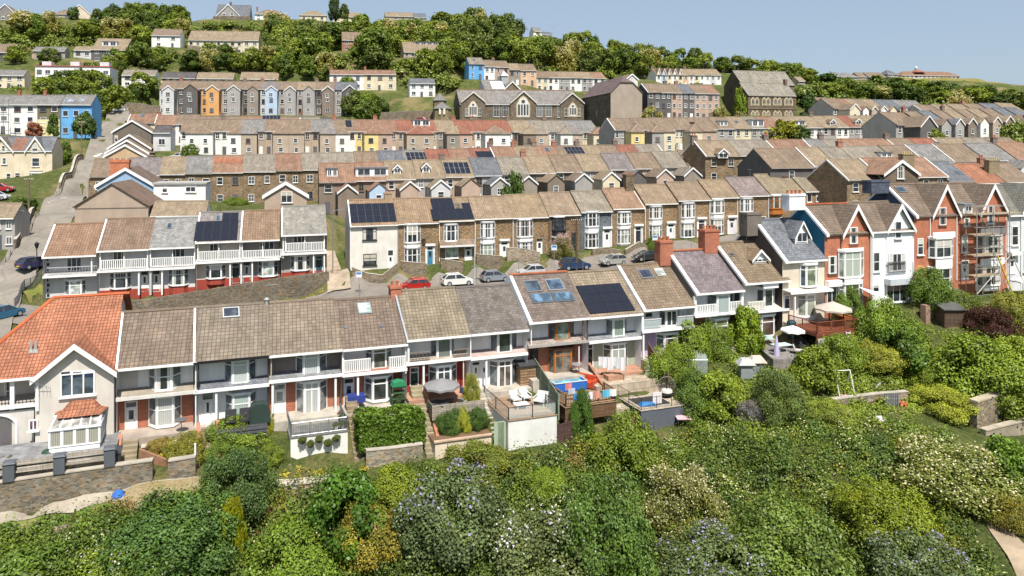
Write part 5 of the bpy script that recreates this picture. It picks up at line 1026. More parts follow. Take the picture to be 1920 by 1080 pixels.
# terrain
ANCH=[(a,b,c-(.45 if b<84 and abs(b-.335*a-60.4)<1.6 else 0))for a,b,c in ANCH]
def A(px,py,Y,dz=0.0):P=at(px,py,Y);ANCH .append((P .x,P .y,P .z+dz))
ROAD=[(-150,12,640,68),(-105,22,600,74.5),(-45,40,545,83),(8,80,497,91.5),(46,112,446,102),(76,142,406,111),(101,156,372,121),(127,164,338,134),(154,178,302,150),(184,214,259,177),(205,233,228,203),(212,245,210,218)]
for l,r,y,Y in ROAD:
 for f in(0,.25,.5,.75,1):
  A(l+(r-l)*f,y,Y);A(l+(r-l)*f,y,Y)
CARZ=[(-20,592,76),(120,602,78),(300,613,80),(420,612,82),(560,592,85),(640,555,87),(720,545,88.5),(800,545,89.5),(870,537,91.5),(950,530,93),(1030,518,95.5),(1110,506,98),(1180,498,100),(1250,489,102.5),(1350,470,106),(1480,455,111),(1600,440,116)]
for x,y,Y in CARZ:
 P=at(x,y,Y)
 for o in(-3.5,0,3.5):ANCH .append((P .x-.31*o,P .y+.95*o,P .z));ANCH .append((P .x-.31*o,P .y+.95*o,P .z))
for x,y in((660,512),(745,505),(820,500),(889,492),(960,486),(1028,480),(1088,472),(1148,468),(1208,460),(1270,453)):
 P=R23 .pt(x,y,-2.4);anch(P)
for x,y in((120,571),(182,560),(230,558),(280,556),(366,549),(450,534),(525,528),(600,522)):anch(R23 .pt(x,y,-1.6))
for x in range(205,600,18):
 z=float(np .interp(x,[200,330,420,500,600],[-20.6,-20.9,-20.7,-20.3,-19.2]))
 for d in(-2.35,-3.4):P=R23 .pt(x,500,d);ANCH+=[(P .x,P .y,CZ+z)]*2
for x in range(-60,1500,70):
 P=R1 .pt(x,600,10.5);z=np .interp(x,[-60,300,700,1000,1300,1500],[-20.8,-20.9,-19.2,-18.0,-17.0,-15.8]);ANCH .append((P .x,P .y,CZ+z))
for x,z in((-60,-22.2),(20,-22.1),(100,-21.9),(190,-21.8),(250,-22.6),(330,-22.6),(400,-22.9),(470,-22.9)):
 ANCH .append(tuple(R1 .pt(x,800,-3.0).xy)+(CZ+z,))
for x,d,z in((-90,-4.7,-23.9),(20,-4.7,-23.75),(100,-4.7,-23.6),(200,-4.7,-23.3),(285,-4.7,-23.1),(360,-4.7,-23.2),(420,-4.8,-23.6),(480,-4.8,-24),(545,-4.2,-24.2),(600,-4.2,-24.25),(660,-4.4,-24.3),(740,-5,-24.4),(800,-5.3,-24.4),(870,-5.6,-24.2),(925,-6,-24),(990,-6.4,-23.9),(1050,-6.6,-23.9),(1120,-6.8,-24),(1200,-7.2,-24),(1290,-7.2,-23.6)):
 P=R1 .pt(x,800,d);ANCH .append((P .x,P .y,CZ+z));P=R1 .pt(x,800,d-.8);ANCH .append((P .x,P .y,CZ+z-.1))
 P=R1 .pt(x,800,d-3.5);ANCH .append((P .x,P .y,CZ+z-(.6 if x<400 else 2.2)));P=R1 .pt(x,800,d-7.5);ANCH .append((P .x,P .y,CZ+z-4.3))
for x,z in((520,-22.6),(600,-23.0),(720,-22.9),(850,-22.8),(970,-22.7),(1100,-22.4),(1240,-22.4)):ANCH .append(tuple(R1 .pt(x,800,-2.6).xy)+(CZ+z,));ANCH .append(tuple(R1 .pt(x+50,800,-1.5).xy)+(CZ+z+.35,))
for x,y,Y in((1340,700,62.5),(1420,690,64.5),(1500,660,66.5),(1560,655,67.5),(1640,640,68.5),(1740,610,71),(1820,600,73),(1900,570,77),(1980,560,80),(1330,790,57.5),(1420,775,57.5),(1500,770,58),(1570,755,59),(1640,745,60),(1740,735,62),(1830,725,64),(1930,705,67),(1320,835,54),(1450,820,54),(1600,805,55),(1740,790,56.5),(1840,800,57.5),(1920,815,57)):A(x,y,Y,-.3)
for x,y,Y,dz in((1300,900,50,-1.8),(1500,900,50,-1.8),(1700,900,50,-1.6),(1850,930,48,-.6),(1950,930,48,-.6),(1300,1000,45,-2.2),(1500,1000,45,-2.2),(1700,1000,44,-1.6),(1900,1010,44,-.4),(1980,1010,44,-.4),(1920,1090,40,-.4),(-80,975,45.2,0),(60,968,45.5,0),(200,945,46.2,0),(-60,1040,43,-1.4),(100,1040,43,-1.4),(300,1040,43,-2)):A(x,y,Y,dz)
for x in range(-300,2300,200):A(x,1110,40,-2.6);A(x,1200,34,-3.4);A(x,1500,24,-5);A(x,2600,12,-4)
for x in(-60,0,60):ANCH .append((x,0,CZ-38));ANCH .append((x,-40,CZ-44))
for x in range(1540,1960,30):q=np .interp(x,[1540,1780,1850,1960],[157,157,168,186]);A(x,q,415);A(x,q-4.5,432)if x>1690 else None
for x,y,Y in((-100,170,222),(60,170,228),(240,170,232),(360,215,228),(520,215,228),(690,232,214),(780,228,216),(1000,200,236),(1160,195,240),(1260,170,262),(1350,165,268),(1420,165,275),(-120,120,255),(60,122,252),(250,125,258),(420,128,268),(560,135,262),(700,118,276),(840,140,262),(960,118,285),(1100,140,275),(1200,150,280),(1300,140,300),(1500,185,300),(1600,180,320),(1700,185,320),(1800,190,320),(1920,200,310),(2050,210,300),(-120,90,290),(80,100,275),(250,88,300),(420,104,290),(560,92,305),(700,90,305),(850,95,310),(980,100,320),(1100,118,330),(1200,128,340),(1350,138,340),(1450,150,340),(1560,166,380),(1700,160,400),(1800,168,400),(1900,180,390),(2050,195,380),(-150,48,345),(0,47,345),(150,44,350),(300,48,350),(450,41,352),(600,42,356),(700,48,358),(830,52,362),(930,62,366),(1010,76,376),(1080,92,380),(1180,112,390),(1280,122,400),(1400,132,410),(1500,145,425),(1600,150,438),(1680,147,445),(1760,146,455),(1820,149,452),(1870,156,448),(1920,166,445),(2060,190,440)):A(x,y,Y)
for x in range(-300,2400,150):
 A(x,np .interp(x,[-300,600,1000,1300,1700,1920,2300],[62,58,92,132,156,176,215]),520)
 A(x,np .interp(x,[-300,600,1000,1300,1700,1920,2300],[110,110,140,180,190,205,235]),760)
AN=np .array(ANCH,dtype=np .float64)
def height(X,Y):
 X=np .atleast_1d(np .asarray(X,float));Y=np .atleast_1d(np .asarray(Y,float));out=np .empty(len(X))
 for i in range(0,len(X),4000):
  dx=X[i:i+4000,None]-AN[None,:,0];dy=Y[i:i+4000,None]-AN[None,:,1]
  d2=dx*dx+dy*dy+.35;sc=1.0/(d2*d2);out[i:i+4000]=(sc*AN[None,:,2]).sum(1)/sc .sum(1)
 return out
_nx,_ny=np .arange(-130,150,.9),np .arange(18,142,.9);_fx,_fy=np .arange(-460,470,5.0),np .arange(136,560,4.0)
def _tab(xs,ys):X,Y=np .meshgrid(xs,ys);return height(X .ravel(),Y .ravel()).reshape(len(ys),len(xs))
NEAR,FAR=_tab(_nx,_ny),_tab(_fx,_fy)
def _bil(T,xs,ys,X,Y):
 a=np .clip((X-xs[0])/(xs[1]-xs[0]),0,len(xs)-1.001);b=np .clip((Y-ys[0])/(ys[1]-ys[0]),0,len(ys)-1.001);i,j=a .astype(int),b .astype(int);a,b=a-i,b-j
 return(T[j,i]*(1-a)+T[j,i+1]*a)*(1-b)+(T[j+1,i]*(1-a)+T[j+1,i+1]*a)*b
def hfast(X,Y):return np .where(Y<140,_bil(NEAR,_nx,_ny,X,Y),_bil(FAR,_fx,_fy,X,Y))
def hz(x,y):return float(height([x],[y])[0])
def sheet(name,xs,ys_fn,mat,col=None,dz=0.0,kind='structure'):
 pass
def grid_mesh(name,V,nx,ny,mat,kind,col=None,label=None):
 f=[(j*nx+i,j*nx+i+1,(j+1)*nx+i+1,(j+1)*nx+i)for j in range(ny-1)for i in range(nx-1)]
 me=bpy .data .meshes .new(name);me .from_pydata([tuple(v)for v in V],[],f);me .materials .append(MAT[mat]);me .polygons .foreach_set('use_smooth',[True]*len(f))
 u=me .uv_layers .new(name='UVMap');idx=np .empty(len(me .loops),int);me .loops .foreach_get('vertex_index',idx);V=np .asarray(V);u .data .foreach_set('uv',V[idx][:,:2].ravel())
 o=link(name,me,None,col);o['kind']=kind;return o
yy=np .concatenate([np .linspace(-30,38,18),np .linspace(39,72,70),np .linspace(72.6,135,90),np .linspace(136.5,260,70),np .linspace(264,480,54),np .linspace(500,760,10)])
ss=np .linspace(-1,1,190)
GX,GY=[],[]
for y in yy:
 hw=max(70,.86*y+55);GX .append(ss*hw);GY .append(np .full(len(ss),y))
GX,GY=np .concatenate(GX),np .concatenate(GY);GZ=height(GX,GY)
grid_mesh('ground',np .stack([GX,GY,GZ],1),len(ss),len(yy),'ground','structure')
def ribbon(name,pts,mat,col,dz,kind='structure',nw=5,sub=5):
 """pts: list of (left Vector, right Vector) world points; draped on the terrain"""
 V=[]
 P=[]
 for i in range(len(pts)-1):
  for k in range(sub):t=k/sub;P .append((pts[i][0].lerp(pts[i+1][0],t),pts[i][1].lerp(pts[i+1][1],t)))
 P .append(pts[-1])
 for a,b in P:
  for k in range(nw):q=a .lerp(b,k/(nw-1));V .append((q .x,q .y,0))
 V=np .array(V);V[:,2]=height(V[:,0],V[:,1])+dz
 return grid_mesh(name,V,nw,len(P),mat,kind,col)
rd=[(at(l-9,y,Y),at(r+3,y,Y))for l,r,y,Y in ROAD]
ribbon('steep_street',rd,'asphalt',(.215,.192,.162),.30,nw=15,sub=10)
cs=[]
for x,y,Y in CARZ:P=at(x,y,Y);cs .append((Vector((P .x-.31*4.2,P .y+.95*4.2,0)),Vector((P .x+.31*4.2,P .y-.95*4.2,0))))
ribbon('street',cs,'asphalt',(.20,.175,.150),.15,nw=11,sub=8)
def marking(pts,name='road_marking'):
 V=np .array([(p .x,p .y,0)for p in pts]);V[:,2]=height(V[:,0],V[:,1])+.33;me=bpy .data .meshes .new(name);me .from_pydata([tuple(v)for v in V],[],[tuple(range(len(V)))]);me .materials .append(MAT['paint']);o=link(name,me,None,(.62,.60,.55));o['kind']='structure'
for x0,y0,Y0 in((88,386,116),(94,383,116.5),(163,284,161),(168,282,162),(172,280,163)):
 P=at(x0,y0,Y0);marking([P,P+Vector((.35,.1,0)),P+Vector((1.2,2.6,0)),P+Vector((.85,2.5,0))])
ribbon('alley',[(R23 .pt(614,540,-5),R23 .pt(658,540,-5)),(R23 .pt(614,500,0),R23 .pt(652,500,0)),(R23 .pt(612,470,5),R23 .pt(640,470,5)),(R23 .pt(610,440,12),R23 .pt(628,440,12))],'concrete',(.36,.29,.215),.34,sub=9)
ribbon('path',[(R1 .pt(x,800,-4.75),R1 .pt(x,800,-6.0))for x in(-140,0,100,200,300,380)],'concrete',(.34,.30,.235),.06)
ribbon('grass_strip',[(R1 .pt(x,800,-6.05),R1 .pt(x,800,-6.9))for x in(-140,0,100,180,240)],'lawn',(.10,.17,.035),.05)
ribbon('dry_verge',[(R1 .pt(x,800,-4.9),R1 .pt(x,800,-7.4))for x in(215,260,320,390)],'lawn',(.27,.21,.125),.075)
ribbon('footpath',[(at(x,y,Y),at(x+w,y,Y))for x,y,Y,w in((1832,925,49,30),(1836,950,48,34),(1850,985,46,40),(1880,1030,43.5,48),(1925,1085,41,60))],'concrete',(.33,.26,.18),.08)
ribbon('hill_meadow',[(at(x,y1,Y1),at(x,y2,Y2))for x,y1,Y1,y2,Y2 in((1660,150,442,170,400),(1720,149,450,178,395),(1790,150,450,172,405),(1850,155,446,180,400),(1960,172,440,200,385),(2060,192,436,215,380))],'lawn',(.17,.15,.045),.35,nw=12)
ribbon('heather_patch',[(at(x,y1,Y1),at(x,y2,Y2))for x,y1,Y1,y2,Y2 in((1862,158,440,164,428),(1900,164,440,176,415),(1960,174,438,192,400))],'lawn',(.045,.033,.028),.6,nw=8)
ribbon('hill_meadow_strip',[(at(x,y1,Y1),at(x,y2,Y2))for x,y1,Y1,y2,Y2 in((996,72,374,84,352),(1020,77,378,88,356),(1045,86,380,92,362))],'lawn',(.13,.15,.04),.4,nw=6)
ribbon('bare_bank',[(at(x,y1,Y1),at(x,y2,Y2))for x,y1,Y1,y2,Y2 in((60,92,280,104,268),(110,84,284,104,268),(150,82,284,102,270),(175,88,280,100,270))],'lawn',(.30,.20,.11),.4,nw=6)
# walls, fences, retaining walls (each a thing)
def wallrun(name,label,cat,pts,h,th,mat,col,cope=None,copecol=(.4,.36,.3),down=.8,group=None,tops=None):
 """pts: world points (x, y); the wall follows the ground, top h above it (or absolute tops)"""
 P=[]
 for i in range(len(pts)-1):
  n=max(1,int((pts[i+1]-pts[i]).length/2.0))
  for k in range(n):P .append(pts[i].lerp(pts[i+1],k/n))
 P .append(pts[-1]);zz=height([p .x for p in P],[p .y for p in P]);zt=[z+h for z in zz]if tops is None else list(np .interp(np .linspace(0,1,len(P)),np .linspace(0,1,len(tops)),tops))
 c=P[len(P)//2];root=thing(name,label,cat,(c .x,c .y,float(zz[len(P)//2])),group);g=MB();q=MB();B=[]
 for i,p in enumerate(P):
  a=P[max(0,i-1)];b=P[min(len(P)-1,i+1)];d=Vector((b .x-a .x,b .y-a .y,0)).normalized();nrm=Vector((-d .y,d .x,0))*th/2;B .append((p,nrm))
 def strip(m,lo,hi,w=1.0):
  base=len(m .v)
  for i,(p,nrm)in enumerate(B):
   for s_,z in((-1,lo[i]),(1,lo[i]),(1,hi[i]),(-1,hi[i])):m .v .append((p .x+nrm .x*s_*w,p .y+nrm .y*s_*w,z))
  for i in range(len(B)-1):
   for k in range(4):m .f .append((base+i*4+k,base+i*4+(k+1)%4,base+i*4+4+(k+1)%4,base+i*4+4+k));m .m .append(0)
  m .f .append((base,base+1,base+2,base+3));e=base+(len(B)-1)*4;m .f .append((e,e+1,e+2,e+3));m .m+=[0,0]
 strip(g,[z-down for z in zz],zt);g .build('wall',mat,root,col)
 if cope:strip(q,[z+.003 for z in zt],[z+cope for z in zt],1.2);q .build('coping','concrete',root,copecol)
 return root
V2=lambda p:Vector((p[0],p[1],0))
def rw(d,*xs):return[V2(R1 .pt(x,800,d))for x in xs]
def r23(d,*xs):return[V2(R23 .pt(x,500,d))for x in xs]
WST=(.185,.158,.120)
wallrun('stone_wall','long stone garden wall below the orange roofed house, dark pillars on top','wall',rw(-4.5,-140,-60,20,100,190,287),0,.45,'stone',WST,.08,tops=[CZ-21.95,CZ-21.85,CZ-21.75,CZ-21.7])
wallrun('stone_wall','short stone wall with a white pole between path and dry garden','wall',rw(-4.5,316,367),0,.45,'stone',WST,.08,tops=[CZ-21.9,CZ-21.85],down=1.2)
wallrun('stone_wall','low broken rubble wall edging the grass strip','wall',rw(-7.0,-140,-40,60,160,215),.25,.5,'stone',(.30,.25,.18),down=1.5)
wallrun('stone_wall','rubble wall of loose pale stones below the hanging basket deck','wall',rw(-5.6,490,540,590,640),.1,.7,'stone',(.33,.27,.20),.12,(.45,.40,.32),down=2)
wallrun('stone_wall','layered stone wall under the big square hedge','wall',rw(-4.6,686,730,792),1.25,.4,'stone',(.26,.225,.17),.07)
wallrun('retaining_wall','dark rubble retaining wall below the balcony houses','wall',r23(-1.9,182,260,366,430,525,617),0,.5,'stone',(.15,.125,.095),down=3.4,tops=[CZ-18.9,CZ-18.6,CZ-18.0,CZ-17.4,CZ-16.8,CZ-16.4])
wallrun('retaining_wall','stone retaining wall at the alley foot below the white end house','wall',r23(-3.0,660,745),1.0,.4,'stone',(.18,.145,.105),.06)
for i,(a,b,hh)in enumerate(((752,800,1.2),(826,868,1.2),(893,942,1.25),(950,1012,1.9),(1110,1165,1.0),(1172,1225,.9))):
 wallrun('garden_wall',f'{ORD[i]} stone front garden wall along the parked cars, counted from the white end house','wall',r23(-2.8,a,b),hh,.35,'stone',(.19,.155,.11)if i!=3 else(.30,.25,.19),.07,group='front garden walls along the parked cars')
wallrun('stone_wall','tall old wall with rendered lower half at the edge of the bank','wall',[V2(at(1825,790,58)),V2(at(1880,780,60)),V2(at(1960,770,62))],0,.6,'stone',(.24,.20,.14),.15,(.42,.36,.26),down=3,tops=[CZ-21.4,CZ-21.3,CZ-21.3])
wallrun('concrete_wall','weathered concrete wall below the tall old stone wall','wall',[V2(at(1843,830,56.5)),V2(at(1890,825,57.5)),V2(at(1970,815,59))],0,.5,'concrete',(.33,.28,.21),.1,(.4,.35,.27),down=3,tops=[CZ-23.2,CZ-23.0,CZ-23.0])
wallrun('stone_wall','low stone terrace wall below the swing frame','wall',[V2(at(1560,752,59)),V2(at(1640,745,60)),V2(at(1700,742,61))],.6,.4,'stone',(.28,.23,.17),.08)
wallrun('stone_wall','wall along the left pavement below the blue house','wall',[V2(at(112,352,128)),V2(at(150,300,150)),V2(at(155,293,153))],1.5,.35,'stone',(.20,.17,.13),.06)
wallrun('stone_wall','dark garden wall at the foot of the steep street','wall',[V2(at(28,465,97)),V2(at(62,405,110))],1.6,.35,'stone',(.14,.12,.10),.06)
wallrun('stone_wall','long wall closing the top of the steep street','wall',[V2(at(212,205,222)),V2(at(300,200,226))],3.2,.5,'stone',(.22,.18,.14),.1)
wallrun('stone_wall','long roadside wall beneath the parked cars by the school','wall',[V2(at(700,214,224)),V2(at(818,210,226))],3.4,.5,'stone',(.19,.155,.115),.1)
wallrun('stone_wall','garden wall on the skyline under the grey house','wall',[V2(at(400,40,336)),V2(at(470,41,337))],1.8,.4,'stone',(.16,.13,.10))
wallrun('stone_wall','terrace wall below the long cream block','wall',[V2(at(352,105,288)),V2(at(446,105,288))],2.6,.4,'stone',(.22,.18,.13))
def fence(name,label,pts,h=1.1,sp=1.6,col=(.25,.22,.18),rails=2,mat='paint',r=.05,pickets=False,group=None,cat='fence'):
 P=[]
 for i in range(len(pts)-1):
  n=max(1,round((pts[i+1]-pts[i]).length/sp))
  for k in range(n):P .append(pts[i].lerp(pts[i+1],k/n))
 P .append(pts[-1]);zz=height([p .x for p in P],[p .y for p in P]);c=len(P)//2;root=thing(name,label,cat,(P[c].x,P[c].y,float(zz[c])),group)
 for p,z in zip(P,zz):g=MB();g .tube((p .x,p .y,z-.3),(p .x,p .y,z+h),r,5);g .build('post',mat,root,col)
 for k in range(rails):
  g=MB()
  for i in range(len(P)-1):hh=h*(.95-.5*k);g .tube((P[i].x,P[i].y,zz[i]+hh),(P[i+1].x,P[i+1].y,zz[i+1]+hh),r*.6,4)
  g .build('rail',mat,root,col)
 if pickets:
  g=MB()
  for i in range(len(P)-1):
   n=max(2,int((P[i+1]-P[i]).length/.22))
   for j in range(n):q=P[i].lerp(P[i+1],(j+.5)/n);z=zz[i]+(zz[i+1]-zz[i])*(j+.5)/n;g .tube((q .x,q .y,z+.05),(q .x,q .y,z+h),.028,4)
  g .build('bars',mat,root,col)
 return root
fence('post_fence','timber post and rail fence along the left kerb of the steep street',[V2(at(x,y,Y))for x,y,Y in((0,503,90),(46,448,101.5),(73,407,110.5))],1.1,2.3)
fence('post_fence','upper timber post fence along the kerb beside the cream gabled house',[V2(at(x,y,Y))for x,y,Y in((102,371,121),(127,337,134),(153,301,149))],1.1,2.6,(.33,.28,.2))
fence('railing','tall grey railing between the street and the corner garden',[V2(at(x,y,Y))for x,y,Y in((27,570,79),(46,543,83.5),(78,518,88))],1.3,1.5,(.25,.26,.26),2,'metal',.03,True,cat='railing')
fence('railing','rusty railing on the retaining wall by the balcony houses',[V2(R23 .pt(x,500,-1.75))for x in(260,366,440,525,600)],1.0,2.4,(.14,.08,.05),2,'metal',.035,True,cat='railing')
ribbon('corner_lawn',[(at(43,552,82.5),at(62,556,81.5)),(at(62,540,84),at(80,541,83.5)),(at(74,526,87),at(88,527,86.5))],'lawn',(.16,.19,.04),.06)
# vegetation
def leafmesh(name,P,N,S,rnd,mats=('leaf',),mi=None,asp=1.5,fold=.25):
 """leaf quads: centres P, normals N, sizes S, per-face value rnd"""
 n=len(P);N=N/(np .linalg .norm(N,axis=1,keepdims=True)+1e-9)
 r=NR .normal(size=(n,3));T=np .cross(N,r);T/=(np .linalg .norm(T,axis=1,keepdims=True)+1e-9);B=np .cross(N,T)
 S=S[:,None];a=T*S*.5;b=B*S*.5*asp
 V=np .stack([P-b,P+a-b*.1+N*S*fold*.3,P+b,P-a-b*.1+N*S*fold*.3],1).reshape(-1,3)
 me=bpy .data .meshes .new(name);me .vertices .add(4*n);me .vertices .foreach_set('co',V .astype(np .float32).ravel())
 me .loops .add(4*n);me .loops .foreach_set('vertex_index',np .arange(4*n,dtype=np .int32));me .polygons .add(n);me .polygons .foreach_set('loop_start',np .arange(0,4*n,4,dtype=np .int32))
 for m in mats:me .materials .append(MAT[m])
 if mi is not None:me .polygons .foreach_set('material_index',mi .astype(np .int32))
 at_=me .attributes .new('rnd','FLOAT','FACE');at_ .data .foreach_set('value',rnd .astype(np .float32));me .update();me .validate();return me
def sph(n):
 v=NR .normal(size=(n,3));return v/np .linalg .norm(v,axis=1,keepdims=True)
def crown_pts(n,nc,sx=1,sy=1,sz=1,cr=(.26,.42),zmin=-.75,top=0.0,jit=.5):
 """leaf clumps spread through a crown: returns positions, normals, per-leaf value"""
 C=sph(nc*4);C=C[C[:,2]>zmin][:nc];nc=len(C);rad_=NR .uniform(.62,.95,nc)[:,None];C=C*rad_
 k=1-top*np .clip(C[:,2:3]*.5+.5,0,1);C[:,:2]*=k
 R_=NR .uniform(cr[0],cr[1],nc);w=R_**2;w/=w .sum();ci=NR .choice(nc,n,p=w);d=sph(n)
 out=C[ci]/(np .linalg .norm(C[ci],axis=1,keepdims=True)+1e-6);d=d+out*.55;d/=np .linalg .norm(d,axis=1,keepdims=True)
 P=C[ci]+d*(R_[ci]*np .where(NR .uniform(size=n)<.10,NR .uniform(1.05,1.55,n),NR .uniform(.72,1.08,n)))[:,None];N=d*(1-jit)+sph(n)*jit;N[:,2]+=.25
 cv=NR .uniform(0,1,nc);rnd=.45*cv[ci]+.55*NR .uniform(0,1,n)
 return P*np .array([sx,sy,sz]),N,rnd
def proto(name,n,nc,size,fl=0,fsize=.04,flasp=2.0,**k):
 P,N,r=crown_pts(n,nc,**k);S=size*NR .uniform(.65,1.35,len(P));mi=np .zeros(len(P));
 if fl:
  up=np .argsort(-(.55*P[:,2]+NR .uniform(0,1.6,len(P))+.9*np .linalg .norm(P,axis=1)))[:fl];mi[up]=1;P[up]*=1.03;S[up]=fsize*NR .uniform(.7,1.3,fl);N[up]=sph(fl)+np .array([0,-.5,.6])
 return leafmesh(name,P,N,S,r,('leaf','bloom')if fl else('leaf',),mi if fl else None)
TREE=[proto('crown',3600,26+5*i,.115,cr=(.22,.40),jit=.45)for i in range(5)]
OVAL=[proto('crown',3400,34,.11,cr=(.20,.34),top=.45,jit=.55)for i in range(2)]
CONE=[proto('crown',3600,46,.10,cr=(.14,.26),top=.95,jit=.5,zmin=-.98)for i in range(2)]
PALEF=[proto('crown',3400,30,.11,fl=330,fsize=.095)for i in range(2)]
BUSH=[proto('foliage',17000,40+10*i,.041,cr=(.20,.38),zmin=-.25,jit=.42)for i in range(4)]
FINE=[proto('foliage',22000,74,.033,cr=(.16,.30),zmin=-.25,jit=.44)for i in range(2)]
BIGL=[proto('foliage',9500,44,.066,cr=(.20,.34),zmin=-.25,jit=.5)for i in range(2)]
def trunkmesh():
 g=MB();g .tube((0,0,-.6),(0,0,.35),.10,8,.07);g .tube((0,0,.35),(.03,.02,.8),.07,7,.03)
 for k in range(5):a=k*1.26+.4;g .tube((0,0,.25+.05*k),(.45*cos(a),.45*sin(a),.62+.06*k),.045,6,.012)
 return g .mesh('trunk','bark')
TRUNK=trunkmesh()
def GB(c):return(c[0]*3.05,c[1]*2.6,c[2]*1.35)
def ordw(n):
 if n<20:return ORD[n]
 tens=['','','twenty','thirty','forty','fifty','sixty','seventy','eighty','ninety'];n+=1
 return tens[n//10]+('-'+ORD[n%10-1]if n%10 else 'th')
def ghit(px,py,y0=25.0,y1=540.0):
 Y=np .concatenate([np .arange(y0,140,.6),np .arange(140,y1,1.6)]);u=(px-960)/F;z=CZ-(py-H)/F*Y;g=hfast(u*Y,Y);i=np .nonzero(g>=z)[0]
 k=i[0]if len(i)else len(Y)-1;return Vector((u*Y[k],Y[k],g[k]))
GREENS=[(.034,.058,.016),(.045,.075,.020),(.028,.050,.018),(.055,.082,.022),(.040,.062,.024),(.065,.095,.026)]
def tree(P,r,hgt,label,col,group=None,mesh=None,name='tree',trunk=True,cat='tree'):
 root=thing(name,label,cat,P,group);s=hgt/2.1
 m=mesh or TREE[RN .randrange(5)];c=link('crown',m,root,GB(col));c .scale=(r,r*RN .uniform(.9,1.1),s);c .location=(0,0,hgt-s*1.02);c .rotation_euler=(0,0,RN .uniform(0,6.28))
 if trunk:t=link('trunk',TRUNK,root,(.10,.075,.05));t .scale=(hgt*.22,hgt*.22,hgt*.8)
 return root
def shrub(P,r,h,label,col,mesh=None,name='shrub',group=None,cat='shrub',fcol=None,sink=.15):
 m=mesh or BUSH[RN .randrange(4)]
 o=link(name,m,None,GB(col),(P .x,P .y,P .z-sink+h*.22));o .scale=(r,r*RN .uniform(.9,1.1),h*.80);o .rotation_euler=(0,0,RN .uniform(0,6.28));ORG[o]=o .location .copy();return setlab(o,label,cat,group)
AH=np .array(ANCH[:NHOUSE])if False else AN
def clear(P,d):return float(np .min((HOUSEP[:,0]-P .x)**2+(HOUSEP[:,1]-P .y)**2))>d*d
HOUSEP=np .array([tuple(o .location)for o in bpy .data .objects if o .type=='EMPTY' and not o .parent and o .get('category')in('house','school','church','chapel','flats','hall','extension')])
_hp=[]
for o in list(bpy .data .objects):
 if o .type=='MESH' and o .name .startswith('roof')and o .parent and not o .parent .parent:
  bb=[Vector(c)for c in o .bound_box];c=sum(bb,Vector())/8+o .parent .location;_hp .append(tuple(c));_hp .append(tuple((bb[0]+bb[3])/2+o .parent .location))
HOUSEP=np .concatenate([HOUSEP,np .array(_hp)])
def hides(P,r,h):
 u=P .x/P .y;m=(HOUSEP[:,1]>P .y+1)&(HOUSEP[:,1]<P .y+75)&(np .abs(HOUSEP[:,0]/HOUSEP[:,1]-u)*P .y<r+2.0)
 if not m .any():return False
 zl=CZ+(HOUSEP[m,2]+1.5-CZ)*P .y/HOUSEP[m,1]
 return bool((P .z+h>zl).any())
def inpoly(x,y,poly):
 c=False;j=len(poly)-1
 for i in range(len(poly)):
  if(poly[i][1]>y)!=(poly[j][1]>y)and x<(poly[j][0]-poly[i][0])*(y-poly[i][1])/(poly[j][1]-poly[i][1])+poly[i][0]:c=not c
  j=i
 return c
def wood(poly,n,where,rr,hh,group,cols=GREENS,sep=4.5,flow=.0,clr=7.0,y0=140,tries=60,mesh=None):
 xs_=[p[0]for p in poly];ys_=[p[1]for p in poly];got=[];t=0
 while len(got)<n and t<n*tries:
  t+=1;x,y=RN .uniform(min(xs_),max(xs_)),RN .uniform(min(ys_),max(ys_))
  if not inpoly(x,y,poly):continue
  P=ghit(x,y,y0)
  if P .y>525 or hides(P,rr[1],hh[1]*.8)or not clear(P,clr)or any((P-q).length<sep for q,_ in got):continue
  got .append((P,x))
 got .sort(key=lambda q:q[1])
 for i,(P,x)in enumerate(got):
  r=RN .uniform(*rr);h=RN .uniform(*hh);fl=RN .random()<flow;c=cols[RN .randrange(len(cols))];k=RN .random()
  kind='pale flowering tree' if fl else('oval green tree' if k<.25 else 'spreading green tree')
  if fl:c=(.095,.105,.045)
  tree(P,r,h,f'{kind}, {ordw(i)} from the west {where}',c,group,(PALEF[i%2]if fl else(OVAL[i%2]if k<.25 else None))if mesh is None else mesh)
wood([(50,66),(130,52),(250,40),(350,50),(362,72),(340,92),(285,98),(240,86),(170,74),(60,82),(20,74)],30,'in the upper western wood',(3.8,5.6),(7.5,11.5),'trees of the upper western wood',flow=.09)
wood([(240,128),(300,112),(350,108),(450,112),(500,108),(620,132),(612,165),(520,150),(440,140),(300,136),(250,150)],24,'in the gardens above the three-storey row',(3,4.8),(6,9.5),'trees in the gardens above the three-storey row',flow=.12)
wood([(488,60),(620,52),(700,58),(870,62),(1000,84),(1010,118),(930,130),(870,118),(800,118),(700,122),(620,125),(500,102)],52,'in the big central wood',(4.5,6.6),(9,14),'trees of the big central wood',flow=.06,sep=5.5)
wood([(700,125),(870,125),(872,172),(820,150),(760,140),(700,140)],12,'in the lower central wood',(4,5.5),(8,12),'trees of the lower central wood',flow=.1)
wood([(1000,98),(1050,92),(1120,100),(1250,122),(1390,137),(1340,142),(1230,146),(1180,150),(1020,140)],34,'in the eastern hill wood',(4.2,6.2),(8,12),'trees of the eastern hill wood',flow=.09,sep=5.5)
wood([(1490,172),(1560,174),(1650,176),(1760,182),(1860,194),(1935,206),(1930,216),(1800,206),(1700,198),(1580,188),(1500,192)],40,'in the wood under the far ridge',(4,6.5),(5,9),'trees of the wood under the far ridge',flow=.10,sep=6)
wood([(1385,136),(1450,142),(1500,148),(1560,158),(1500,164),(1400,146)],12,'on the ridge behind the church',(5,7),(6.5,10),'trees on the ridge behind the church',sep=6)
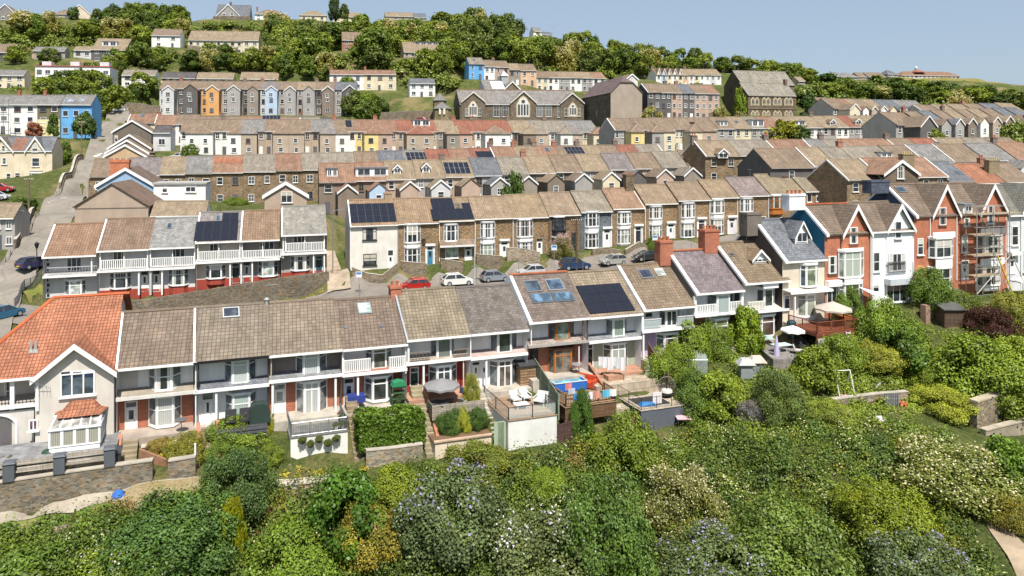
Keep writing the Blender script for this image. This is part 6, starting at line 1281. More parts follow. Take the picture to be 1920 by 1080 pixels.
wood([(-20,150),(60,180),(190,150),(300,166),(298,202),(225,205),(188,232),(180,262),(150,215),(60,172)],20,'around the top of the steep street',(2.6,4.2),(5,8.5),'trees around the top of the steep street',clr=5.5,sep=3.5)
wood([(640,200),(690,180),(722,222),(700,240),(650,236)],9,'beside the slate-clad lean-to house',(3,4),(6,9),'trees beside the slate-clad lean-to house',clr=5,sep=3)
wood([(-10,122),(60,112),(140,122),(230,120),(240,130),(60,128)],9,'beside the white flats',(2.6,3.6),(5,7),'trees beside the white flats',clr=6)
def ptree(px,py,rpx,hpx,label,col,mesh=None,Y=None,name='tree',y0=60,**k):
 P=ghit(px,py,y0)if Y is None else at(px,py,Y)
 if Y is not None:P .z=hz(P .x,P .y)
 s=P .y/F;top=py-hpx;hgt=(CZ-(top-H)*s)-P .z if Y is not None else hpx*s
 return tree(P,rpx*s,max(hgt,2),label,col,None,mesh,name,**k)
DK=(.016,.032,.014)
ptree(831,46,17,48,'tall dark conifer breaking the skyline in the middle',DK,OVAL[0]);ptree(628,44,13,46,'tall dark conifer beside the pale hipped skyline house',DK,OVAL[1]);ptree(645,44,10,36,'shorter bushy conifer beside the tall skyline conifer',(.03,.05,.018),OVAL[0])
ptree(674,97,15,46,'dense dark cypress in front of the brick hill house',DK,OVAL[1]);ptree(138,38,9,24,'rounded tree on the western skyline beside the cream gable',(.03,.055,.018));ptree(960,58,8,18,'small dark pine on the brow of the hill',DK,OVAL[0])
ptree(1466,268,37,42,'broad yellow-green conifer hiding the white backs',(.075,.090,.018),OVAL[0],Y=166);ptree(1497,270,24,30,'dark spreading conifer beside the yellow-green one',(.022,.042,.018),None,Y=167)
ptree(1517,214,23,44,'dark pointed conifer right of the church',(.018,.040,.016),CONE[0],Y=225);ptree(1580,214,20,34,'second dark conifer farther right of the church',(.022,.044,.016),CONE[1],Y=226);ptree(1545,192,32,50,'big dark rounded tree on the slope behind the church',(.022,.044,.018),None,Y=270);ptree(1668,182,18,34,'dark dome-shaped tree in the wood under the far ridge',(.016,.034,.018),None,Y=330);ptree(1775,190,26,34,'dark broad tree in the wood under the far ridge',(.016,.034,.018),None,Y=325)
ptree(962,372,22,40,'dark bushy tree between the gabled wings',(.024,.048,.018),TREE[1],Y=113);ptree(1388,214,12,50,'tall ivy-clad tree against the church wall',(.06,.10,.018),OVAL[0],Y=228);ptree(1385,238,12,24,'pale flowering bush below the flats',(.09,.10,.045),PALEF[0],Y=205);ptree(1350,222,14,20,'cream flowering bush left of the church',(.09,.10,.045),PALEF[1],Y=206);ptree(1222,222,15,18,'cream flowering bush beneath the dark flats',(.09,.10,.045),PALEF[0],Y=206)
ptree(1800,208,28,24,'pale flowering tree above the topmost eastern roofs',(.12,.125,.06),PALEF[1],Y=240);ptree(1905,262,26,34,'loose green tree among the town-edge gables',(.05,.075,.025),None,Y=160);ptree(1755,266,18,22,'garden tree below the town-edge gables',(.05,.075,.022),None,Y=165)
ptree(160,258,20,46,'dark leafy tree on the corner of the blue house',(.026,.05,.018),None,Y=172);ptree(100,258,11,44,'ivy-covered tree in front of the olive house',(.03,.06,.018),OVAL[1],Y=170);ptree(61,262,15,30,'pink flowering tree in front of the white house',(.11,.055,.065),TREE[0],Y=168);ptree(40,425,20,52,'dense garden tree at the foot of the steep street',(.030,.055,.018),None,Y=114);ptree(170,236,14,60,'tall ivy-green tree behind the blue house wall',(.035,.075,.016),OVAL[0],Y=190)
ptree(152,170,10,44,'palm-like dark tree in front of the white flats',(.035,.050,.016),CONE[1],Y=228);ptree(358,296,13,24,'rounded shrub tree behind the stepped gables',(.035,.06,.018),None,Y=158);ptree(88,168,24,22,'broad golden-green tree below the white flats',(.06,.09,.018),None,Y=218);ptree(120,285,12,20,'low bush beside the lower pavement wall',(.04,.07,.02),None,Y=158)
# plants close to the front row
def ps(px,py,rpx,hpx,label,col,mesh=None,name='shrub',y0=36,**k):
 P=ghit(px,py,y0);s=P .y/F;q=.86 if rpx>70 else(.92 if rpx>40 else 1.0);return shrub(P,rpx*s*q,hpx*s*(.84 if rpx>70 else .95),label,col,mesh,name,**k)
BUDL=[proto('foliage',20000,60,.036,fl=n,fsize=.036,cr=(.18,.34),zmin=-.25,jit=.48)for n in(230,330)]
CREAMF=[proto('foliage',18000,56,.036,fl=2300,fsize=.032,cr=(.18,.34),zmin=-.25)for _ in range(2)]
def blm(mesh,col,nm):
 m=mesh .copy();mt=MAT['bloom'].copy();nt=mt .node_tree
 for n in nt .nodes:
  if n .type=='OBJECT_INFO':
   rgb=nt .nodes .new('ShaderNodeRGB');rgb .outputs[0].default_value=(*col,1)
   for l in list(n .outputs['Color'].links):nt .links .new(rgb .outputs[0],l .to_socket)
 mt .name='bloom_'+nm;m .materials[1]=mt;return m
LILAC=blm(BUDL[0],(.36,.31,.52),'lilac');WHITEF=blm(BUDL[1],(.68,.64,.70),'white');CREAMB=[blm(m,(.62,.57,.34),'cream')for m in CREAMF];PINKF=blm(CREAMF[0],(.78,.52,.58),'pink')
for i in(0,1):PALEF[i].materials[1]=CREAMB[0].materials[1]
ps(440,955,78,118,'large dark blue-green shrub in front of the black chairs',(.026,.050,.026),FINE[0]);ps(330,1060,120,135,'wide feathery dark shrub below the dry path',(.024,.052,.022),FINE[1]);ps(436,1072,22,118,'narrow golden conifer in the lower thicket',(.085,.105,.006),FINE[0],'golden_conifer',cat='conifer')
ps(545,1110,95,120,'rounded mid-green tree crown right of the golden conifer',(.045,.080,.018),BUSH[1]);ps(655,1010,82,132,'glossy large-leaved dark shrub below the steps',(.024,.058,.014),BIGL[0]);ps(742,945,50,60,'yellow-green shrub just below the steps path',(.062,.092,.018),BUSH[2]);ps(690,1050,62,90,'olive brown-tinted shrub in the thicket',(.085,.085,.025),BUSH[3])
ps(850,1030,118,150,'grey-green buddleia with lilac flower spikes',(.036,.058,.042),LILAC);ps(1030,1095,118,140,'grey-green buddleia covered in white flower spikes',(.042,.062,.042),WHITEF);ps(1140,1090,108,215,'tall dark green tree rising from the middle thicket',(.030,.060,.022),FINE[0]);ps(1018,930,46,48,'bright lime-green low shrub in the thicket',(.060,.098,.018),FINE[1]);ps(900,900,70,50,'ivy mound with a dead brown patch below the white wall',(.05,.07,.022),BUSH[0])
ps(1280,985,92,115,'cream-blossomed scrub in the middle of the bank',(.055,.068,.03),CREAMB[0]);ps(1168,868,66,92,'rounded bright green shrub below the dark grey terrace',(.050,.080,.018),BUSH[0]);ps(1090,822,24,80,'dark ivy column beside the wooden deck',(.025,.055,.016),BUSH[1])
ps(1655,1010,100,120,'yellow-green spreading shrub on the right bank',(.055,.080,.014),FINE[1]);ps(1790,930,115,105,'cream-flowering scrub below the concrete wall',(.050,.070,.025),CREAMB[1]);ps(1895,925,60,95,'large-leaved ivy mound at the right edge of the bank',(.040,.080,.018),BIGL[1]);ps(1895,985,44,55,'brown-gold heathy bush beyond the footpath',(.055,.060,.018),BUSH[2]);ps(1340,1110,120,110,'buddleia with pale lilac spikes at the bottom edge',(.037,.058,.040),LILAC);ps(1725,1110,105,115,'grey-green buddleia left of the footpath',(.036,.058,.042),LILAC);ps(1480,1080,110,140,'dense mid-green shrub with few pale flowers, low on the bank',(.045,.078,.028),BUSH[3]);ps(230,1105,90,90,'white-flowering elder at the lower left',(.06,.10,.025),WHITEF);ps(60,1125,100,100,'dark round-leaved bramble mound at the left edge',(.035,.065,.018),BIGL[0])
ps(1662,652,52,95,'large round shrub in front of the white gabled house',(.055,.095,.020),BUSH[0],y0=55);ps(1590,592,28,52,'clipped round bush beside the red-brown deck',(.040,.075,.018),BUSH[1],y0=55);ps(1742,578,42,70,'ivy hedge below the arched-door house',(.035,.065,.018),BUSH[2],y0=55);ps(1790,582,40,40,'bushy hedge end beside the white garden chairs',(.045,.07,.02),BUSH[3],y0=55)
ps(1835,745,98,112,'very large bright green bush mass on the right slope',(.052,.085,.018),BUSH[1],y0=50);ps(1905,735,60,95,'bright bush merging with the large one at the right edge',(.07,.11,.022),BUSH[2],y0=50);ps(1730,722,33,50,'round bright green bush on the slope',(.055,.088,.016),BUSH[0],y0=50);ps(1685,690,50,70,'dark laurel behind the round bright bush',(.030,.060,.016),BIGL[0],y0=50);ps(1852,640,52,66,'dark purple-leaved tree under the gabled houses',(.022,.010,.013),FINE[0],y0=55);ps(1905,620,40,70,'loose olive shrub at the far right',(.075,.09,.03),FINE[1],y0=55)
ps(1455,788,52,98,'dark silvery fruit tree in the lower garden',(.040,.065,.032),FINE[0],y0=50);ps(1292,690,46,78,'leafy garden tree beside the lilac house',(.060,.10,.020),BUSH[0],y0=55);ps(1262,662,30,52,'purple plum shrub under the white balcony',(.055,.025,.030),FINE[1],y0=55);ps(1250,712,38,62,'round green bush beyond the fence of the patio',(.055,.09,.02),BUSH[2],y0=55);ps(1398,655,34,78,'bright climbing vine in front of the arched-dormer house',(.060,.100,.016),BIGL[1],y0=55);ps(1335,668,36,60,'mixed green shrub below the purple-roofed house',(.05,.085,.02),BUSH[3],y0=55)
ps(1350,770,55,62,'yellow-green sprawling garden shrub',(.060,.095,.018),BIGL[0],y0=50);ps(1300,775,40,70,'dark shrub beside the terracotta edged bed',(.035,.065,.02),BUSH[1],y0=50);ps(1412,790,30,40,'lavender bush with purple flowers',(.05,.055,.10),FINE[1],y0=50);ps(1530,720,45,62,'vine-leaved bush beside the slide of red timber',(.055,.085,.018),BIGL[1],y0=50);ps(1580,690,40,60,'tall green shrubs behind the swing frame',(.055,.09,.02),BUSH[2],y0=50);ps(1640,700,45,50,'meadow-like clump above the swing frame',(.09,.11,.03),FINE[0],y0=50);ps(1560,800,50,45,'low scrub by the white sacks',(.07,.10,.03),FINE[1],y0=50);ps(1760,770,60,45,'tall grassy clump below the large bright bush',(.10,.13,.03),FINE[0],y0=50);ps(1840,755,40,35,'fresh green nettle patch above the old wall',(.09,.15,.025),FINE[1],y0=50)
ps(843,815,26,40,'dark clipped shrub below the picket deck, on the west',(.020,.045,.014),FINE[0],y0=50);ps(866,812,17,46,'variegated yellow-green shrub between two dark ones',(.10,.13,.03),BUSH[0],y0=50);ps(893,810,22,38,'dark clipped shrub below the picket deck, on the east',(.020,.045,.014),FINE[1],y0=50);ps(492,818,18,50,'honeysuckle with yellow leaves beside the steps',(.10,.12,.02),BUSH[2],y0=48);ps(430,830,40,45,'low mixed shrub below the black garden furniture',(.05,.085,.02),BUSH[3],y0=46);ps(350,868,42,50,'bamboo-like yellow-green clump in the dry garden',(.07,.08,.022),FINE[0],y0=46)
P=R23 .pt(1052,486,-3.0);P .z=hz(P .x,P .y);shrub(P,1.75,3.4,'pink and white flowering bush behind the parked blue car',(.06,.07,.03),PINKF,'flowering_bush');P=R23 .pt(1226,462,-2.6);P .z=hz(P .x,P .y);shrub(P,1.5,2.8,'clipped green bush in front of the stone terrace',(.035,.07,.018),BUSH[1])
P=T4b .pt(440,388,-2.2);P .z=hz(P .x,P .y);o=shrub(P,2.3,1.5,'low green hedge in front of the middle stone row',(.045,.075,.02),BUSH[2],'hedge',cat='hedge')
ps(507,880,24,30,'small pale-flowered shrub below the honeysuckle',(.05,.08,.02),BUSH[1],y0=44);ps(470,855,36,36,'light green sprawling shrub under the black deck',(.06,.095,.02),BIGL[0],y0=44);ps(300,848,22,26,'straw-coloured bush in the dry garden',(.085,.075,.03),FINE[1],y0=44);ps(410,862,26,34,'low shrub at the foot of the brick-piered steps',(.045,.075,.02),BUSH[2],y0=44)
def hedge(x0,x1,d0,d1,z0,z1,label,col,n=9000):
 fr=Fr(R1 .pt(x0,800,d0),R1 .ux,R1 .uy,R1);L=(R1 .pt(x1,800,d0)-R1 .pt(x0,800,d0)).length;D=d1-d0
 p=NR .uniform(-1,1,(n,3));ax=NR .choice(3,n,p=(.2,.4,.4));sgn=np .where(NR .uniform(size=n)<.25,-1,1)
 for k in range(3):m=ax==k;p[m,k]=(sgn[m]if k!=1 else-1)*NR .uniform(.85,1.06,m .sum())
 N=sph(n)*.8;N[np .arange(n),ax]+=np .where(ax==1,-1,sgn);P=np .empty((n,3));a=(p[:,0]+1)/2*L;d=(p[:,1]+1)/2*D;lump=.22*np .sin(a*2.1)+.15*np .sin(d*3+a)
 P[:,0]=fr .O .x+a*R1 .ux[0]+d*R1 .uy[0];P[:,1]=fr .O .y+a*R1 .ux[1]+d*R1 .uy[1];P[:,2]=CZ+z0+(p[:,2]+1)/2*(z1-z0)*(1+lump*.25)
 c=P .mean(0);me=leafmesh('hedge',P-c,N,.17*NR .uniform(.7,1.3,n),NR .uniform(0,1,n));o=link('hedge',me,None,GB(col),tuple(c));setlab(o,label,'hedge');ORG[o]=Vector(c)
hedge(674,795,-4.2,-1.9,-23.3,-20.9,'big square yellow-green hedge between the two flights of steps',(.028,.056,.010))
# stuff: the thicket of the bank and the scrub of the hill
def mound_field(name,pts,rr,hh,per,size,col,label,mats=('leaf',),fl=0.0,fs=.1,kind='stuff',jit=.42):
 PP,NN,SS,RR,MI=[],[],[],[],[]
 for P in pts:
  r=RN .uniform(*rr);h=RN .uniform(*hh);n=int(per*r*r);d=sph(n);d[:,2]=np .abs(d[:,2]);lump=1+.34*np .sin(d[:,0]*5+P .x)*np .cos(d[:,1]*4+P .y);rad_=np .where(NR .uniform(size=n)<.14,NR .uniform(1.05,1.5,n),NR .uniform(.6,1.06,n))*lump
  p=d*rad_[:,None]*np .array([r,r,h])+np .array([P .x,P .y,P .z-.25]);PP .append(p);NN .append(d*(1-jit)+sph(n)*jit+np .array([0,0,.2]));SS .append(size*NR .uniform(.6,1.4,n));cv=RN .random();RR .append(.5*cv+.5*NR .uniform(0,1,n));mi=np .zeros(n)
  if fl and RN .random()<fl:k=NR .uniform(size=n)<.16;mi[k]=1
  MI .append(mi)
 PP,NN,SS,RR,MI=(np .concatenate(v)for v in(PP,NN,SS,RR,MI));SS[MI==1]=fs
 o=link(name,leafmesh(name,PP,NN,SS,RR,mats,MI if len(mats)>1 else None),None,GB(col));o['kind']=kind;o['label']=label;return o
def scatter(poly,n,y0,clr=0,ymax=540,hid=0):
 xs_=[p[0]for p in poly];ys_=[p[1]for p in poly];out=[]
 for _ in range(n*8):
  if len(out)>=n:break
  x,y=RN .uniform(min(xs_),max(xs_)),RN .uniform(min(ys_),max(ys_))
  if inpoly(x,y,poly):
   P=ghit(x,y,y0)
   if P .y<ymax and(not clr or clear(P,clr))and not(hid and hides(P,3,hid)):out .append(P)
 return out
MAT['bloom_cream']=CREAMB[0].materials[1];MAT['bloom_white']=WHITEF .materials[1]
BL=[(-40,1002),(120,994),(250,972),(370,946),(480,925),(560,935),(660,905),(760,885),(900,885),(1000,870),(1000,1180),(-80,1180)]
BRR=[(1000,855),(1100,838),(1200,838),(1300,830),(1500,815),(1640,800),(1800,815),(1822,880),(1795,930),(1812,1010),(1860,1100),(1860,1180),(1000,1180)]
for nm,poly,side in(('left',BL,'western'),('right',BRR,'eastern')):
 for n,c,lab,rr,hh,fl,sz in((170,(.026,.048,.018),'dark ivy and bramble patches on the',(.5,1.5),(.6,1.9),.1,.115),(230,(.042,.072,.020),'tangled green scrub covering the',(.45,1.5),(.5,1.7),.45 if side=='eastern' else .06,.105),(120,(.064,.080,.020),'yellow-green scrub patches on the',(.4,1.1),(.4,1.3),.2 if side=='eastern' else .0,.10)):
  mound_field('bramble_thicket',scatter(poly,int(n*(1.35 if side=='eastern' else 1.0)),26),rr,hh,430,sz,c,f'{lab} {side} bank',('leaf','bloom_cream'),fl,.11)
mound_field('garden_undergrowth',scatter([(1240,640),(1330,650),(1430,690),(1500,700),(1560,680),(1650,640),(1740,620),(1830,640),(1930,640),(1930,740),(1800,760),(1650,800),(1480,830),(1300,830),(1290,760)],380,45,2.2),(.4,1.1),(.3,1.0),420,.12,(.060,.094,.024),'rough garden undergrowth between the houses and the bank')
mound_field('dead_brambles',scatter([(880,860),(940,850),(950,890),(890,900)],5,26)+scatter([(1060,855),(1110,845),(1120,890),(1070,895)],7,26)+scatter([(470,960),(540,965),(540,1000),(480,1010)],7,26)+scatter([(180,960),(240,955),(250,985),(190,990)],5,26)+scatter([(1000,960),(1300,960),(1750,950),(1750,1080),(1000,1080)],10,26),(.4,.8),(.7,1.3),620,.085,(.075,.052,.035),'brown dead bramble stems on the bank')
mound_field('bank_weeds',scatter([(470,880),(540,890),(660,885),(700,880),(660,905),(540,915)],24,40)+scatter([(300,845),(360,850),(360,872),(300,872)],14,40)+[Vector((q .x,q .y,hz(q .x,q .y)))for q in(R23 .pt(x,500,-2.6-.8*RN .random())for x in range(230,610,17))],(.25,.5),(.2,.5),900,.10,(.12,.12,.035),'dry weeds along the lower path')
HILL=[([(-60,60),(350,40),(500,60),(1000,75),(1100,95),(1390,138),(1330,145),(1200,150),(1000,140),(870,140),(860,170),(760,160),(620,140),(480,130),(300,130),(160,100),(-60,112)],520,(1.8,3.6),(1.6,3.8)),([(1490,168),(1640,172),(1760,184),(1930,206),(1930,222),(1700,207),(1500,197)],220,(2.5,5),(2,5)),([(-40,150),(300,165),(300,205),(225,212),(190,240),(60,180),(-40,175)],90,(1.2,2.2),(1,2.4)),([(500,150),(620,180),(700,235),(640,238),(560,190)],40,(1.2,2.4),(1,2.5))]
_p=[]
for poly,n,rr,hh in HILL:_p .append((scatter(poly,n,140,5.5,hid=3.0),rr,hh))
mound_field('hillside_scrub',_p[0][0],(1.8,3.6),(1.6,3.8),26,.62,(.048,.074,.022),'bushes and undergrowth filling the wooded hillside',('leaf','bloom_cream'),.10,.5)
mound_field('hillside_scrub',_p[1][0],(2.2,4.2),(1.5,3.2),22,.75,(.045,.070,.024),'scrub of the slope under the far ridge')
mound_field('garden_scrub',_p[2][0]+_p[3][0],(1.2,2.2),(1,2.4),60,.4,(.045,.072,.020),'garden bushes around the upper street')
# gardens, decks and things in front of the front row
GF=Fr((0,60.95,CZ),R1 .ux,R1 .uy,R1)
def gs(px,d):return GF .loc(px,600,d)[0]
def gz(px,py,d):return GF .loc(px,py,d)[1]
def gp(px,d,z):return GF .w((gs(px,d),d,z))
def hsd(s_,d):q=GF .w((s_,d,0));return hz(q .x,q .y)-CZ
def obj1(g,name,mats,col,label,cat,group=None,smooth=False):
 o=g .build(name,mats,None,col,smooth);return setlab(o,label,cat,group)
def part(g,name,mats,col,root):return g .build(name,mats,root,col)
def railing(root,pts,z,h,col,bars=.13,r=.025,mat='metal',glass=False,posts=1.6,name='railing'):
 for i in range(len(pts)-1):
  a,b=Vector((*pts[i],0)),Vector((*pts[i+1],0));L=(b-a).length;g=MB(GF);n=max(1,round(L/posts));Z0,Z1=(z,z)if not isinstance(z,(list,tuple))else(z[i],z[i+1])
  at_=lambda t,o:(a .x+(b .x-a .x)*t,a .y+(b .y-a .y)*t,Z0+(Z1-Z0)*t+o)
  for k in range(n+1):g .tube(at_(k/n,0),at_(k/n,h+.04),r*1.7,5)
  g .tube(at_(0,h),at_(1,h),r*1.4,5)
  if not glass:
   g .tube(at_(0,.1),at_(1,.1),r,4);m=int(L/bars)
   for k in range(1,m):g .tube(at_(k/m,.1),at_(k/m,h),r*.6,4)
  o=g .build(name,mat,root,col)
  if glass:
   q=MB(GF);q .p([at_(.01,.08),at_(.99,.08),at_(.99,h-.03),at_(.01,h-.03)]);q .build('glass_panel','hardglass',o)
def deck(name,label,px0,px1,py,df,db,zb,wall,floor,cat='deck',overhang=.06):
 s0,s1=gs(px0,df),gs(px1,df);z=gz((px0+px1)/2,py,df);c=GF .w(((s0+s1)/2,(df+db)/2,zb));root=thing(name,label,cat,c)
 g=MB(GF);g .box(s0,s1,df,db,zb,z-.06);g .build('wall',wall[0],root,wall[1]);g=MB(GF);g .box(s0-overhang,s1+overhang,df-overhang,db,z-.057,z);g .build('floor',floor[0],root,floor[1]);return root,s0,s1,z
def steps(label,px0,px1,dt,dbm,zt,zb,n=9,col=(.30,.25,.17),sides=None,name='garden_steps'):
 dm=(dt+dbm)/2;s0,s1=gs(px0,dm),gs(px1,dm);root=thing(name,label,'steps',GF .w(((s0+s1)/2,dbm,zb)));g=MB(GF)
 for i in range(n):
  za=zt-(zt-zb)*i/n;d0=dt+(dbm-dt)*i/n;d1=dt+(dbm-dt)*(i+1)/n;g .box(s0,s1,d1-.03,d0,zb-.6+.001*i,za)
 g .build('treads','concrete',root,col)
 for k,c in(sides or()):
  x=s0-.28 if k=='l' else s1+.02;q=MB(GF);q .hexa([(x,dt,zb-.6),(x+.26,dt,zb-.6),(x+.26,dbm-.2,zb-.6),(x,dbm-.2,zb-.6)],[(x,dt,zt+.45),(x+.26,dt,zt+.45),(x+.26,dbm-.2,zb+.5),(x,dbm-.2,zb+.5)]);q .build('side_wall','brick',root,c)
 return root
TERRA=(.46,.15,.07)
zt=CZ-21.75
for i,(px,nm)in enumerate(((18,'western'),(112,'middle'),(206,'eastern'))):
 g=MB(GF);s_=gs(px,-4.5);z0=-21.7+.08*i-.1;g .box(s_-.33,s_+.33,-4.83,-4.17,z0,z0+1.15);g .hexa([(s_-.4,-4.9,z0+1.153),(s_+.4,-4.9,z0+1.153),(s_+.4,-4.1,z0+1.153),(s_-.4,-4.1,z0+1.153)],[(s_-.3,-4.8,z0+1.25),(s_+.3,-4.8,z0+1.25),(s_+.3,-4.2,z0+1.25),(s_-.3,-4.2,z0+1.25)]);obj1(g,'gate_pillar','paint',(.10,.11,.125),f'dark grey square pillar on the long stone wall, {nm} of three','pillar','dark pillars on the long stone wall')
for i,(a,b,nm)in enumerate(((-60,18,'western'),(18,112,'middle'),(112,206,'eastern'))):
 s0,s1=gs(a,-4.5)+.36,gs(b,-4.5)-.36;root=thing('board_fence',f'weathered pale two-board fence between dark pillars, {nm} bay','fence',GF .w((s0,-4.5,-21.7)),'board fences between the dark pillars')
 for k in(0,1):g=MB(GF);g .box(s0,s1,-4.54,-4.48,-21.45+.07*i+.48*k,-21.12+.07*i+.48*k);g .build('board','wood',root,(.42,.37,.31))
root,s0,s1,z=deck('patio','grey paved patio in front of the conservatory house',-60,213,866,-4.2,-.4,-24,('stone',WST),('paving',(.22,.22,.225)),'patio')
def pot(P,r,h,col,fol,label,flower=None,group=None):
 root=thing('plant_pot',label,'plant pot',P,group);g=MB();g .lathe((P .x,P .y,P .z),[(r*.7,0),(r,h),(r*.92,h)],10);g .build('pot','concrete',root,col);o=link('foliage',flower or BUSH[0],root,fol,(0,0,h+r*.35));o .scale=(r*1.25,r*1.25,r*1.3)
pot(gp(20,-2.6,-21.95),.26,.6,(.55,.48,.36),(.10,.08,.03),'tall cream plant pot on the grey patio');pot(gp(6,-2.4,-21.95),.35,.4,(.25,.16,.1),(.10,.06,.04),'wide pot of reddish plants by the pale house')
g=MB(GF);s_=gs(90,-2.6);g .lathe((s_,-2.6,-21.95),[(.42,0),(.42,.95),(.3,1.1)],12);obj1(g,'water_butt','paint',(.02,.06,.035),'dark green water butt beside the conservatory','water butt')
g=MB(GF);s_=gs(40,-3.2);g .hexa([(s_,-3.4,-21.9),(s_+.9,-3.4,-21.9),(s_+.9,-2.9,-21.9),(s_,-2.9,-21.9)],[(s_,-3.4,-21.75),(s_+.9,-3.4,-21.75),(s_+.9,-2.9,-21.75),(s_,-2.9,-21.75)]);g .hexa([(s_,-2.95,-21.75),(s_+.9,-2.95,-21.75),(s_+.9,-2.88,-21.75),(s_,-2.88,-21.75)],[(s_+.1,-2.6,-21.1),(s_+.8,-2.6,-21.1),(s_+.8,-2.53,-21.1),(s_+.1,-2.53,-21.1)]);obj1(g,'garden_chair','wood',(.50,.33,.15),'tan wooden garden chair on the grey patio','chair')
g=MB(GF);s_=gs(158,-3.6);g .box(s_,s_+2.2,-4.1,-3.0,-22,-21.1);g .box(s_-.1,s_+2.3,-4.2,-2.9,-21.097,-21.0);obj1(g,'storage_box','paint',(.05,.055,.06),'dark low storage box below the conservatory','box')
steps('orange-walled concrete steps up to the brick house with the white door',226,256,-1.2,-4.0,-21.3,-23.2,8,(.30,.25,.17),(('l',TERRA),))
root,s0,s1,z=deck('patio','pale concrete patio under the brick bay window',266,352,833,-1.6,.3,-23.6,('concrete',(.36,.24,.18)),('concrete',(.52,.46,.38)),'patio')
g=MB(GF);s_=gs(340,-.6);g .lathe((s_,-.9,-20.6),[(.05,0),(.4,.12),(.46,.22)],10);g .tube((s_,-.9,-20.6),(s_,-.5,-21.2),.03);obj1(g,'satellite_dish','metal',(.25,.25,.25),'grey satellite dish beside the brick bay','satellite dish')
g=MB(GF);g .hexa([(gs(262,-2),-2.2,-23.4),(gs(318,-3.4),-3.6,-23.6),(gs(318,-3.4),-3.35,-23.6),(gs(262,-2),-1.95,-23.4)],[(gs(262,-2),-2.2,-21.75),(gs(318,-3.4),-3.6,-22.3),(gs(318,-3.4),-3.35,-22.3),(gs(262,-2),-1.95,-21.75)]);obj1(g,'garden_wall','brick',(.30,.13,.07),'sloping orange-topped garden wall in the dry garden','wall')
g=MB();P=gp(366,-4.3,-23);g .tube((P .x,P .y,P .z-.5),(P .x,P .y,P .z+2.0),.07,8);obj1(g,'post','paint',WHITE,'white post at the end of the short stone wall','post')
steps('mossy steps between brick piers to the white half-moon door',376,405,-.6,-3.4,-21.3,-23.4,9,(.27,.22,.15),(('l',(.42,.14,.07)),('r',(.42,.14,.07))))
root,s0,s1,z=deck('timber_deck','black stained timber deck with slatted front',410,500,802,-2.2,.2,-23.6,('wood',(.05,.052,.058)),('wood',(.06,.06,.065)))
for k in range(3):g=MB(GF);g .box(s0-.05,s1+.05,-2.34,-2.28,z-.75+.27*k,z-.57+.27*k);g .build('slat_rail','wood',root,(.10,.105,.12))
ZC=z
def barrel(P,w,h,d,name,label,cat,col,mat='paint',top=.7,rz=R1 .rz):
 root=thing(name,label,cat,P);fr=Fr(P,R1 .ux,R1 .uy);g=MB(fr);n=7
 prof=[(-w/2,0),(w/2,0),(w/2*1.02,h*.55),(w/2*.8,h*.88),(w/2*.35,h),(-w/2*.35,h),(-w/2*.8,h*.88),(-w/2*1.02,h*.55)]
 g .ext([(x,-d/2,zz)for x,zz in prof],(0,d,0));g .build('cover',mat,root,col);return root
barrel(gp(487,-1.3,ZC),1.5,1.45,.9,'barbecue','large barbecue under a dark green cover on the black deck','barbecue',(.03,.05,.04))
def chair(P,rz,col,label,w=.6,sh=.42,bh=.95,cat='chair',name='garden_chair',mat='paint',group=None,arms=True,cushion=None):
 root=thing(name,label,cat,P,group);M=Matrix .Rotation(rz,4,'Z');fr=Fr(P,(cos(rz),sin(rz)),(-sin(rz),cos(rz)));h=w/2
 g=MB(fr);g .box(-h,h,-h,h,sh-.06,sh);g .build('seat',mat,root,cushion or col)
 g=MB(fr);g .hexa([(-h,h-.06,sh),(h,h-.06,sh),(h,h,sh),(-h,h,sh)],[(-h,h+.12,bh),(h,h+.12,bh),(h,h+.18,bh),(-h,h+.18,bh)]);g .build('backrest',mat,root,cushion or col)
 for x in(-h+.04,h-.04):
  for y in(-h+.04,h-.04):g=MB(fr);g .tube((x,y,0),(x,y,sh-.06),.03,5);g .build('leg',mat,root,col)
  if arms:g=MB(fr);g .box(x-.03,x+.03,-h,h,sh+.2,sh+.25);g .tube((x,-h+.04,sh),(x,-h+.04,sh+.2),.025,5);g .build('armrest',mat,root,col)
 return root
chair(gp(432,-1.5,ZC),R1 .rz,(.03,.03,.033),'western of two black garden chairs on the black deck',.8,.4,1.05,group='black chairs on the black deck');chair(gp(459,-1.5,ZC),R1 .rz,(.03,.03,.033),'eastern of two black garden chairs, next to the covered barbecue',.8,.4,1.05,group='black chairs on the black deck')
root,s0,s1,z=deck('raised_terrace','white walled raised terrace with grey railing and hanging baskets',545,652,814,-3.2,.1,-24.6,('render',(.74,.73,.68)),('paving',(.17,.165,.155)),'terrace');ZD=z
railing(root,[(s0+.05,-.2),(s0+.05,-3.15),(s1-.05,-3.15),(s1-.05,-.2)],z,1.05,(.33,.35,.37))
for i,(px,py)in enumerate(((567,825),(582,832),(598.5,823),(615,830),(631,821))):
 s_=gs(px,-3.4);zz=gz(px,py,-3.45)-.1;P=GF .w((s_,-3.45,zz));rt=thing('hanging_basket',f'small planted wall basket, {ORD[i]} of five on the white terrace wall','hanging basket',P,'wall baskets on the white terrace');g=MB();g .lathe((P .x,P .y,P .z-.22),[(.05,0),(.2,.1),(.26,.24)],10);g .build('basket','paint',rt,(.08,.06,.04));o=link('foliage',BUSH[i%4],rt,(.11,.14,.03),(0,0,.08));o .scale=(.30,.30,.26)
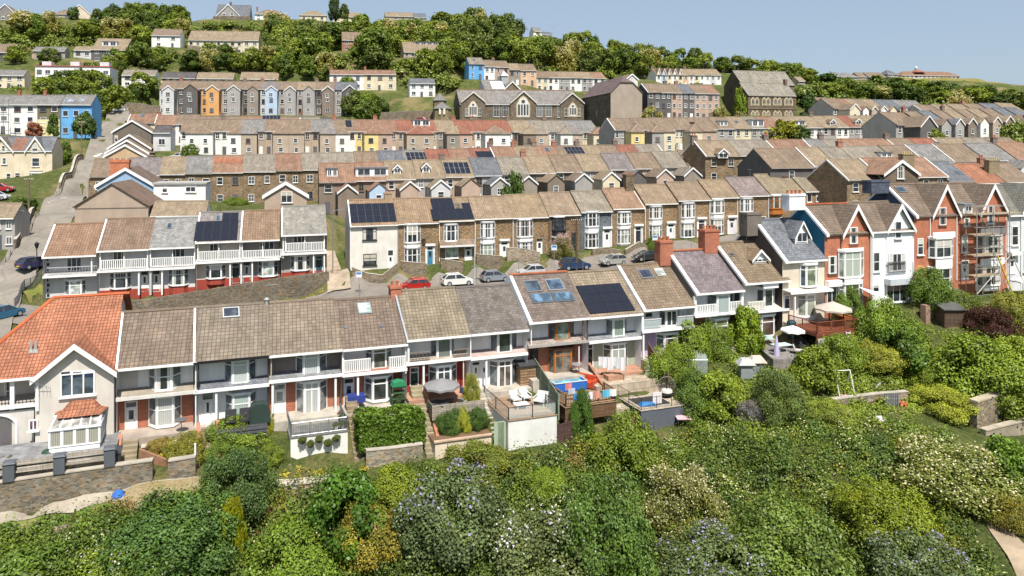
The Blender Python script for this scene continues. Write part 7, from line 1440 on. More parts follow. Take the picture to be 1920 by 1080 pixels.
for i,(px,d,c)in enumerate(((638,-.7,(.6,.58,.5)),(641,-1.3,(.3,.28,.3)),(630,-2.9,(.6,.55,.45)),(642,-2.8,(.35,.33,.3)))):pot(gp(px,d,ZD),.2,.35,c,(.09,.13,.03)if i else(.2,.1,.12),f'plant pot on the raised terrace, {ORD[i]} from the house',group='pots on the raised terrace')
steps('long straight steps between the white terrace and the square hedge',655,676,.3,-3.8,-20.4,-24.2,13,(.25,.20,.13));steps('steps between the black deck and the white terrace',517,540,.2,-3.6,-21.6,-24,10,(.26,.21,.14))
g=MB(GF);s_=gs(667,.2);g .box(s_-.7,s_+.7,-.3,.6,-20.9,-20.35);obj1(g,'door_step','paint',(.03,.05,.22),'bright blue painted doorstep','step');
root,s0,s1,z=deck('patio','terracotta tiled patio below the white balcony house',676,757,772,-1.4,.5,-23.4,('concrete',(.45,.2,.12)),('paving',(.48,.17,.09)),'patio');ZE=z
P=gp(747,-.5,ZE);rt=thing('plant_stand','green plastic-covered plant stand beside the brick wall','plant stand',P);fr=Fr(P,R1 .ux,R1 .uy);
for k in range(4):g=MB(fr);g .box(-.55,.55,-.35,.35,.15+.48*k,.2+.48*k);g .build('shelf','paint',rt,(.05,.11,.05))
for x in(-.55,.55):
 for y in(-.35,.35):g=MB(fr);g .tube((x,y,0),(x,y,1.75),.03,5);g .build('post','paint',rt,(.04,.12,.06))
g=MB(fr);g .ext([(-.6,-.4,1.7),(.6,-.4,1.7),(.45,-.4,2.05),(0,-.4,2.15),(-.45,-.4,2.05)],(0,.8,0));g .build('cover','paint',rt,(.03,.22,.10));o=link('foliage',BUSH[1],rt,(.06,.10,.03),(0,0,.55));o .scale=(.5,.4,.5)
steps('long steps with an orange rendered side wall beside the picket deck',783,806,.4,-4.6,-20.2,-24.3,15,(.30,.26,.17),(('r',TERRA),))
root,s0,s1,z=deck('timber_deck','timber deck with grey picket fence and grey parasol',811,907,776,-2.9,.4,-22.9,('wood',(.10,.085,.07)),('wood',(.20,.15,.11)));ZF=z
g=MB(GF)
for k in range(34):
 x=s0+(s1-s0)*k/33;g .box(x-.06,x+.06,-3.02,-2.97,z-.25,z+.95)
for y in(.0,.6):g .box(s0,s1,-2.965,-2.92,z+y,z+y+.09)
g .build('picket_fence','wood',root,(.36,.31,.25));g=MB(GF)
for k in range(18):y=-2.9+2.8*k/17;g .box(s0-.05,s0,y-.06,y+.06,z-.25,z+1.0)
g .build('side_fence','wood',root,(.22,.17,.13))
def parasol(P,r,h,col,label,tilt=0.0,pole=(.2,.2,.2),closed=False,n=8):
 rt=thing('parasol',label,'parasol',P);g=MB();g .tube(P,P+Vector((0,0,h)),.035,6);g .build('pole','paint',rt,pole);g=MB();t=P+Vector((0,0,h))
 if closed:g .lathe((P .x,P .y,P .z+h*.25),[(.30,0),(.26,h*.25),(.12,h*.65),(.03,h*.8)],9)
 else:
  e=[t+Vector((r*cos(k*2*math .pi/n),r*sin(k*2*math .pi/n),-r*.38+tilt*cos(k*2*math .pi/n)))for k in range(n)]
  for k in range(n):a,b=e[k],e[(k+1)%n];m=(a+b)/2+Vector((0,0,.05));g .p([t,a,m]);g .p([t,m,b]);g .p([a,a-Vector((0,0,.16)),m-Vector((0,0,.16)),m]);g .p([m,m-Vector((0,0,.16)),b-Vector((0,0,.16)),b])
 g .build('canopy','paint',rt,col);return rt
def table(P,r,h,col,label,name='garden_table',sq=None):
 rt=thing(name,label,'table',P);g=MB(Fr(P,R1 .ux,R1 .uy))
 if sq:g .box(-sq[0]/2,sq[0]/2,-sq[1]/2,sq[1]/2,h-.05,h)
 else:g .lathe((0,0,h-.05),[(r,0),(r,.05)],14)
 g .build('table_top','paint',rt,col)
 for k in range(4):a=.785+k*1.571;x,y=(r or .8)*.7*cos(a),(r or .5)*.7*sin(a);g=MB(Fr(P,R1 .ux,R1 .uy));g .tube((x,y,0),(x,y,h-.06),.03,5);g .build('leg','paint',rt,col)
parasol(gp(828,-1.3,ZF),1.55,2.55,(.23,.225,.23),'open grey parasol over the picket deck');table(gp(824,-1.9,ZF),.75,.72,(.05,.055,.06),'round dark table under the grey parasol')
for i,(px,d,a)in enumerate(((812,-2.2,1.4),(826,-2.6,3.1),(841,-1.4,-1.6),(850,-2.4,2.2))):chair(gp(px,d,ZF),a,(.03,.045,.045),f'dark metal chair at the round table, {ORD[i]} from the west',.5,.42,.85,group='dark chairs at the round table')
chair(gp(863,-.9,ZF),-.5,(.03,.05,.10),'navy folding recliner on the picket deck',.62,.42,1.3);chair(gp(869,-1.7,ZF),2.6,(.45,.42,.38),'beige folding camp chair on the picket deck',.62,.42,.9)
P=gp(884,-1.4,ZF);shrub(P,.75,2.6,'tall climber with yellow tip on the picket deck',(.09,.11,.035),FINE[0],sink=0)
root,s0,s1,z=deck('planter_bed','cream walled planting bed with dark shrubs under the picket deck',816,923,823,-5.0,-3.0,-24.6,('render',(.64,.54,.42)),('concrete',(.16,.10,.06)),'planting bed');g=MB(GF);g .box(s0-.1,s1+.1,-5.12,-4.85,z,z+.12);g .build('coping','concrete',root,(.5,.36,.26))
root,s0,s1,z=deck('raised_terrace','white walled terrace with glass screens and white armchairs',953,1044,783,-6.1,-.2,-24.6,('render',(.70,.69,.65)),('wood',(.30,.20,.13)),'terrace');ZG=z
railing(root,[(s0+.05,-.8),(s0+.05,-6.05),(s1-.05,-6.05),(s1-.05,-4.2)],z,1.0,(.05,.05,.055),glass=True,posts=2.2)
steps('white-edged steps beside the glass screened terrace',911,930,-.4,-4.8,-20.9,-24,12,(.42,.38,.32))
WC=(.74,.73,.71)
for i,(px,d,a,w)in enumerate(((967,-1.7,.15,.8),(986,-1.5,.15,.8),(1013,-2.6,-.75,1.0))):chair(gp(px,d-1.0,ZG),a+R1 .rz,WC,['white armchair with grey cushions beside the glass screen','white armchair with grey cushions in the middle of the terrace','long white lounge chair by the green fence'][i],w,.42,.95,group='white chairs on the glass screened terrace',cushion=(.55,.55,.55))
table(gp(977,-4.0,ZG),0,.45,WC,'low white table between the white armchairs',sq=(1.2,.7))
P=gp(986,.3,ZG);rt=thing('garden_shed','narrow slatted timber store with black roof against the white house','shed',P);fr=Fr(P,R1 .ux,R1 .uy);g=MB(fr)
for k in range(9):g .box(-.75,.75,-.5,.35,.05+.24*k,.24+.24*k)
g .build('wall','wood',rt,(.30,.19,.11));g=MB(fr);g .hexa([(-.85,-.65,2.2),(.85,-.65,2.2),(.85,.45,2.45),(-.85,.45,2.45)],[(-.85,-.65,2.3),(.85,-.65,2.3),(.85,.45,2.55),(-.85,.45,2.55)]);g .build('roof','paint',rt,(.05,.05,.055))
def boardfence(label,a,b,z0,z1,h,col,name='board_fence',n=6,posts=2):
 """horizontal boards from (px, d) a to b; z0, z1 the foot heights"""
 A_,B_=Vector((gs(*a),a[1],0)),Vector((gs(*b),b[1],0));rt=thing(name,label,'fence',GF .w((A_ .x,A_ .y,z0)));g=MB(GF);dv=(B_-A_).normalized();nv=Vector((-dv .y,dv .x,0))*.03
 for k in range(n):
  y0,y1=h*k/n,h*(k+.9)/n
  g .hexa([(A_ .x-nv .x,A_ .y-nv .y,z0+y0),(B_ .x-nv .x,B_ .y-nv .y,z1+y0),(B_ .x+nv .x,B_ .y+nv .y,z1+y0),(A_ .x+nv .x,A_ .y+nv .y,z0+y0)],[(A_ .x-nv .x,A_ .y-nv .y,z0+y1),(B_ .x-nv .x,B_ .y-nv .y,z1+y1),(B_ .x+nv .x,B_ .y+nv .y,z1+y1),(A_ .x+nv .x,A_ .y+nv .y,z0+y1)])
 g .build('boards','wood',rt,col)
 m=max(2,int((B_-A_).length/1.8))
 for k in range(m+1):t=k/m;p=A_ .lerp(B_,t);z=z0+(z1-z0)*t;g=MB(GF);g .box(p .x-.06,p .x+.06,p .y-.06,p .y+.06,z-.4,z+h+.08);g .build('post','wood',rt,col)
 return rt
boardfence('sloping green board fence between the white terrace and the pool deck',(1000,.8),(1047,-5.6),-20.6,-21.9,1.75,(.20,.24,.17),n=8)
g=MB(GF);g .box(gs(923,-5.2),gs(948,-5.9),-5.75,-5.65,-24.3,-21.75);
for k in range(5):x=gs(923,-5.2)+(gs(948,-5.9)-gs(923,-5.2))*(k+.5)/5;g .box(x-.16,x+.16,-5.79,-5.755,-24.2,-21.8)
obj1(g,'garden_gate','paint',(.34,.41,.28),'sage green boarded garden gate beside the white terrace','gate')
boardfence('dark red-brown fence panel at the corner of the white terrace',(1047,-6.2),(1072,-6.0),-24.2,-24.1,1.8,(.10,.055,.05),n=9)
root,s0,s1,z=deck('timber_deck','timber deck with rails draped in laundry below the orange bay house',1060,1156,758,-5.4,.2,-22.6,('wood',(.16,.09,.05)),('wood',(.30,.21,.13)));ZH=z
railing(root,[(s0+.1,-2.4),(s0+.1,-5.35),(s1-.1,-5.35),(s1-.1,-3.5)],z,1.0,(.30,.18,.10),bars=.2,r=.05,mat='wood')
def cloth(P,w,h,col,label,rz=R1 .rz,sag=.08,tilt=.0,group=None):
 fr=Fr(P,(cos(rz),sin(rz)),(-sin(rz),cos(rz)));g=MB(fr);n=5
 for i in range(n):
  a,b=-w/2+w*i/n,-w/2+w*(i+1)/n;f=lambda x:.06*sin(x*9+w*5)
  g .hexa([(a,f(a)-.01,-h),(b,f(b)-.01,-h*(1-.05*(i%2))),(b,f(b)+.01,-h*(1-.05*(i%2))),(a,f(a)+.01,-h)],[(a,-.01,0),(b,-.01,0),(b,.01,0),(a,.01,0)])
 o=g .build('laundry','paint',None,col);return setlab(o,label,'laundry',group)
for i,(px,d,c)in enumerate(((1066,-3.0,(.6,.2,.2)),(1072,-4.2,(.45,.5,.6)),(1082,-5.5,(.05,.22,.5)),(1092,-5.5,(.6,.55,.5)),(1105,-5.5,(.7,.68,.66)),(1118,-5.5,(.55,.25,.2)),(1136,-5.5,(.1,.4,.6)),(1149,-5.5,(.72,.7,.68)))):cloth(gp(px,d,ZH+1.08),.62,.6,c,f'towel drying on the timber deck rail, {ORD[i]} from the west',group='towels on the timber deck rail')
P=gp(1059,-1.0,-21.35);rt=thing('paddling_pool','blue framed paddling pool full of water beside the orange bay','pool',P);fr=Fr(P,R1 .ux,R1 .uy);W,D=1.55,1.15
for a,b,c,d in((-W,W,-D,-D+.08),(-W,W,D-.08,D),(-W,-W+.08,-D,D),(W-.08,W,-D,D)):g=MB(fr);g .box(a,b,c,d,0,.75+.002*(a==-W));g .build('side','paint',rt,(.02,.13,.50))
g=MB(fr);g .p([(-W+.05,-D+.05,.6),(W-.05,-D+.05,.6),(W-.05,D-.05,.6),(-W+.05,D-.05,.6)]);g .build('water','glass',rt,(.12,.42,.66));g=MB(fr)
for a,b in(((-W,-D),(W,-D)),((W,-D),(W,D)),((W,D),(-W,D)),((-W,D),(-W,-D))):g .tube((*a,.78),(*b,.78),.06,6)
g .build('frame','paint',rt,(.45,.5,.55))
P=gp(1096,-1.3,-21.3);rt=thing('sofa','bright orange-red garden sofa beside the pool','sofa',P);fr=Fr(P,(cos(-.6),sin(-.6)),(-sin(-.6),cos(-.6)))
for nm,b in(('seat',(-.9,.9,-.45,.45,0,.45)),('backrest',(-.9,.9,.3,.55,.452,.9)),('armrest',(-1.1,-.902,-.45,.5,0,.65)),('armrest',(.902,1.1,-.45,.5,0,.65))):g=MB(fr);g .box(*b);g .build(nm,'paint',rt,(.50,.075,.03))
g=MB(GF);s_=gs(1081,-.2);g .lathe((s_,-.3,-19.9),[(.05,0),(.42,.14),(.48,.26)],12);g .tube((s_,-.3,-19.9),(s_,.6,-20.1),.03);obj1(g,'satellite_dish','metal',(.45,.45,.46),'pale satellite dish beside the orange timber bay','satellite dish')
wl=MB(GF);a,b=gs(1102,.6),gs(1133,-3.4);wl .hexa([(a,.6,-23),(b,-3.4,-23),(b+.25,-3.4,-23),(a+.25,.6,-23)],[(a,.6,-19.95),(b,-3.4,-20.9),(b+.25,-3.4,-20.9),(a+.25,.6,-19.95)]);obj1(wl,'garden_wall','brick',(.36,.15,.085),'sloping red brick wall between the pool deck and the paved patio','wall')
root,s0,s1,z=deck('raised_terrace','dark grey walled terrace with thin railings and paving',1202,1289,764,-6.6,.4,-24.6,('render',(.105,.115,.14)),('paving',(.40,.34,.26)),'terrace');ZI=z
g=MB(GF);g .box(s0-2.2,s0-.07,-5.0,.4,-24.5,z-.3);g .build('side_platform','paving',root,(.40,.34,.26));g=MB(GF);g .box(s0-2.0,s1-.3,-2.9,-.85,-24,-20.98);g .build('upper_platform','paving',root,(.40,.33,.25))
railing(root,[(s0+.05,-2.8),(s0+.05,-6.55),(s1-.05,-6.55),(s1-.05,-.5)],z,1.0,(.06,.06,.06),bars=.22,r=.016)
g=MB(GF);g .box(gs(1176,-6.2),s0-.08,-6.3,-6.2,-24.3,-22.2);obj1(g,'fence_panel','wood',(.14,.08,.05),'brown fence panel leaning by the dark grey terrace','fence')
g=MB(GF);g .box(gs(1185,-4.5),gs(1245,-5),-5.9,-3.9,ZI+.006,ZI+.03);obj1(g,'outdoor_rug','paint',(.035,.036,.04),'dark outdoor rug on the grey terrace','rug')
def lounger(P,rz,col,label,group=None,fr_col=None):
 rt=thing('sun_lounger',label,'sun lounger',P,group);fr=Fr(P,(cos(rz),sin(rz)),(-sin(rz),cos(rz)));g=MB(fr);g .box(-.32,.32,-.9,.35,.3,.36);g .build('seat','paint',rt,col);g=MB(fr);g .hexa([(-.32,.352,.3),(.32,.352,.3),(.32,.352,.36),(-.32,.352,.36)],[(-.32,.95,.8),(.32,.95,.8),(.32,.92,.86),(-.32,.92,.86)]);g .build('backrest','paint',rt,col)
 for x in(-.3,.3):
  for y in(-.8,.3):g=MB(fr);g .tube((x,y,0),(x,y,.3),.025,5);g .build('leg','paint',rt,fr_col or col)
lounger(gp(1172,-2.6,ZI-.3),.35+R1 .rz,(.30,.28,.22),'western of two olive fabric sun loungers on the paving','olive sun loungers');lounger(gp(1187,-2.4,ZI-.3),.35+R1 .rz,(.30,.28,.22),'eastern of two olive fabric sun loungers on the paving','olive sun loungers');lounger(gp(1203,-.6,ZI),.3+R1 .rz,(.05,.05,.055),'black padded sun lounger beside the house steps')
P=gp(1227,-1.6,ZI);rt=thing('playhouse','small white and green playhouse with grey roof','playhouse',P);fr=Fr(P,R1 .ux,R1 .uy);g=MB(fr);g .hexa([(-.6,-.7,0),(.6,-.7,0),(.6,-.7,1.1),(0,-.7,1.6),(-.6,-.7,1.1)],[(-.6,.7,0),(.6,.7,0),(.6,.7,1.1),(0,.7,1.6),(-.6,.7,1.1)]);g .build('wall','paint',rt,(.66,.66,.62));g=MB(fr);g .box(-.3,.3,-.74,-.705,.1,.95);g .build('door','paint',rt,(.08,.20,.16));g=MB(fr)
for sg in(-1,1):g .hexa([(sg*.75,-.85,1.0),(0,-.85,1.63),(0,.85,1.63),(sg*.75,.85,1.0)],[(sg*.75,-.85,1.06),(0,-.85,1.69),(0,.85,1.69),(sg*.75,.85,1.06)])
g .build('roof','wood',rt,(.34,.34,.31))
P=gp(1250,-4.6,ZI);rt=thing('hanging_chair','wicker egg chair with pale cushions on the grey terrace','egg chair',P);g=MB();g .tube(P,P+Vector((.2,.6,2.1)),.04,6);g .tube(P+Vector((.2,.6,2.1)),P+Vector((0,0,2.1)),.04,6);g .lathe((P .x,P .y+.3,P .z),[(.55,0),(.55,.05)],12);g .build('stand','metal',rt,(.06,.06,.06));g=MB()
for k in range(9):
 a=-1.3+2.6*k/8+1.571;Q=[P+Vector((.75*cos(a)*sin(t),.55*sin(a)*sin(t),1.05-.8*cos(t)))for t in np .linspace(.15,2.9,7)]
 for i in range(6):g .tube(Q[i],Q[i+1],.035,4)
for t in np .linspace(.6,2.5,5):
 Q=[P+Vector((.75*cos(a)*sin(t),.55*sin(a)*sin(t),1.05-.8*cos(t)))for a in np .linspace(.27,2.87,9)]
 for i in range(8):g .tube(Q[i],Q[i+1],.03,4)
g .build('basket','paint',rt,(.22,.19,.18));g=MB();g .lathe((P .x,P .y-.05,P .z+.42),[(.3,0),(.52,.12),(.45,.28)],10);g .build('cushion','paint',rt,(.62,.54,.50))
def dryer(label,a,b,z,cols,group):
 A_,B_=GF .w((gs(*a),a[1],z)),GF .w((gs(*b),b[1],z));rt=thing('clothes_line',label,'clothes line',A_);
 for Q in(A_,B_):g=MB();g .tube(Q-Vector((0,0,1.9)),Q+Vector((0,0,.05)),.03,6);g .build('pole','metal',rt,(.5,.5,.5))
 g=MB();g .tube(A_,B_,.012,4);g .build('line','paint',rt,(.6,.6,.6));rz=math .atan2(B_ .y-A_ .y,B_ .x-A_ .x)
 for i,c in enumerate(cols):Q=A_ .lerp(B_,(i+.5)/len(cols));cloth(Q-Vector((0,0,.02)),(B_-A_).length/len(cols)*.9,.8+.2*(i%3),c,f'white washing on the patio line, {ORD[i]} from the west',rz,group=group)
dryer('sagging washing line in front of the sage green house',(1122,-1.2),(1172,-2.2),-18.9,[(.74,.74,.76),(.72,.72,.74),(.70,.66,.66),(.74,.74,.74),(.6,.62,.66),(.74,.73,.73)],'washing on the patio line')
g=MB(GF);s_=gs(1148,-1.2);g .box(s_-.8,s_+.8,-1.9,-.6,-22,-20.55);obj1(g,'planter','brick',(.40,.20,.12),'brick planter at the end of the paved patio','planter')
P=gp(1190,.3,ZI+.4);rt=thing('parasol','folded green parasol lying by the french doors','parasol',P);g=MB();g .tube(P,P+Vector((1.6,-.6,.35)),.06,6,.22);g .build('canopy','paint',rt,(.02,.25,.12));g=MB();g .tube(P+Vector((-.5,.2,-.1)),P,.03,6);g .build('pole','paint',rt,(.5,.5,.5))
g=MB(GF);s_=gs(1220,-5.4);g .box(s_,s_+.9,-5.7,-5.65,ZI+.02,ZI+1.0);obj1(g,'cushion','paint',(.66,.62,.62),'white patterned cushion leaning by the terrace railing','cushion')
g=MB(GF);s_=gs(1206,-5.4);g .hexa([(s_-.5,-5.9,ZI+.04),(s_+.9,-6.1,ZI+.04),(s_+.9,-5.5,ZI+.04),(s_-.5,-5.4,ZI+.04)],[(s_-.3,-5.8,ZI+.3),(s_+.7,-6.0,ZI+.25),(s_+.7,-5.6,ZI+.25),(s_-.3,-5.5,ZI+.3)]);obj1(g,'beach_towel','paint',(.04,.18,.42),'crumpled blue beach towel on the dark rug','towel')
def onfl(px,py,y0=44):return ghit(px,py,y0)
P=onfl(1281,803);rt=thing('garden_table','small pink topped table below the grey terrace','table',P);g=MB();g .box(P .x-.6,P .x+.6,P .y-.45,P .y+.45,P .z+.7,P .z+.76);g .build('table_top','paint',rt,(.66,.42,.45))
for x in(-.5,.5):
 for y in(-.35,.35):g=MB();g .tube((P .x+x,P .y+y,P .z),(P .x+x,P .y+y,P .z+.7),.03,5);g .build('leg','paint',rt,(.05,.05,.05))
P=onfl(1302,795);rt=thing('trellis_panel','white ornamental metal panel beside the pink table','panel',P);g=MB();a=P+Vector((-.5,0,.1))
for k in range(6):g .tube(a+Vector((.2*k,0,0)),a+Vector((.2*k,0,1.5)),.02,4)
for k in range(5):g .tube(a+Vector((0,0,.37*k)),a+Vector((1,0,.37*k)),.02,4)
for k in range(10):t0,t1=k*.628,(k+1)*.628;g .tube(P+Vector((.4*cos(t0),0,.85+.5*sin(t0))),P+Vector((.4*cos(t1),0,.85+.5*sin(t1))),.035,4)
g .build('lattice','paint',rt,(.74,.73,.72))
boardfence('brown fence with dark railing stepping down beside the lilac house',(1216,0),(1252,-3.6),-19.6,-21.3,1.1,(.20,.12,.075),n=5)
P=onfl(1297,712,55);rt=thing('greenhouse','small glass greenhouse among the garden shrubs','greenhouse',P);g=MB();q=MB();w,d,h,k=1.25,.9,1.7,2.3;c=[(-w,-d),(w,-d),(w,d),(-w,d)]
for x,y in c:g .tube(P+Vector((x,y,0)),P+Vector((x,y,h)),.04,5)
for i in range(4):a,b=c[i],c[(i+1)%4];g .tube(P+Vector((*a,h)),P+Vector((*b,h)),.04,5);q .p([P+Vector((*a,0)),P+Vector((*b,0)),P+Vector((*b,h)),P+Vector((*a,h))])
for x in np .linspace(-w,w,5):
 g .tube(P+Vector((x,-d,h)),P+Vector((x,0,k)),.03,4);g .tube(P+Vector((x,d,h)),P+Vector((x,0,k)),.03,4);g .tube(P+Vector((x,-d,0)),P+Vector((x,-d,h)),.025,4)
g .tube(P+Vector((-w,0,k)),P+Vector((w,0,k)),.04,5);q .p([P+Vector((-w,-d,h)),P+Vector((w,-d,h)),P+Vector((w,0,k)),P+Vector((-w,0,k))]);q .p([P+Vector((-w,d,h)),P+Vector((w,d,h)),P+Vector((w,0,k)),P+Vector((-w,0,k))]);g .build('frame','metal',rt,(.4,.42,.42));q .build('glazing','hardglass',rt)
for i,(px,py,lab)in enumerate(((1398,708,'small grey stone shrine-like ornament, shorter of two'),(1419,706,'pale roofed bird table house beside the small ornament'))):
 P=onfl(px,py,55);rt=thing('garden_ornament',lab,'ornament',P);g=MB();g .box(P .x-.55,P .x+.55,P .y-.4,P .y+.4,P .z,P .z+1.25);g .build('body','concrete',rt,(.22,.25,.25));g=MB();g .hexa([(P .x-.8,P .y-.6,P .z+1.253),(P .x+.8,P .y-.6,P .z+1.253),(P .x+.8,P .y+.6,P .z+1.253),(P .x-.8,P .y+.6,P .z+1.253)],[(P .x-.4,P .y-.3,P .z+1.75),(P .x+.4,P .y-.3,P .z+1.75),(P .x+.4,P .y+.3,P .z+1.75),(P .x-.4,P .y+.3,P .z+1.75)]);g .build('roof','concrete',rt,(.55,.45,.38)if i else(.42,.43,.42))
parasol(onfl(1456,684,55),.3,2.6,(.45,.40,.58),'folded lilac parasol in the lower garden',closed=True,pole=(.6,.6,.6))
P0=onfl(1500,668,60);g=MB();x,y,z=P0;
root=thing('patio','grey slab terrace with a white parasol and tables','patio',P0);g .box(x-3.6,x+3.6,y-2.6,y+3.2,z-1.5,z+.35);g .build('slabs','paving',root,(.22,.20,.19));ZT=z+.35
parasol(Vector((x-.2,y+1.2,ZT)),1.2,2.2,(.80,.79,.78),'open white parasol over the slab terrace',n=8)
table(Vector((x-1.9,y-.2,ZT)),0,.72,(.50,.62,.60),'table with pale green cloth on the slab terrace',sq=(1.8,1.0));table(Vector((x+1.3,y-.3,ZT)),0,.4,(.7,.68,.66),'low white table among black sofas',sq=(1.4,.7))
for i,(a,b,r_)in enumerate(((.6,.8,0),(2.4,.5,-1.57),(2.2,-1.2,2.4),(-.4,-.9,1.2))):chair(Vector((x+a,y+b,ZT)),r_,(.03,.03,.035),f'black cushioned patio seat, {ORD[i]} around the low white table',.85,.4,.8,group='black patio seats on the slab terrace',cushion=(.55,.53,.50)if i%2 else None)
g=MB()
for k in range(4):P=Vector((x-2.8+.25*k,y+1.6,ZT+.75-.06*abs(k-1.5)));g .box(P .x,P .x+.25,P .y-.1,P .y+1.5,P .z,P .z+.03)
obj1(g,'hammock','paint',(.40,.52,.50),'striped green hammock by the patio window','hammock')
boardfence('sloping boarded screen between the slab terrace and the raised red deck',(1478,0),(1545,-5.0),-19.0,-21.5,1.2,(.30,.22,.15),n=3)
P0=R1 .pt(1566,620,-3.2);s0,s1,z=gs(1532,-4.6),gs(1612,-4.6),gz(1570,622,-4.6);rt=thing('timber_deck','raised red-brown timber deck carrying a large beige parasol','deck',GF .w(((s0+s1)/2,-3,z-2.5)));g=MB(GF);g .box(s0,s1,-4.6,-.8,z-.3,z);g .build('floor','wood',rt,(.20,.065,.035))
for x in(s0+.2,(s0+s1)/2,s1-.2):
 for y in(-4.4,-1.2):g=MB(GF);g .box(x-.09,x+.09,y-.09,y+.09,z-4,z-.303);g .build('post','wood',rt,(.15,.06,.035))
railing(rt,[(s0+.05,-1),(s0+.05,-4.55),(s1-.05,-4.55),(s1-.05,-1)],z,1.05,(.24,.07,.035),bars=.14,r=.04,mat='wood');g=MB(GF);g .box(s0-.1,s1+.1,-4.66,-4.603,z-.75,z-.05);g .build('fascia','wood',rt,(.20,.06,.035))
parasol(gp(1562,-2.4,z),1.85,2.4,(.48,.41,.35),'large open beige parasol on the red-brown deck',pole=(.5,.4,.3));g=MB(GF);g .box(gs(1572,-1.5),gs(1592,-1.5),-1.9,-1.1,z+.3,z+.6);obj1(g,'garden_sofa','paint',(.40,.14,.05),'orange cushioned garden sofa under the beige parasol','sofa')
g=MB();P=gp(1590,-4.75,z);
for sx in(-.22,.22):g .tube(P+Vector((sx,-.7,-3.6)),P+Vector((sx,0,0)),.04,5)
for k in range(10):t=(k+.5)/10;g .tube(P+Vector((-.22,-.7*(1-t),-3.6+3.6*t)),P+Vector((.22,-.7*(1-t),-3.6+3.6*t)),.03,4)
obj1(g,'ladder','metal',(.62,.64,.66),'pale ladder leaning on the red-brown deck','ladder');g=MB();P=gp(1600,.2,z);g .tube(P,P+Vector((0,0,3.6)),.05,6);obj1(g,'lamp_pole','metal',(.5,.52,.54),'thin grey pole beside the red-brown deck','pole')
for i,px in enumerate((1541,1552)):cloth(R1 .pt(px,635,-5.2),.85,1.3,(.62,.66,.72),['white sheet drying below the deck, nearer the fence','white sheet drying below the deck, nearer the ladder'][i])
P=onfl(1578,738,50);g=MB();a,b=P+Vector((-.6,0,2.0)),P+Vector((.9,.3,2.0))
for q in(a,b):
 for dy in(-.7,.8):g .tube(q,q+Vector((.1,dy,-2.05)),.04,5)
g .tube(a,b,.045,5);obj1(g,'swing_frame','paint',(.72,.70,.66),'white tubular swing frame in the sloping garden','swing')
for i,(px,py,c,lab)in enumerate(((1585,745,(.66,.40,.42),'pink play mat under the swing frame'),(1606,672,(.06,.42,.46),'turquoise paddling tub on the slope'),(1592,790,(.70,.62,.52),'pile of white builder sacks on the bank'),(1650,795,(.62,.52,.66),'lilac cloth on the garden debris'),(1690,762,(.55,.10,.07),'red plastic child seat by the grey pallet'),(222,938,(.03,.14,.50),'small bright blue dome tent on the dry verge'),(1487,670,(.35,.58,.68),'pale blue float on the slab terrace'))):
 P=onfl(px,py,44);g=MB();rr=.45 if i in(5,)else .5;n=9;g .lathe((P .x,P .y,P .z-.1),[(rr,0),(rr*.92,.22),(rr*.6,.45),(.05,.55)]if i in(2,3,5)else[(rr,0),(rr*1.05,.2),(rr*.8,.28)],n);obj1(g,['play_mat','paddling_tub','sack_pile','cloth_bundle','child_seat','dome_tent','pool_float'][i],'paint',c,lab,['mat','tub','sacks','cloth','seat','tent','float'][i])
P=onfl(1672,766,50);g=MB()
for k in range(7):g .box(P .x-.6+.18*k,P .x-.48+.18*k,P .y-.04,P .y+.04,P .z,P .z+1.1)
g .box(P .x-.65,P .x+.7,P .y+.042,P .y+.09,P .z+.3,P .z+.4);g .box(P .x-.65,P .x+.7,P .y+.042,P .y+.09,P .z+.8,P .z+.9);obj1(g,'pallet','wood',(.20,.21,.22),'grey upright pallet gate in the lower garden','pallet')
for pa,c,lab in(((1440,796,1540,776),(.36,.33,.28),'long grey plank edging the lower gardens'),((1640,735,1672,712),(.33,.31,.28),'loose board propped on the slope'),((1605,665,1652,690),(.16,.13,.10),'dark sleeper lying on the slope'),((1478,690,1500,728),(.30,.10,.06),'red timber edging running down the garden'),((1545,695,1592,715),(.38,.30,.2),'pale timber edging above the swing frame')):
 A_,B_=onfl(pa[0],pa[1],44),onfl(pa[2],pa[3],44);g=MB();A_ .z+=.2;B_ .z+=.2;g .tube(A_,B_,.14,4);obj1(g,'garden_plank','wood',c,lab,'plank')
P=R1 .pt(1780,612,-4.5);P .z=hz(P .x,P .y);rt=thing('garden_shed','small dark felt-roofed shed below the brick garden wall','shed',P);g=MB();g .box(P .x-1.0,P .x+1.0,P .y-.8,P .y+.8,P .z-.3,P .z+1.5);g .build('wall','wood',rt,(.10,.065,.045));g=MB();g .hexa([(P .x-1.2,P .y-1,P .z+1.503),(P .x+1.2,P .y-1,P .z+1.503),(P .x+1.2,P .y+1,P .z+1.9),(P .x-1.2,P .y+1,P .z+1.9)],[(P .x-1.2,P .y-1,P .z+1.6),(P .x+1.2,P .y-1,P .z+1.6),(P .x+1.2,P .y+1,P .z+2),(P .x-1.2,P .y+1,P .z+2)]);g .build('roof','concrete',rt,(.09,.09,.085))
s0,s1=gs(1730,-3),gs(1790,-3);z=gz(1760,582,-3);rt=thing('brick_garden_wall','tall brick garden wall topped with turquoise ironwork','wall',GF .w((s0,-3,z-3)));g=MB(GF);g .box(s0+.65,s1,-3.2,-2.9,z-3.4,z);g .build('wall','stone',rt,(.30,.21,.15));g=MB(GF);g .box(s0,s0+.62,-3.35,-2.75,z-3.4,z+.75);g .build('pier','brick',rt,(.30,.17,.12));g=MB(GF)
for k in range(14):x=s0+.8+(s1-s0-.9)*k/13;g .tube((x,-3.05,z),(x+.2,-3.05,z+.6),.03,4);g .tube((x+.2,-3.05,z),(x,-3.05,z+.6),.03,4)
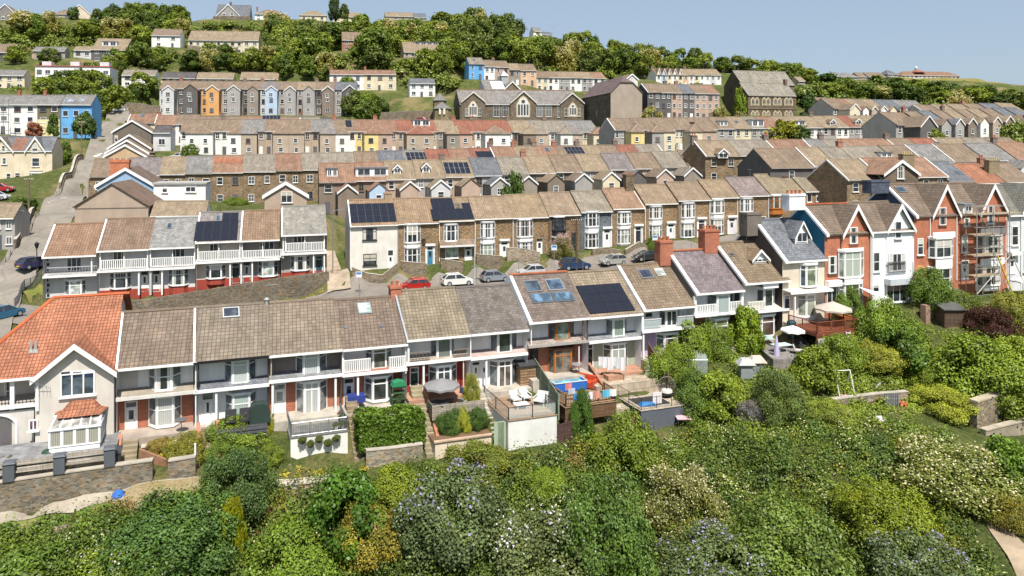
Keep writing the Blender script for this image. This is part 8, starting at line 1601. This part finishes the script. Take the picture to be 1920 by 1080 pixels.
g .tube((s0+.65,-3.05,z+.6),(s1,-3.05,z+.6),.04,5);g .build('ironwork','paint',rt,(.30,.45,.45))
root,s0,s1,z=deck('garden_room','brick garden room with white windows and a lawn roof',1817,1862,570,-3.4,-.6,-20,('brick',(.30,.17,.11)),('lawn',(.12,.14,.04)),'garden room')
railing(root,[(s0,-3.3),(s1,-3.3)],z,.9,(.3,.3,.3),bars=.9,r=.02);g=MB(GF);g .box(s0+.6,s1-.5,-3.45,-3.42,z-1.5,z-.4);g .build('window','paint',root,(.66,.66,.66));g=MB(GF)
for k in range(3):a=s0+.7+(s1-s0-1.3)*k/3;g .box(a,a+(s1-s0-1.3)/3-.12,-3.465,-3.452,z-1.4,z-.5)
g .build('pane','glass',root,(.05,.06,.07))
for i,(px,a)in enumerate(((1781,.2),(1800,-.3))):chair(gp(px,-2.2,hsd(gs(px,-2.2),-2.2)),a,(.72,.72,.70),['white plastic garden chair beside the ivy hedge','white plastic lounger chair nearest the scaffolding'][i],.7,.42,1.1,group='white chairs by the ivy hedge')
g=MB();P=gp(1793,-.9,hsd(gs(1793,-.9),-.9));g .lathe((P .x,P .y,P .z),[(.45,0),(.5,.5),(.42,1.0),(.3,1.1)],12);obj1(g,'water_butt','paint',(.24,.25,.25),'grey barrel water butt under the brick bay','water butt')
P=gp(1918,-2.0,hsd(gs(1918,-2),-2));parasol(P,1.3,2.2,(.72,.70,.66),'white parasol at the far right edge');chair(gp(1897,-1.8,hsd(gs(1897,-1.8),-1.8)),.4,(.03,.07,.2),'blue garden chair near the pale grey house',.7,.42,1.0)
g=MB(GF);s_=gs(1622,-1.4);zz=gz(1640,555,-2.0);g .hexa([(s_-.2,-2.6,zz+.25),(s_+2.2,-2.6,zz-.35),(s_+2.6,-.6,zz+.0),(s_+.1,-.4,zz+.7)],[(s_-.2,-2.6,zz+.28),(s_+2.2,-2.6,zz-.32),(s_+2.6,-.6,zz+.03),(s_+.1,-.4,zz+.73)]);o=obj1(g,'shade_sail','paint',(.80,.80,.80),'white shade sail stretched by the white gabled house','shade sail')
g=MB(GF);s_=gs(1484,-1.6);zz=hsd(s_,-1.6);g .lathe((s_,-1.6,zz),[(.42,0),(.42,1.5),(.3,1.65)],12);obj1(g,'water_butt','paint',(.02,.045,.05),'black-green water butt in front of the cream house','water butt')
rt=thing('scaffolding','steel scaffolding with boards around the brick gabled house','scaffolding',SCAF .fr .w((1,-1.5,0)));LS=SCAF .L;HS=SCAF .ez+.3
for x in(.2,LS*.36,LS*.68):
 for y in(-.7,-1.9):g=MB(SCAF .fr);g .tube((x,y,-.4),(x,y,HS+.6),.05,5);g .build('pole','metal',rt,(.42,.38,.34))
for i,z in enumerate(np .linspace(1.9,HS-.2,4)):
 for y in(-.75,-1.85):g=MB(SCAF .fr);g .tube((-.2,y,z),(LS*.75,y,z),.045,5);g .build('ledger','metal',rt,(.42,.38,.34));g=MB(SCAF .fr);g .tube((-.1,y,z+.9),(LS*.72,y,z+.9),.04,5);g .build('guard_rail','metal',rt,(.42,.38,.34))
 g=MB(SCAF .fr);g .box(0,LS*(.5 if i<3 else .95),-1.8,-.8,z+.05,z+.1);g .build('boards','wood',rt,(.40,.31,.20))
for a,b in(((.2,-1.9,0),(LS*.68,-1.9,4)),((LS*.68,-1.9,4),(.4,-1.9,HS)),((LS*.36,-3.4,-1.0),(LS*.36,-1.9,5)),((LS*.9,-3.2,-1),(LS*.68,-1.9,4.6))):g=MB(SCAF .fr);g .tube(a,b,.045,5);g .build('brace','metal',rt,(.45,.41,.36))
g=MB(SCAF .fr);g .tube((LS*.62,-2.6,-.2),(LS*.42,-1.95,4.2),.09,6);obj1(g,'rubbish_chute','paint',(.60,.45,.05),'yellow ladder tube leaning on the scaffolding','tube')
rt=thing('scaffolding','grey scaffolding on the white house left of the street','scaffolding',at(5,255,172));b0=at(-22,250,173)
for i in range(4):
 p=at(-14+10*i,252,172.5);g=MB();g .tube(p,p+Vector((0,0,9)),.07,5);g .build('pole','metal',rt,(.30,.30,.31))
for k in range(4):p,q=at(-20,248,172.5)+Vector((0,0,2*k+.5)),at(18,248,172.7)+Vector((0,0,2*k+.5));g=MB();g .tube(p,q,.07,5);g .build('ledger','metal',rt,(.30,.30,.31))
# street furniture
def pole(px,pyb,pyt,Y,r,label,col,name='telegraph_pole',arm=False,cat='pole'):
 P=at(px,pyb,Y);P .z=hz(P .x,P .y);top=CZ-(pyt-H)/F*Y;rt=thing(name,label,cat,P);g=MB();g .tube((P .x,P .y,P .z-.5),(P .x,P .y,top),r*1.15,8,r*.8);g .build('shaft','wood' if arm else 'metal',rt,col)
 if arm:
  for k in range(2):g=MB();g .box(P .x-.8,P .x+.8,P .y-.06,P .y+.06,top-.5-.5*k,top-.38-.5*k);g .build('crossarm','wood',rt,col)
  for i in range(6):x=P .x-.7+.28*i;g=MB();g .lathe((x,P .y,top-.378),[(.05,0),(.07,.1),(.03,.16)],6);g .build('insulator','paint',rt,(.6,.58,.52))
 return rt,Vector((P .x,P .y,top))
_,T1=pole(1081,508,408,96.5,.16,'tall dark telegraph pole beside the parked blue car',(.13,.09,.06),arm=True);_,T2=pole(54,408,332,111.5,.14,'telegraph pole on the lower left of the steep street',(.20,.15,.10),arm=True);_,T3=pole(153,306,226,152,.14,'telegraph pole by the blue house at the steep street',(.22,.17,.12),arm=True)
def lamp(px,pyb,pyt,Y,label,col,lantern=False):
 rt,T=pole(px,pyb,pyt,Y,.07,label,col,'street_lamp',cat='street lamp');g=MB()
 if lantern:g .lathe((T .x,T .y,T .z),[(.12,0),(.30,.55),(.34,.6),(.08,.85)],6);g .build('lantern','metal',rt,(.04,.04,.045))
 else:g .tube(T,T+Vector((1.1,-.2,.15)),.05,6);g .hexa([T+Vector((.9,-.35,.1)),T+Vector((1.6,-.45,.14)),T+Vector((1.6,-.15,.14)),T+Vector((.9,-.1,.1))],[T+Vector((.9,-.35,.22)),T+Vector((1.6,-.45,.24)),T+Vector((1.6,-.15,.24)),T+Vector((.9,-.1,.22))]);g .build('lamp_head','metal',rt,(.35,.36,.37))
lamp(69,512,466,88,'black lantern street lamp beside the dark parked car',(.04,.04,.045),True);lamp(890,529,448,91,'tall white street lamp between white and grey cars',(.66,.66,.64));lamp(28,448,397,100,'grey lamp post at the left pavement of the steep street',(.35,.36,.36));lamp(624,500,395,94,'grey lamp column at the foot of the alley',(.28,.28,.28));lamp(528,104,66,285,'distant lamp post on the wooded hill road',(.5,.5,.5));lamp(1037,74,50,372,'lamp column on the brow beside the white skyline houses',(.45,.45,.45))
def sign(px,pyb,pyt,Y,label,plate):
 rt,T=pole(px,pyb,pyt,Y,.04,label,(.4,.41,.42),'road_sign',cat='road sign');g=MB();w=.38;g .box(T .x-w,T .x+w,T .y-.07,T .y-.045,T .z-.75,T .z);g .build('plate','paint',rt,plate);g=MB();g .box(T .x-w*.8,T .x+w*.8,T .y-.075,T .y-.072,T .z-.38,T .z-.08);g .build('symbol','paint',rt,(.08,.22,.5)if plate[0]>.5 else(.7,.7,.7));return T
T=sign(673,549,509,87.5,'white and blue parking sign near the alley foot',(.72,.74,.76));T=sign(1039,505,459,95,'pale parking sign behind the silver car',(.6,.68,.74));T=sign(1228,478,441,101,'parking sign by the clipped bush at the terrace end',(.66,.7,.70))
def wire(a,b,sag,label):
 g=MB();Q=[a .lerp(b,t)-Vector((0,0,sag*4*t*(1-t)))for t in np .linspace(0,1,13)]
 for i in range(12):g .tube(Q[i],Q[i+1],.012,3)
 obj1(g,'overhead_wire','rubber',None,label,'wire')
wire(T2,T3,1.5,'overhead wire between the two telegraph poles of the steep street');wire(T1,R23 .pt(905,412,-.3),.8,'overhead wire from the dark pole to the fourth stone house');wire(T1,R23 .pt(1300,374,-.3),.9,'overhead wire from the dark pole to the stone houses by the chimneys');wire(T1,R23 .pt(1120,396,-.3),.3,'overhead wire from the dark pole to the slate-blue house');wire(T1,R23 .pt(760,421,-.3),1.2,'long overhead wire from the dark pole to the blue-doored house')
for i,(px,py,Y,c,n)in enumerate(((372,405,104,(.02,.12,.38),'covered blue boat behind the balcony houses'),)):
 P=R23 .pt(407,392,10.5);P .z=hz(P .x,P .y);rt=thing('boat',n,'boat',P);g=MB();A4=[(-2.6,-.7,.25),(2.2,-.75,.25),(2.9,0,.3),(2.2,.75,.25),(-2.6,.7,.25)];B4=[(-2.7,-1.0,1.0),(2.2,-1.05,1.0),(3.3,0,1.1),(2.2,1.05,1.0),(-2.7,1.0,1.0)];g .hexa([P+Vector(q)for q in A4],[P+Vector(q)for q in B4]);g .build('hull','paint',rt,(.55,.57,.6));g=MB();C4=[(-2.5,-.4,1.5),(2.0,-.4,1.6),(2.6,0,1.6),(2.0,.4,1.6),(-2.5,.4,1.5)];g .hexa([P+Vector((q[0],q[1],q[2]+.004))for q in B4],[P+Vector(q)for q in C4]);g .build('cover','paint',rt,c)
 # parked cars
def carparts():
 out={};hw=.88
 prof=[(-2.08,.35),(-2.12,.62),(-2.05,.86),(-1.95,.95),(1.0,.95),(1.85,.80),(2.08,.62),(2.08,.36),(1.9,.24),(-1.9,.24)]
 g=MB();n=len(prof);L_=[]
 for y,k,dz in((-hw,.965,0),(-hw*.86,1,0),(hw*.86,1,0),(hw,.965,0)):L_ .append([(x*k,y,z*(1 if abs(y)<hw*.9 else .985)+dz)for x,z in prof])
 for a,b in zip(L_,L_[1:]):
  for i in range(n):j=(i+1)%n;g .p([a[i],a[j],b[j],b[i]])
 g .p(L_[0]);g .p(L_[-1][::-1]);
 roof=[(-1.45,1.43),(-.4,1.50),(.25,1.45)];rw_=hw*.70
 g .p([(-1.45,-rw_,1.43),(-1.45,rw_,1.43),(-.4,rw_,1.50),(-.4,-rw_,1.50)]);g .p([(-.4,-rw_,1.50),(-.4,rw_,1.50),(.25,rw_,1.45),(.25,-rw_,1.45)])
 for y in(-1,1):
  for(x0,z0),(x1,z1)in(((.25,1.45),(1.05,.95)),((-1.45,1.43),(-1.98,.95)),((-.42,1.50),(-.42,.95)),((.25,1.45),(-1.45,1.43))):
   ya,yb=y*(rw_+(hw*.94-rw_)*(1.5-z0)/.55),y*(rw_+(hw*.94-rw_)*(1.5-z1)/.55);g .tube((x0,ya,z0),(x1,yb,z1),.05,5)
 out['body']=g .mesh('body','carpaint');g=MB();w2=hw*.93
 g .p([(.25,-rw_,1.44),(.25,rw_,1.44),(1.05,w2,.955),(1.05,-w2,.955)]);g .p([(-1.45,-rw_,1.42),(-1.45,rw_,1.42),(-1.98,w2,.955),(-1.98,-w2,.955)])
 for y in(-1,1):g .p([(.25,y*rw_,1.44),(1.05,y*w2,.955),(-1.98,y*w2,.955),(-1.45,y*rw_,1.42),(-.4,y*rw_,1.485)])
 out['glass']=g .mesh('windows','glass');g=MB();g .hexa([(.33*cos(k*.5236),-.1,.33*sin(k*.5236))for k in range(12)],[(.33*cos(k*.5236),.1,.33*sin(k*.5236))for k in range(12)]);out['tyre']=g .mesh('tyre','rubber');g=MB();g .hexa([(.21*cos(k*.628),-.115,.21*sin(k*.628))for k in range(10)],[(.21*cos(k*.628),.115,.21*sin(k*.628))for k in range(10)]);out['rim']=g .mesh('rim','metal')
 g=MB();g .box(-.03,.12,-.2,.2,-.07,.07);out['lamp']=g .mesh('headlight','glass');g=MB();g .box(-.03,.03,-.26,.26,-.06,.06);out['plate']=g .mesh('number_plate','paint');return out
CP=carparts()
def car(P,rz,col,label,sc=(1,1,1),group='parked cars'):
 rt=thing('parked_car',label,'car',P,group);rt .rotation_euler=(0,0,rz);rt .scale=sc
 for f in(.05,):pass
 b=link('body',CP['body'],rt,col);link('window_glass',CP['glass'],rt,(.02,.022,.026))
 for x in(-1.28,1.32):
  for y in(-.80,.80):w=link('wheel',CP['tyre'],rt,None,(x,y,.33));link('rim',CP['rim'],w,(.42,.43,.44))
 for y in(-.62,.62):link('headlight',CP['lamp'],rt,(.5,.52,.54),(1.99,y,.68));link('tail_light',CP['lamp'],rt,(.30,.01,.01),(-2.12,y,.76))
 link('number_plate',CP['plate'],rt,(.6,.6,.55),(2.10,0,.45));link('number_plate',CP['plate'],rt,(.6,.45,.05),(-2.13,0,.5))
def carat(px,py,Y,rz,col,label,sc=(1,1,1),**k):P=at(px,py,Y);P .z=hz(P .x,P .y)+.16;car(P,rz,col,label,sc,**k)
a0=R23 .rz
for px,Y,rz,c,lab,s_ in((777,89.2,a0+math .pi,(.40,.012,.012),'red hatchback parked at the near end of the car row',(.95,1,1)),(858,91.6,a0,(.72,.72,.71),'white compact crossover parked behind the tan roofs',(1.0,1,1.06)),(928,93.3,a0,(.22,.25,.29),'blue-grey hatchback parked beside the white crossover',(.92,1,.98)),(996,95.0,a0+math .pi,(.50,.51,.53),'silver hatchback parked in front of the pale stone wall',(.92,1,1)),(1078,97.2,a0,(.018,.045,.11),'dark blue tall car parked behind the telegraph pole',(1.05,1,1.12)),(1150,99.6,a0+math .pi,(.34,.33,.31),'grey-beige hatchback parked beyond the dark blue car',(.95,1,1)),(1212,101.6,a0+math .pi,(.02,.02,.025),'black saloon parked near the clipped green bush',(1,1,.95))):
 u=(px-960)/F;P=Vector((u*Y,Y,0));P .z=hz(P .x,P .y)+.16;car(P,rz,c,lab,s_)
carat(66,506,89.3,1.15,(.035,.035,.095),'dark indigo car facing up the steep street by the corner house');carat(4,603,74.5,1.3,(.015,.12,.22),'teal blue car cut off by the left edge');carat(226,206,219,3.1,(.74,.74,.74),'white car parked across the top of the steep street');carat(2,372,124,.3,(.36,.015,.015),'red car at the left edge by the cream house');carat(742,205,222,.05,(.08,.30,.42),'turquoise car parked by the roadside near the school');carat(792,203,223,.05,(.45,.03,.04),'red car parked by the roadside near the school');carat(262,362,117,.2,(.7,.7,.7),'white car behind the flat-roofed extension');carat(336,300,160,3.1,(.72,.72,.72),'white car on the back lane of the white houses');carat(-8,386,119,.2,(.6,.62,.64),'pale car at the left edge below the red one')
# camera, light, sky
cam=bpy .data .cameras .new('Camera');co=bpy .data .objects .new('Camera',cam);COL .objects .link(co)
co .location=(0,0,CZ);co .rotation_euler=(rad(90),0,0)
cam .sensor_width=36;cam .lens=36*F/1920;cam .shift_y=-(540-H)/1920;cam .clip_start=.5;cam .clip_end=6000
scene .camera=co
SD=Vector((.30*.52,-.954*.52,.854)).normalized()
sl=bpy .data .lights .new('Sun','SUN');sl .energy=4.9;sl .angle=rad(.53);sl .color=(1.0,.95,.87)
so=bpy .data .objects .new('Sun',sl);COL .objects .link(so);so .location=(0,-50,150);so .rotation_euler=(-SD).to_track_quat('-Z','Y').to_euler()
wd_=bpy .data .worlds .new('World');scene .world=wd_;wd_ .use_nodes=True;wn=wd_ .node_tree
sk=wn .nodes .new('ShaderNodeTexSky');sk .sky_type='NISHITA';sk .sun_disc=False
sk .sun_elevation=math .asin(SD .z);sk .sun_rotation=math .atan2(SD .x,SD .y);sk .altitude=0;sk .air_density=1.0;sk .dust_density=1.6;sk .ozone_density=1.4
bg=wn .nodes['Background'];bg .inputs[1].default_value=.135;mx=wn .nodes .new('ShaderNodeMix');mx .data_type='RGBA';mx .inputs[0].default_value=.72;wn .links .new(sk .outputs[0],mx .inputs[6]);mx .inputs[7].default_value=(1.9,2.35,2.9,1);wn .links .new(mx .outputs[2],bg .inputs[0])
vs=scene .view_settings;vs .view_transform='Standard';vs .look='None';vs .exposure=.56;vs .gamma=1
scene .render .engine='CYCLES';cy=scene .cycles
cy .max_bounces=6;cy .diffuse_bounces=4;cy .glossy_bounces=2;cy .transmission_bounces=3;cy .transparent_max_bounces=6;cy .caustics_reflective=False;cy .caustics_refractive=False
cy .use_adaptive_sampling=True;cy .adaptive_threshold=.02
dup={k:v for k,v in LABELS .items()if len(v)>1}
for k,v in dup .items():print('DUPLABEL',k,v[:4])
for k in LABELS:
 if len(k .split())>16:print('LONG',len(k .split()),k)
print('OBJECTS',len(bpy .data .objects),'ROOTS',len(LABELS))
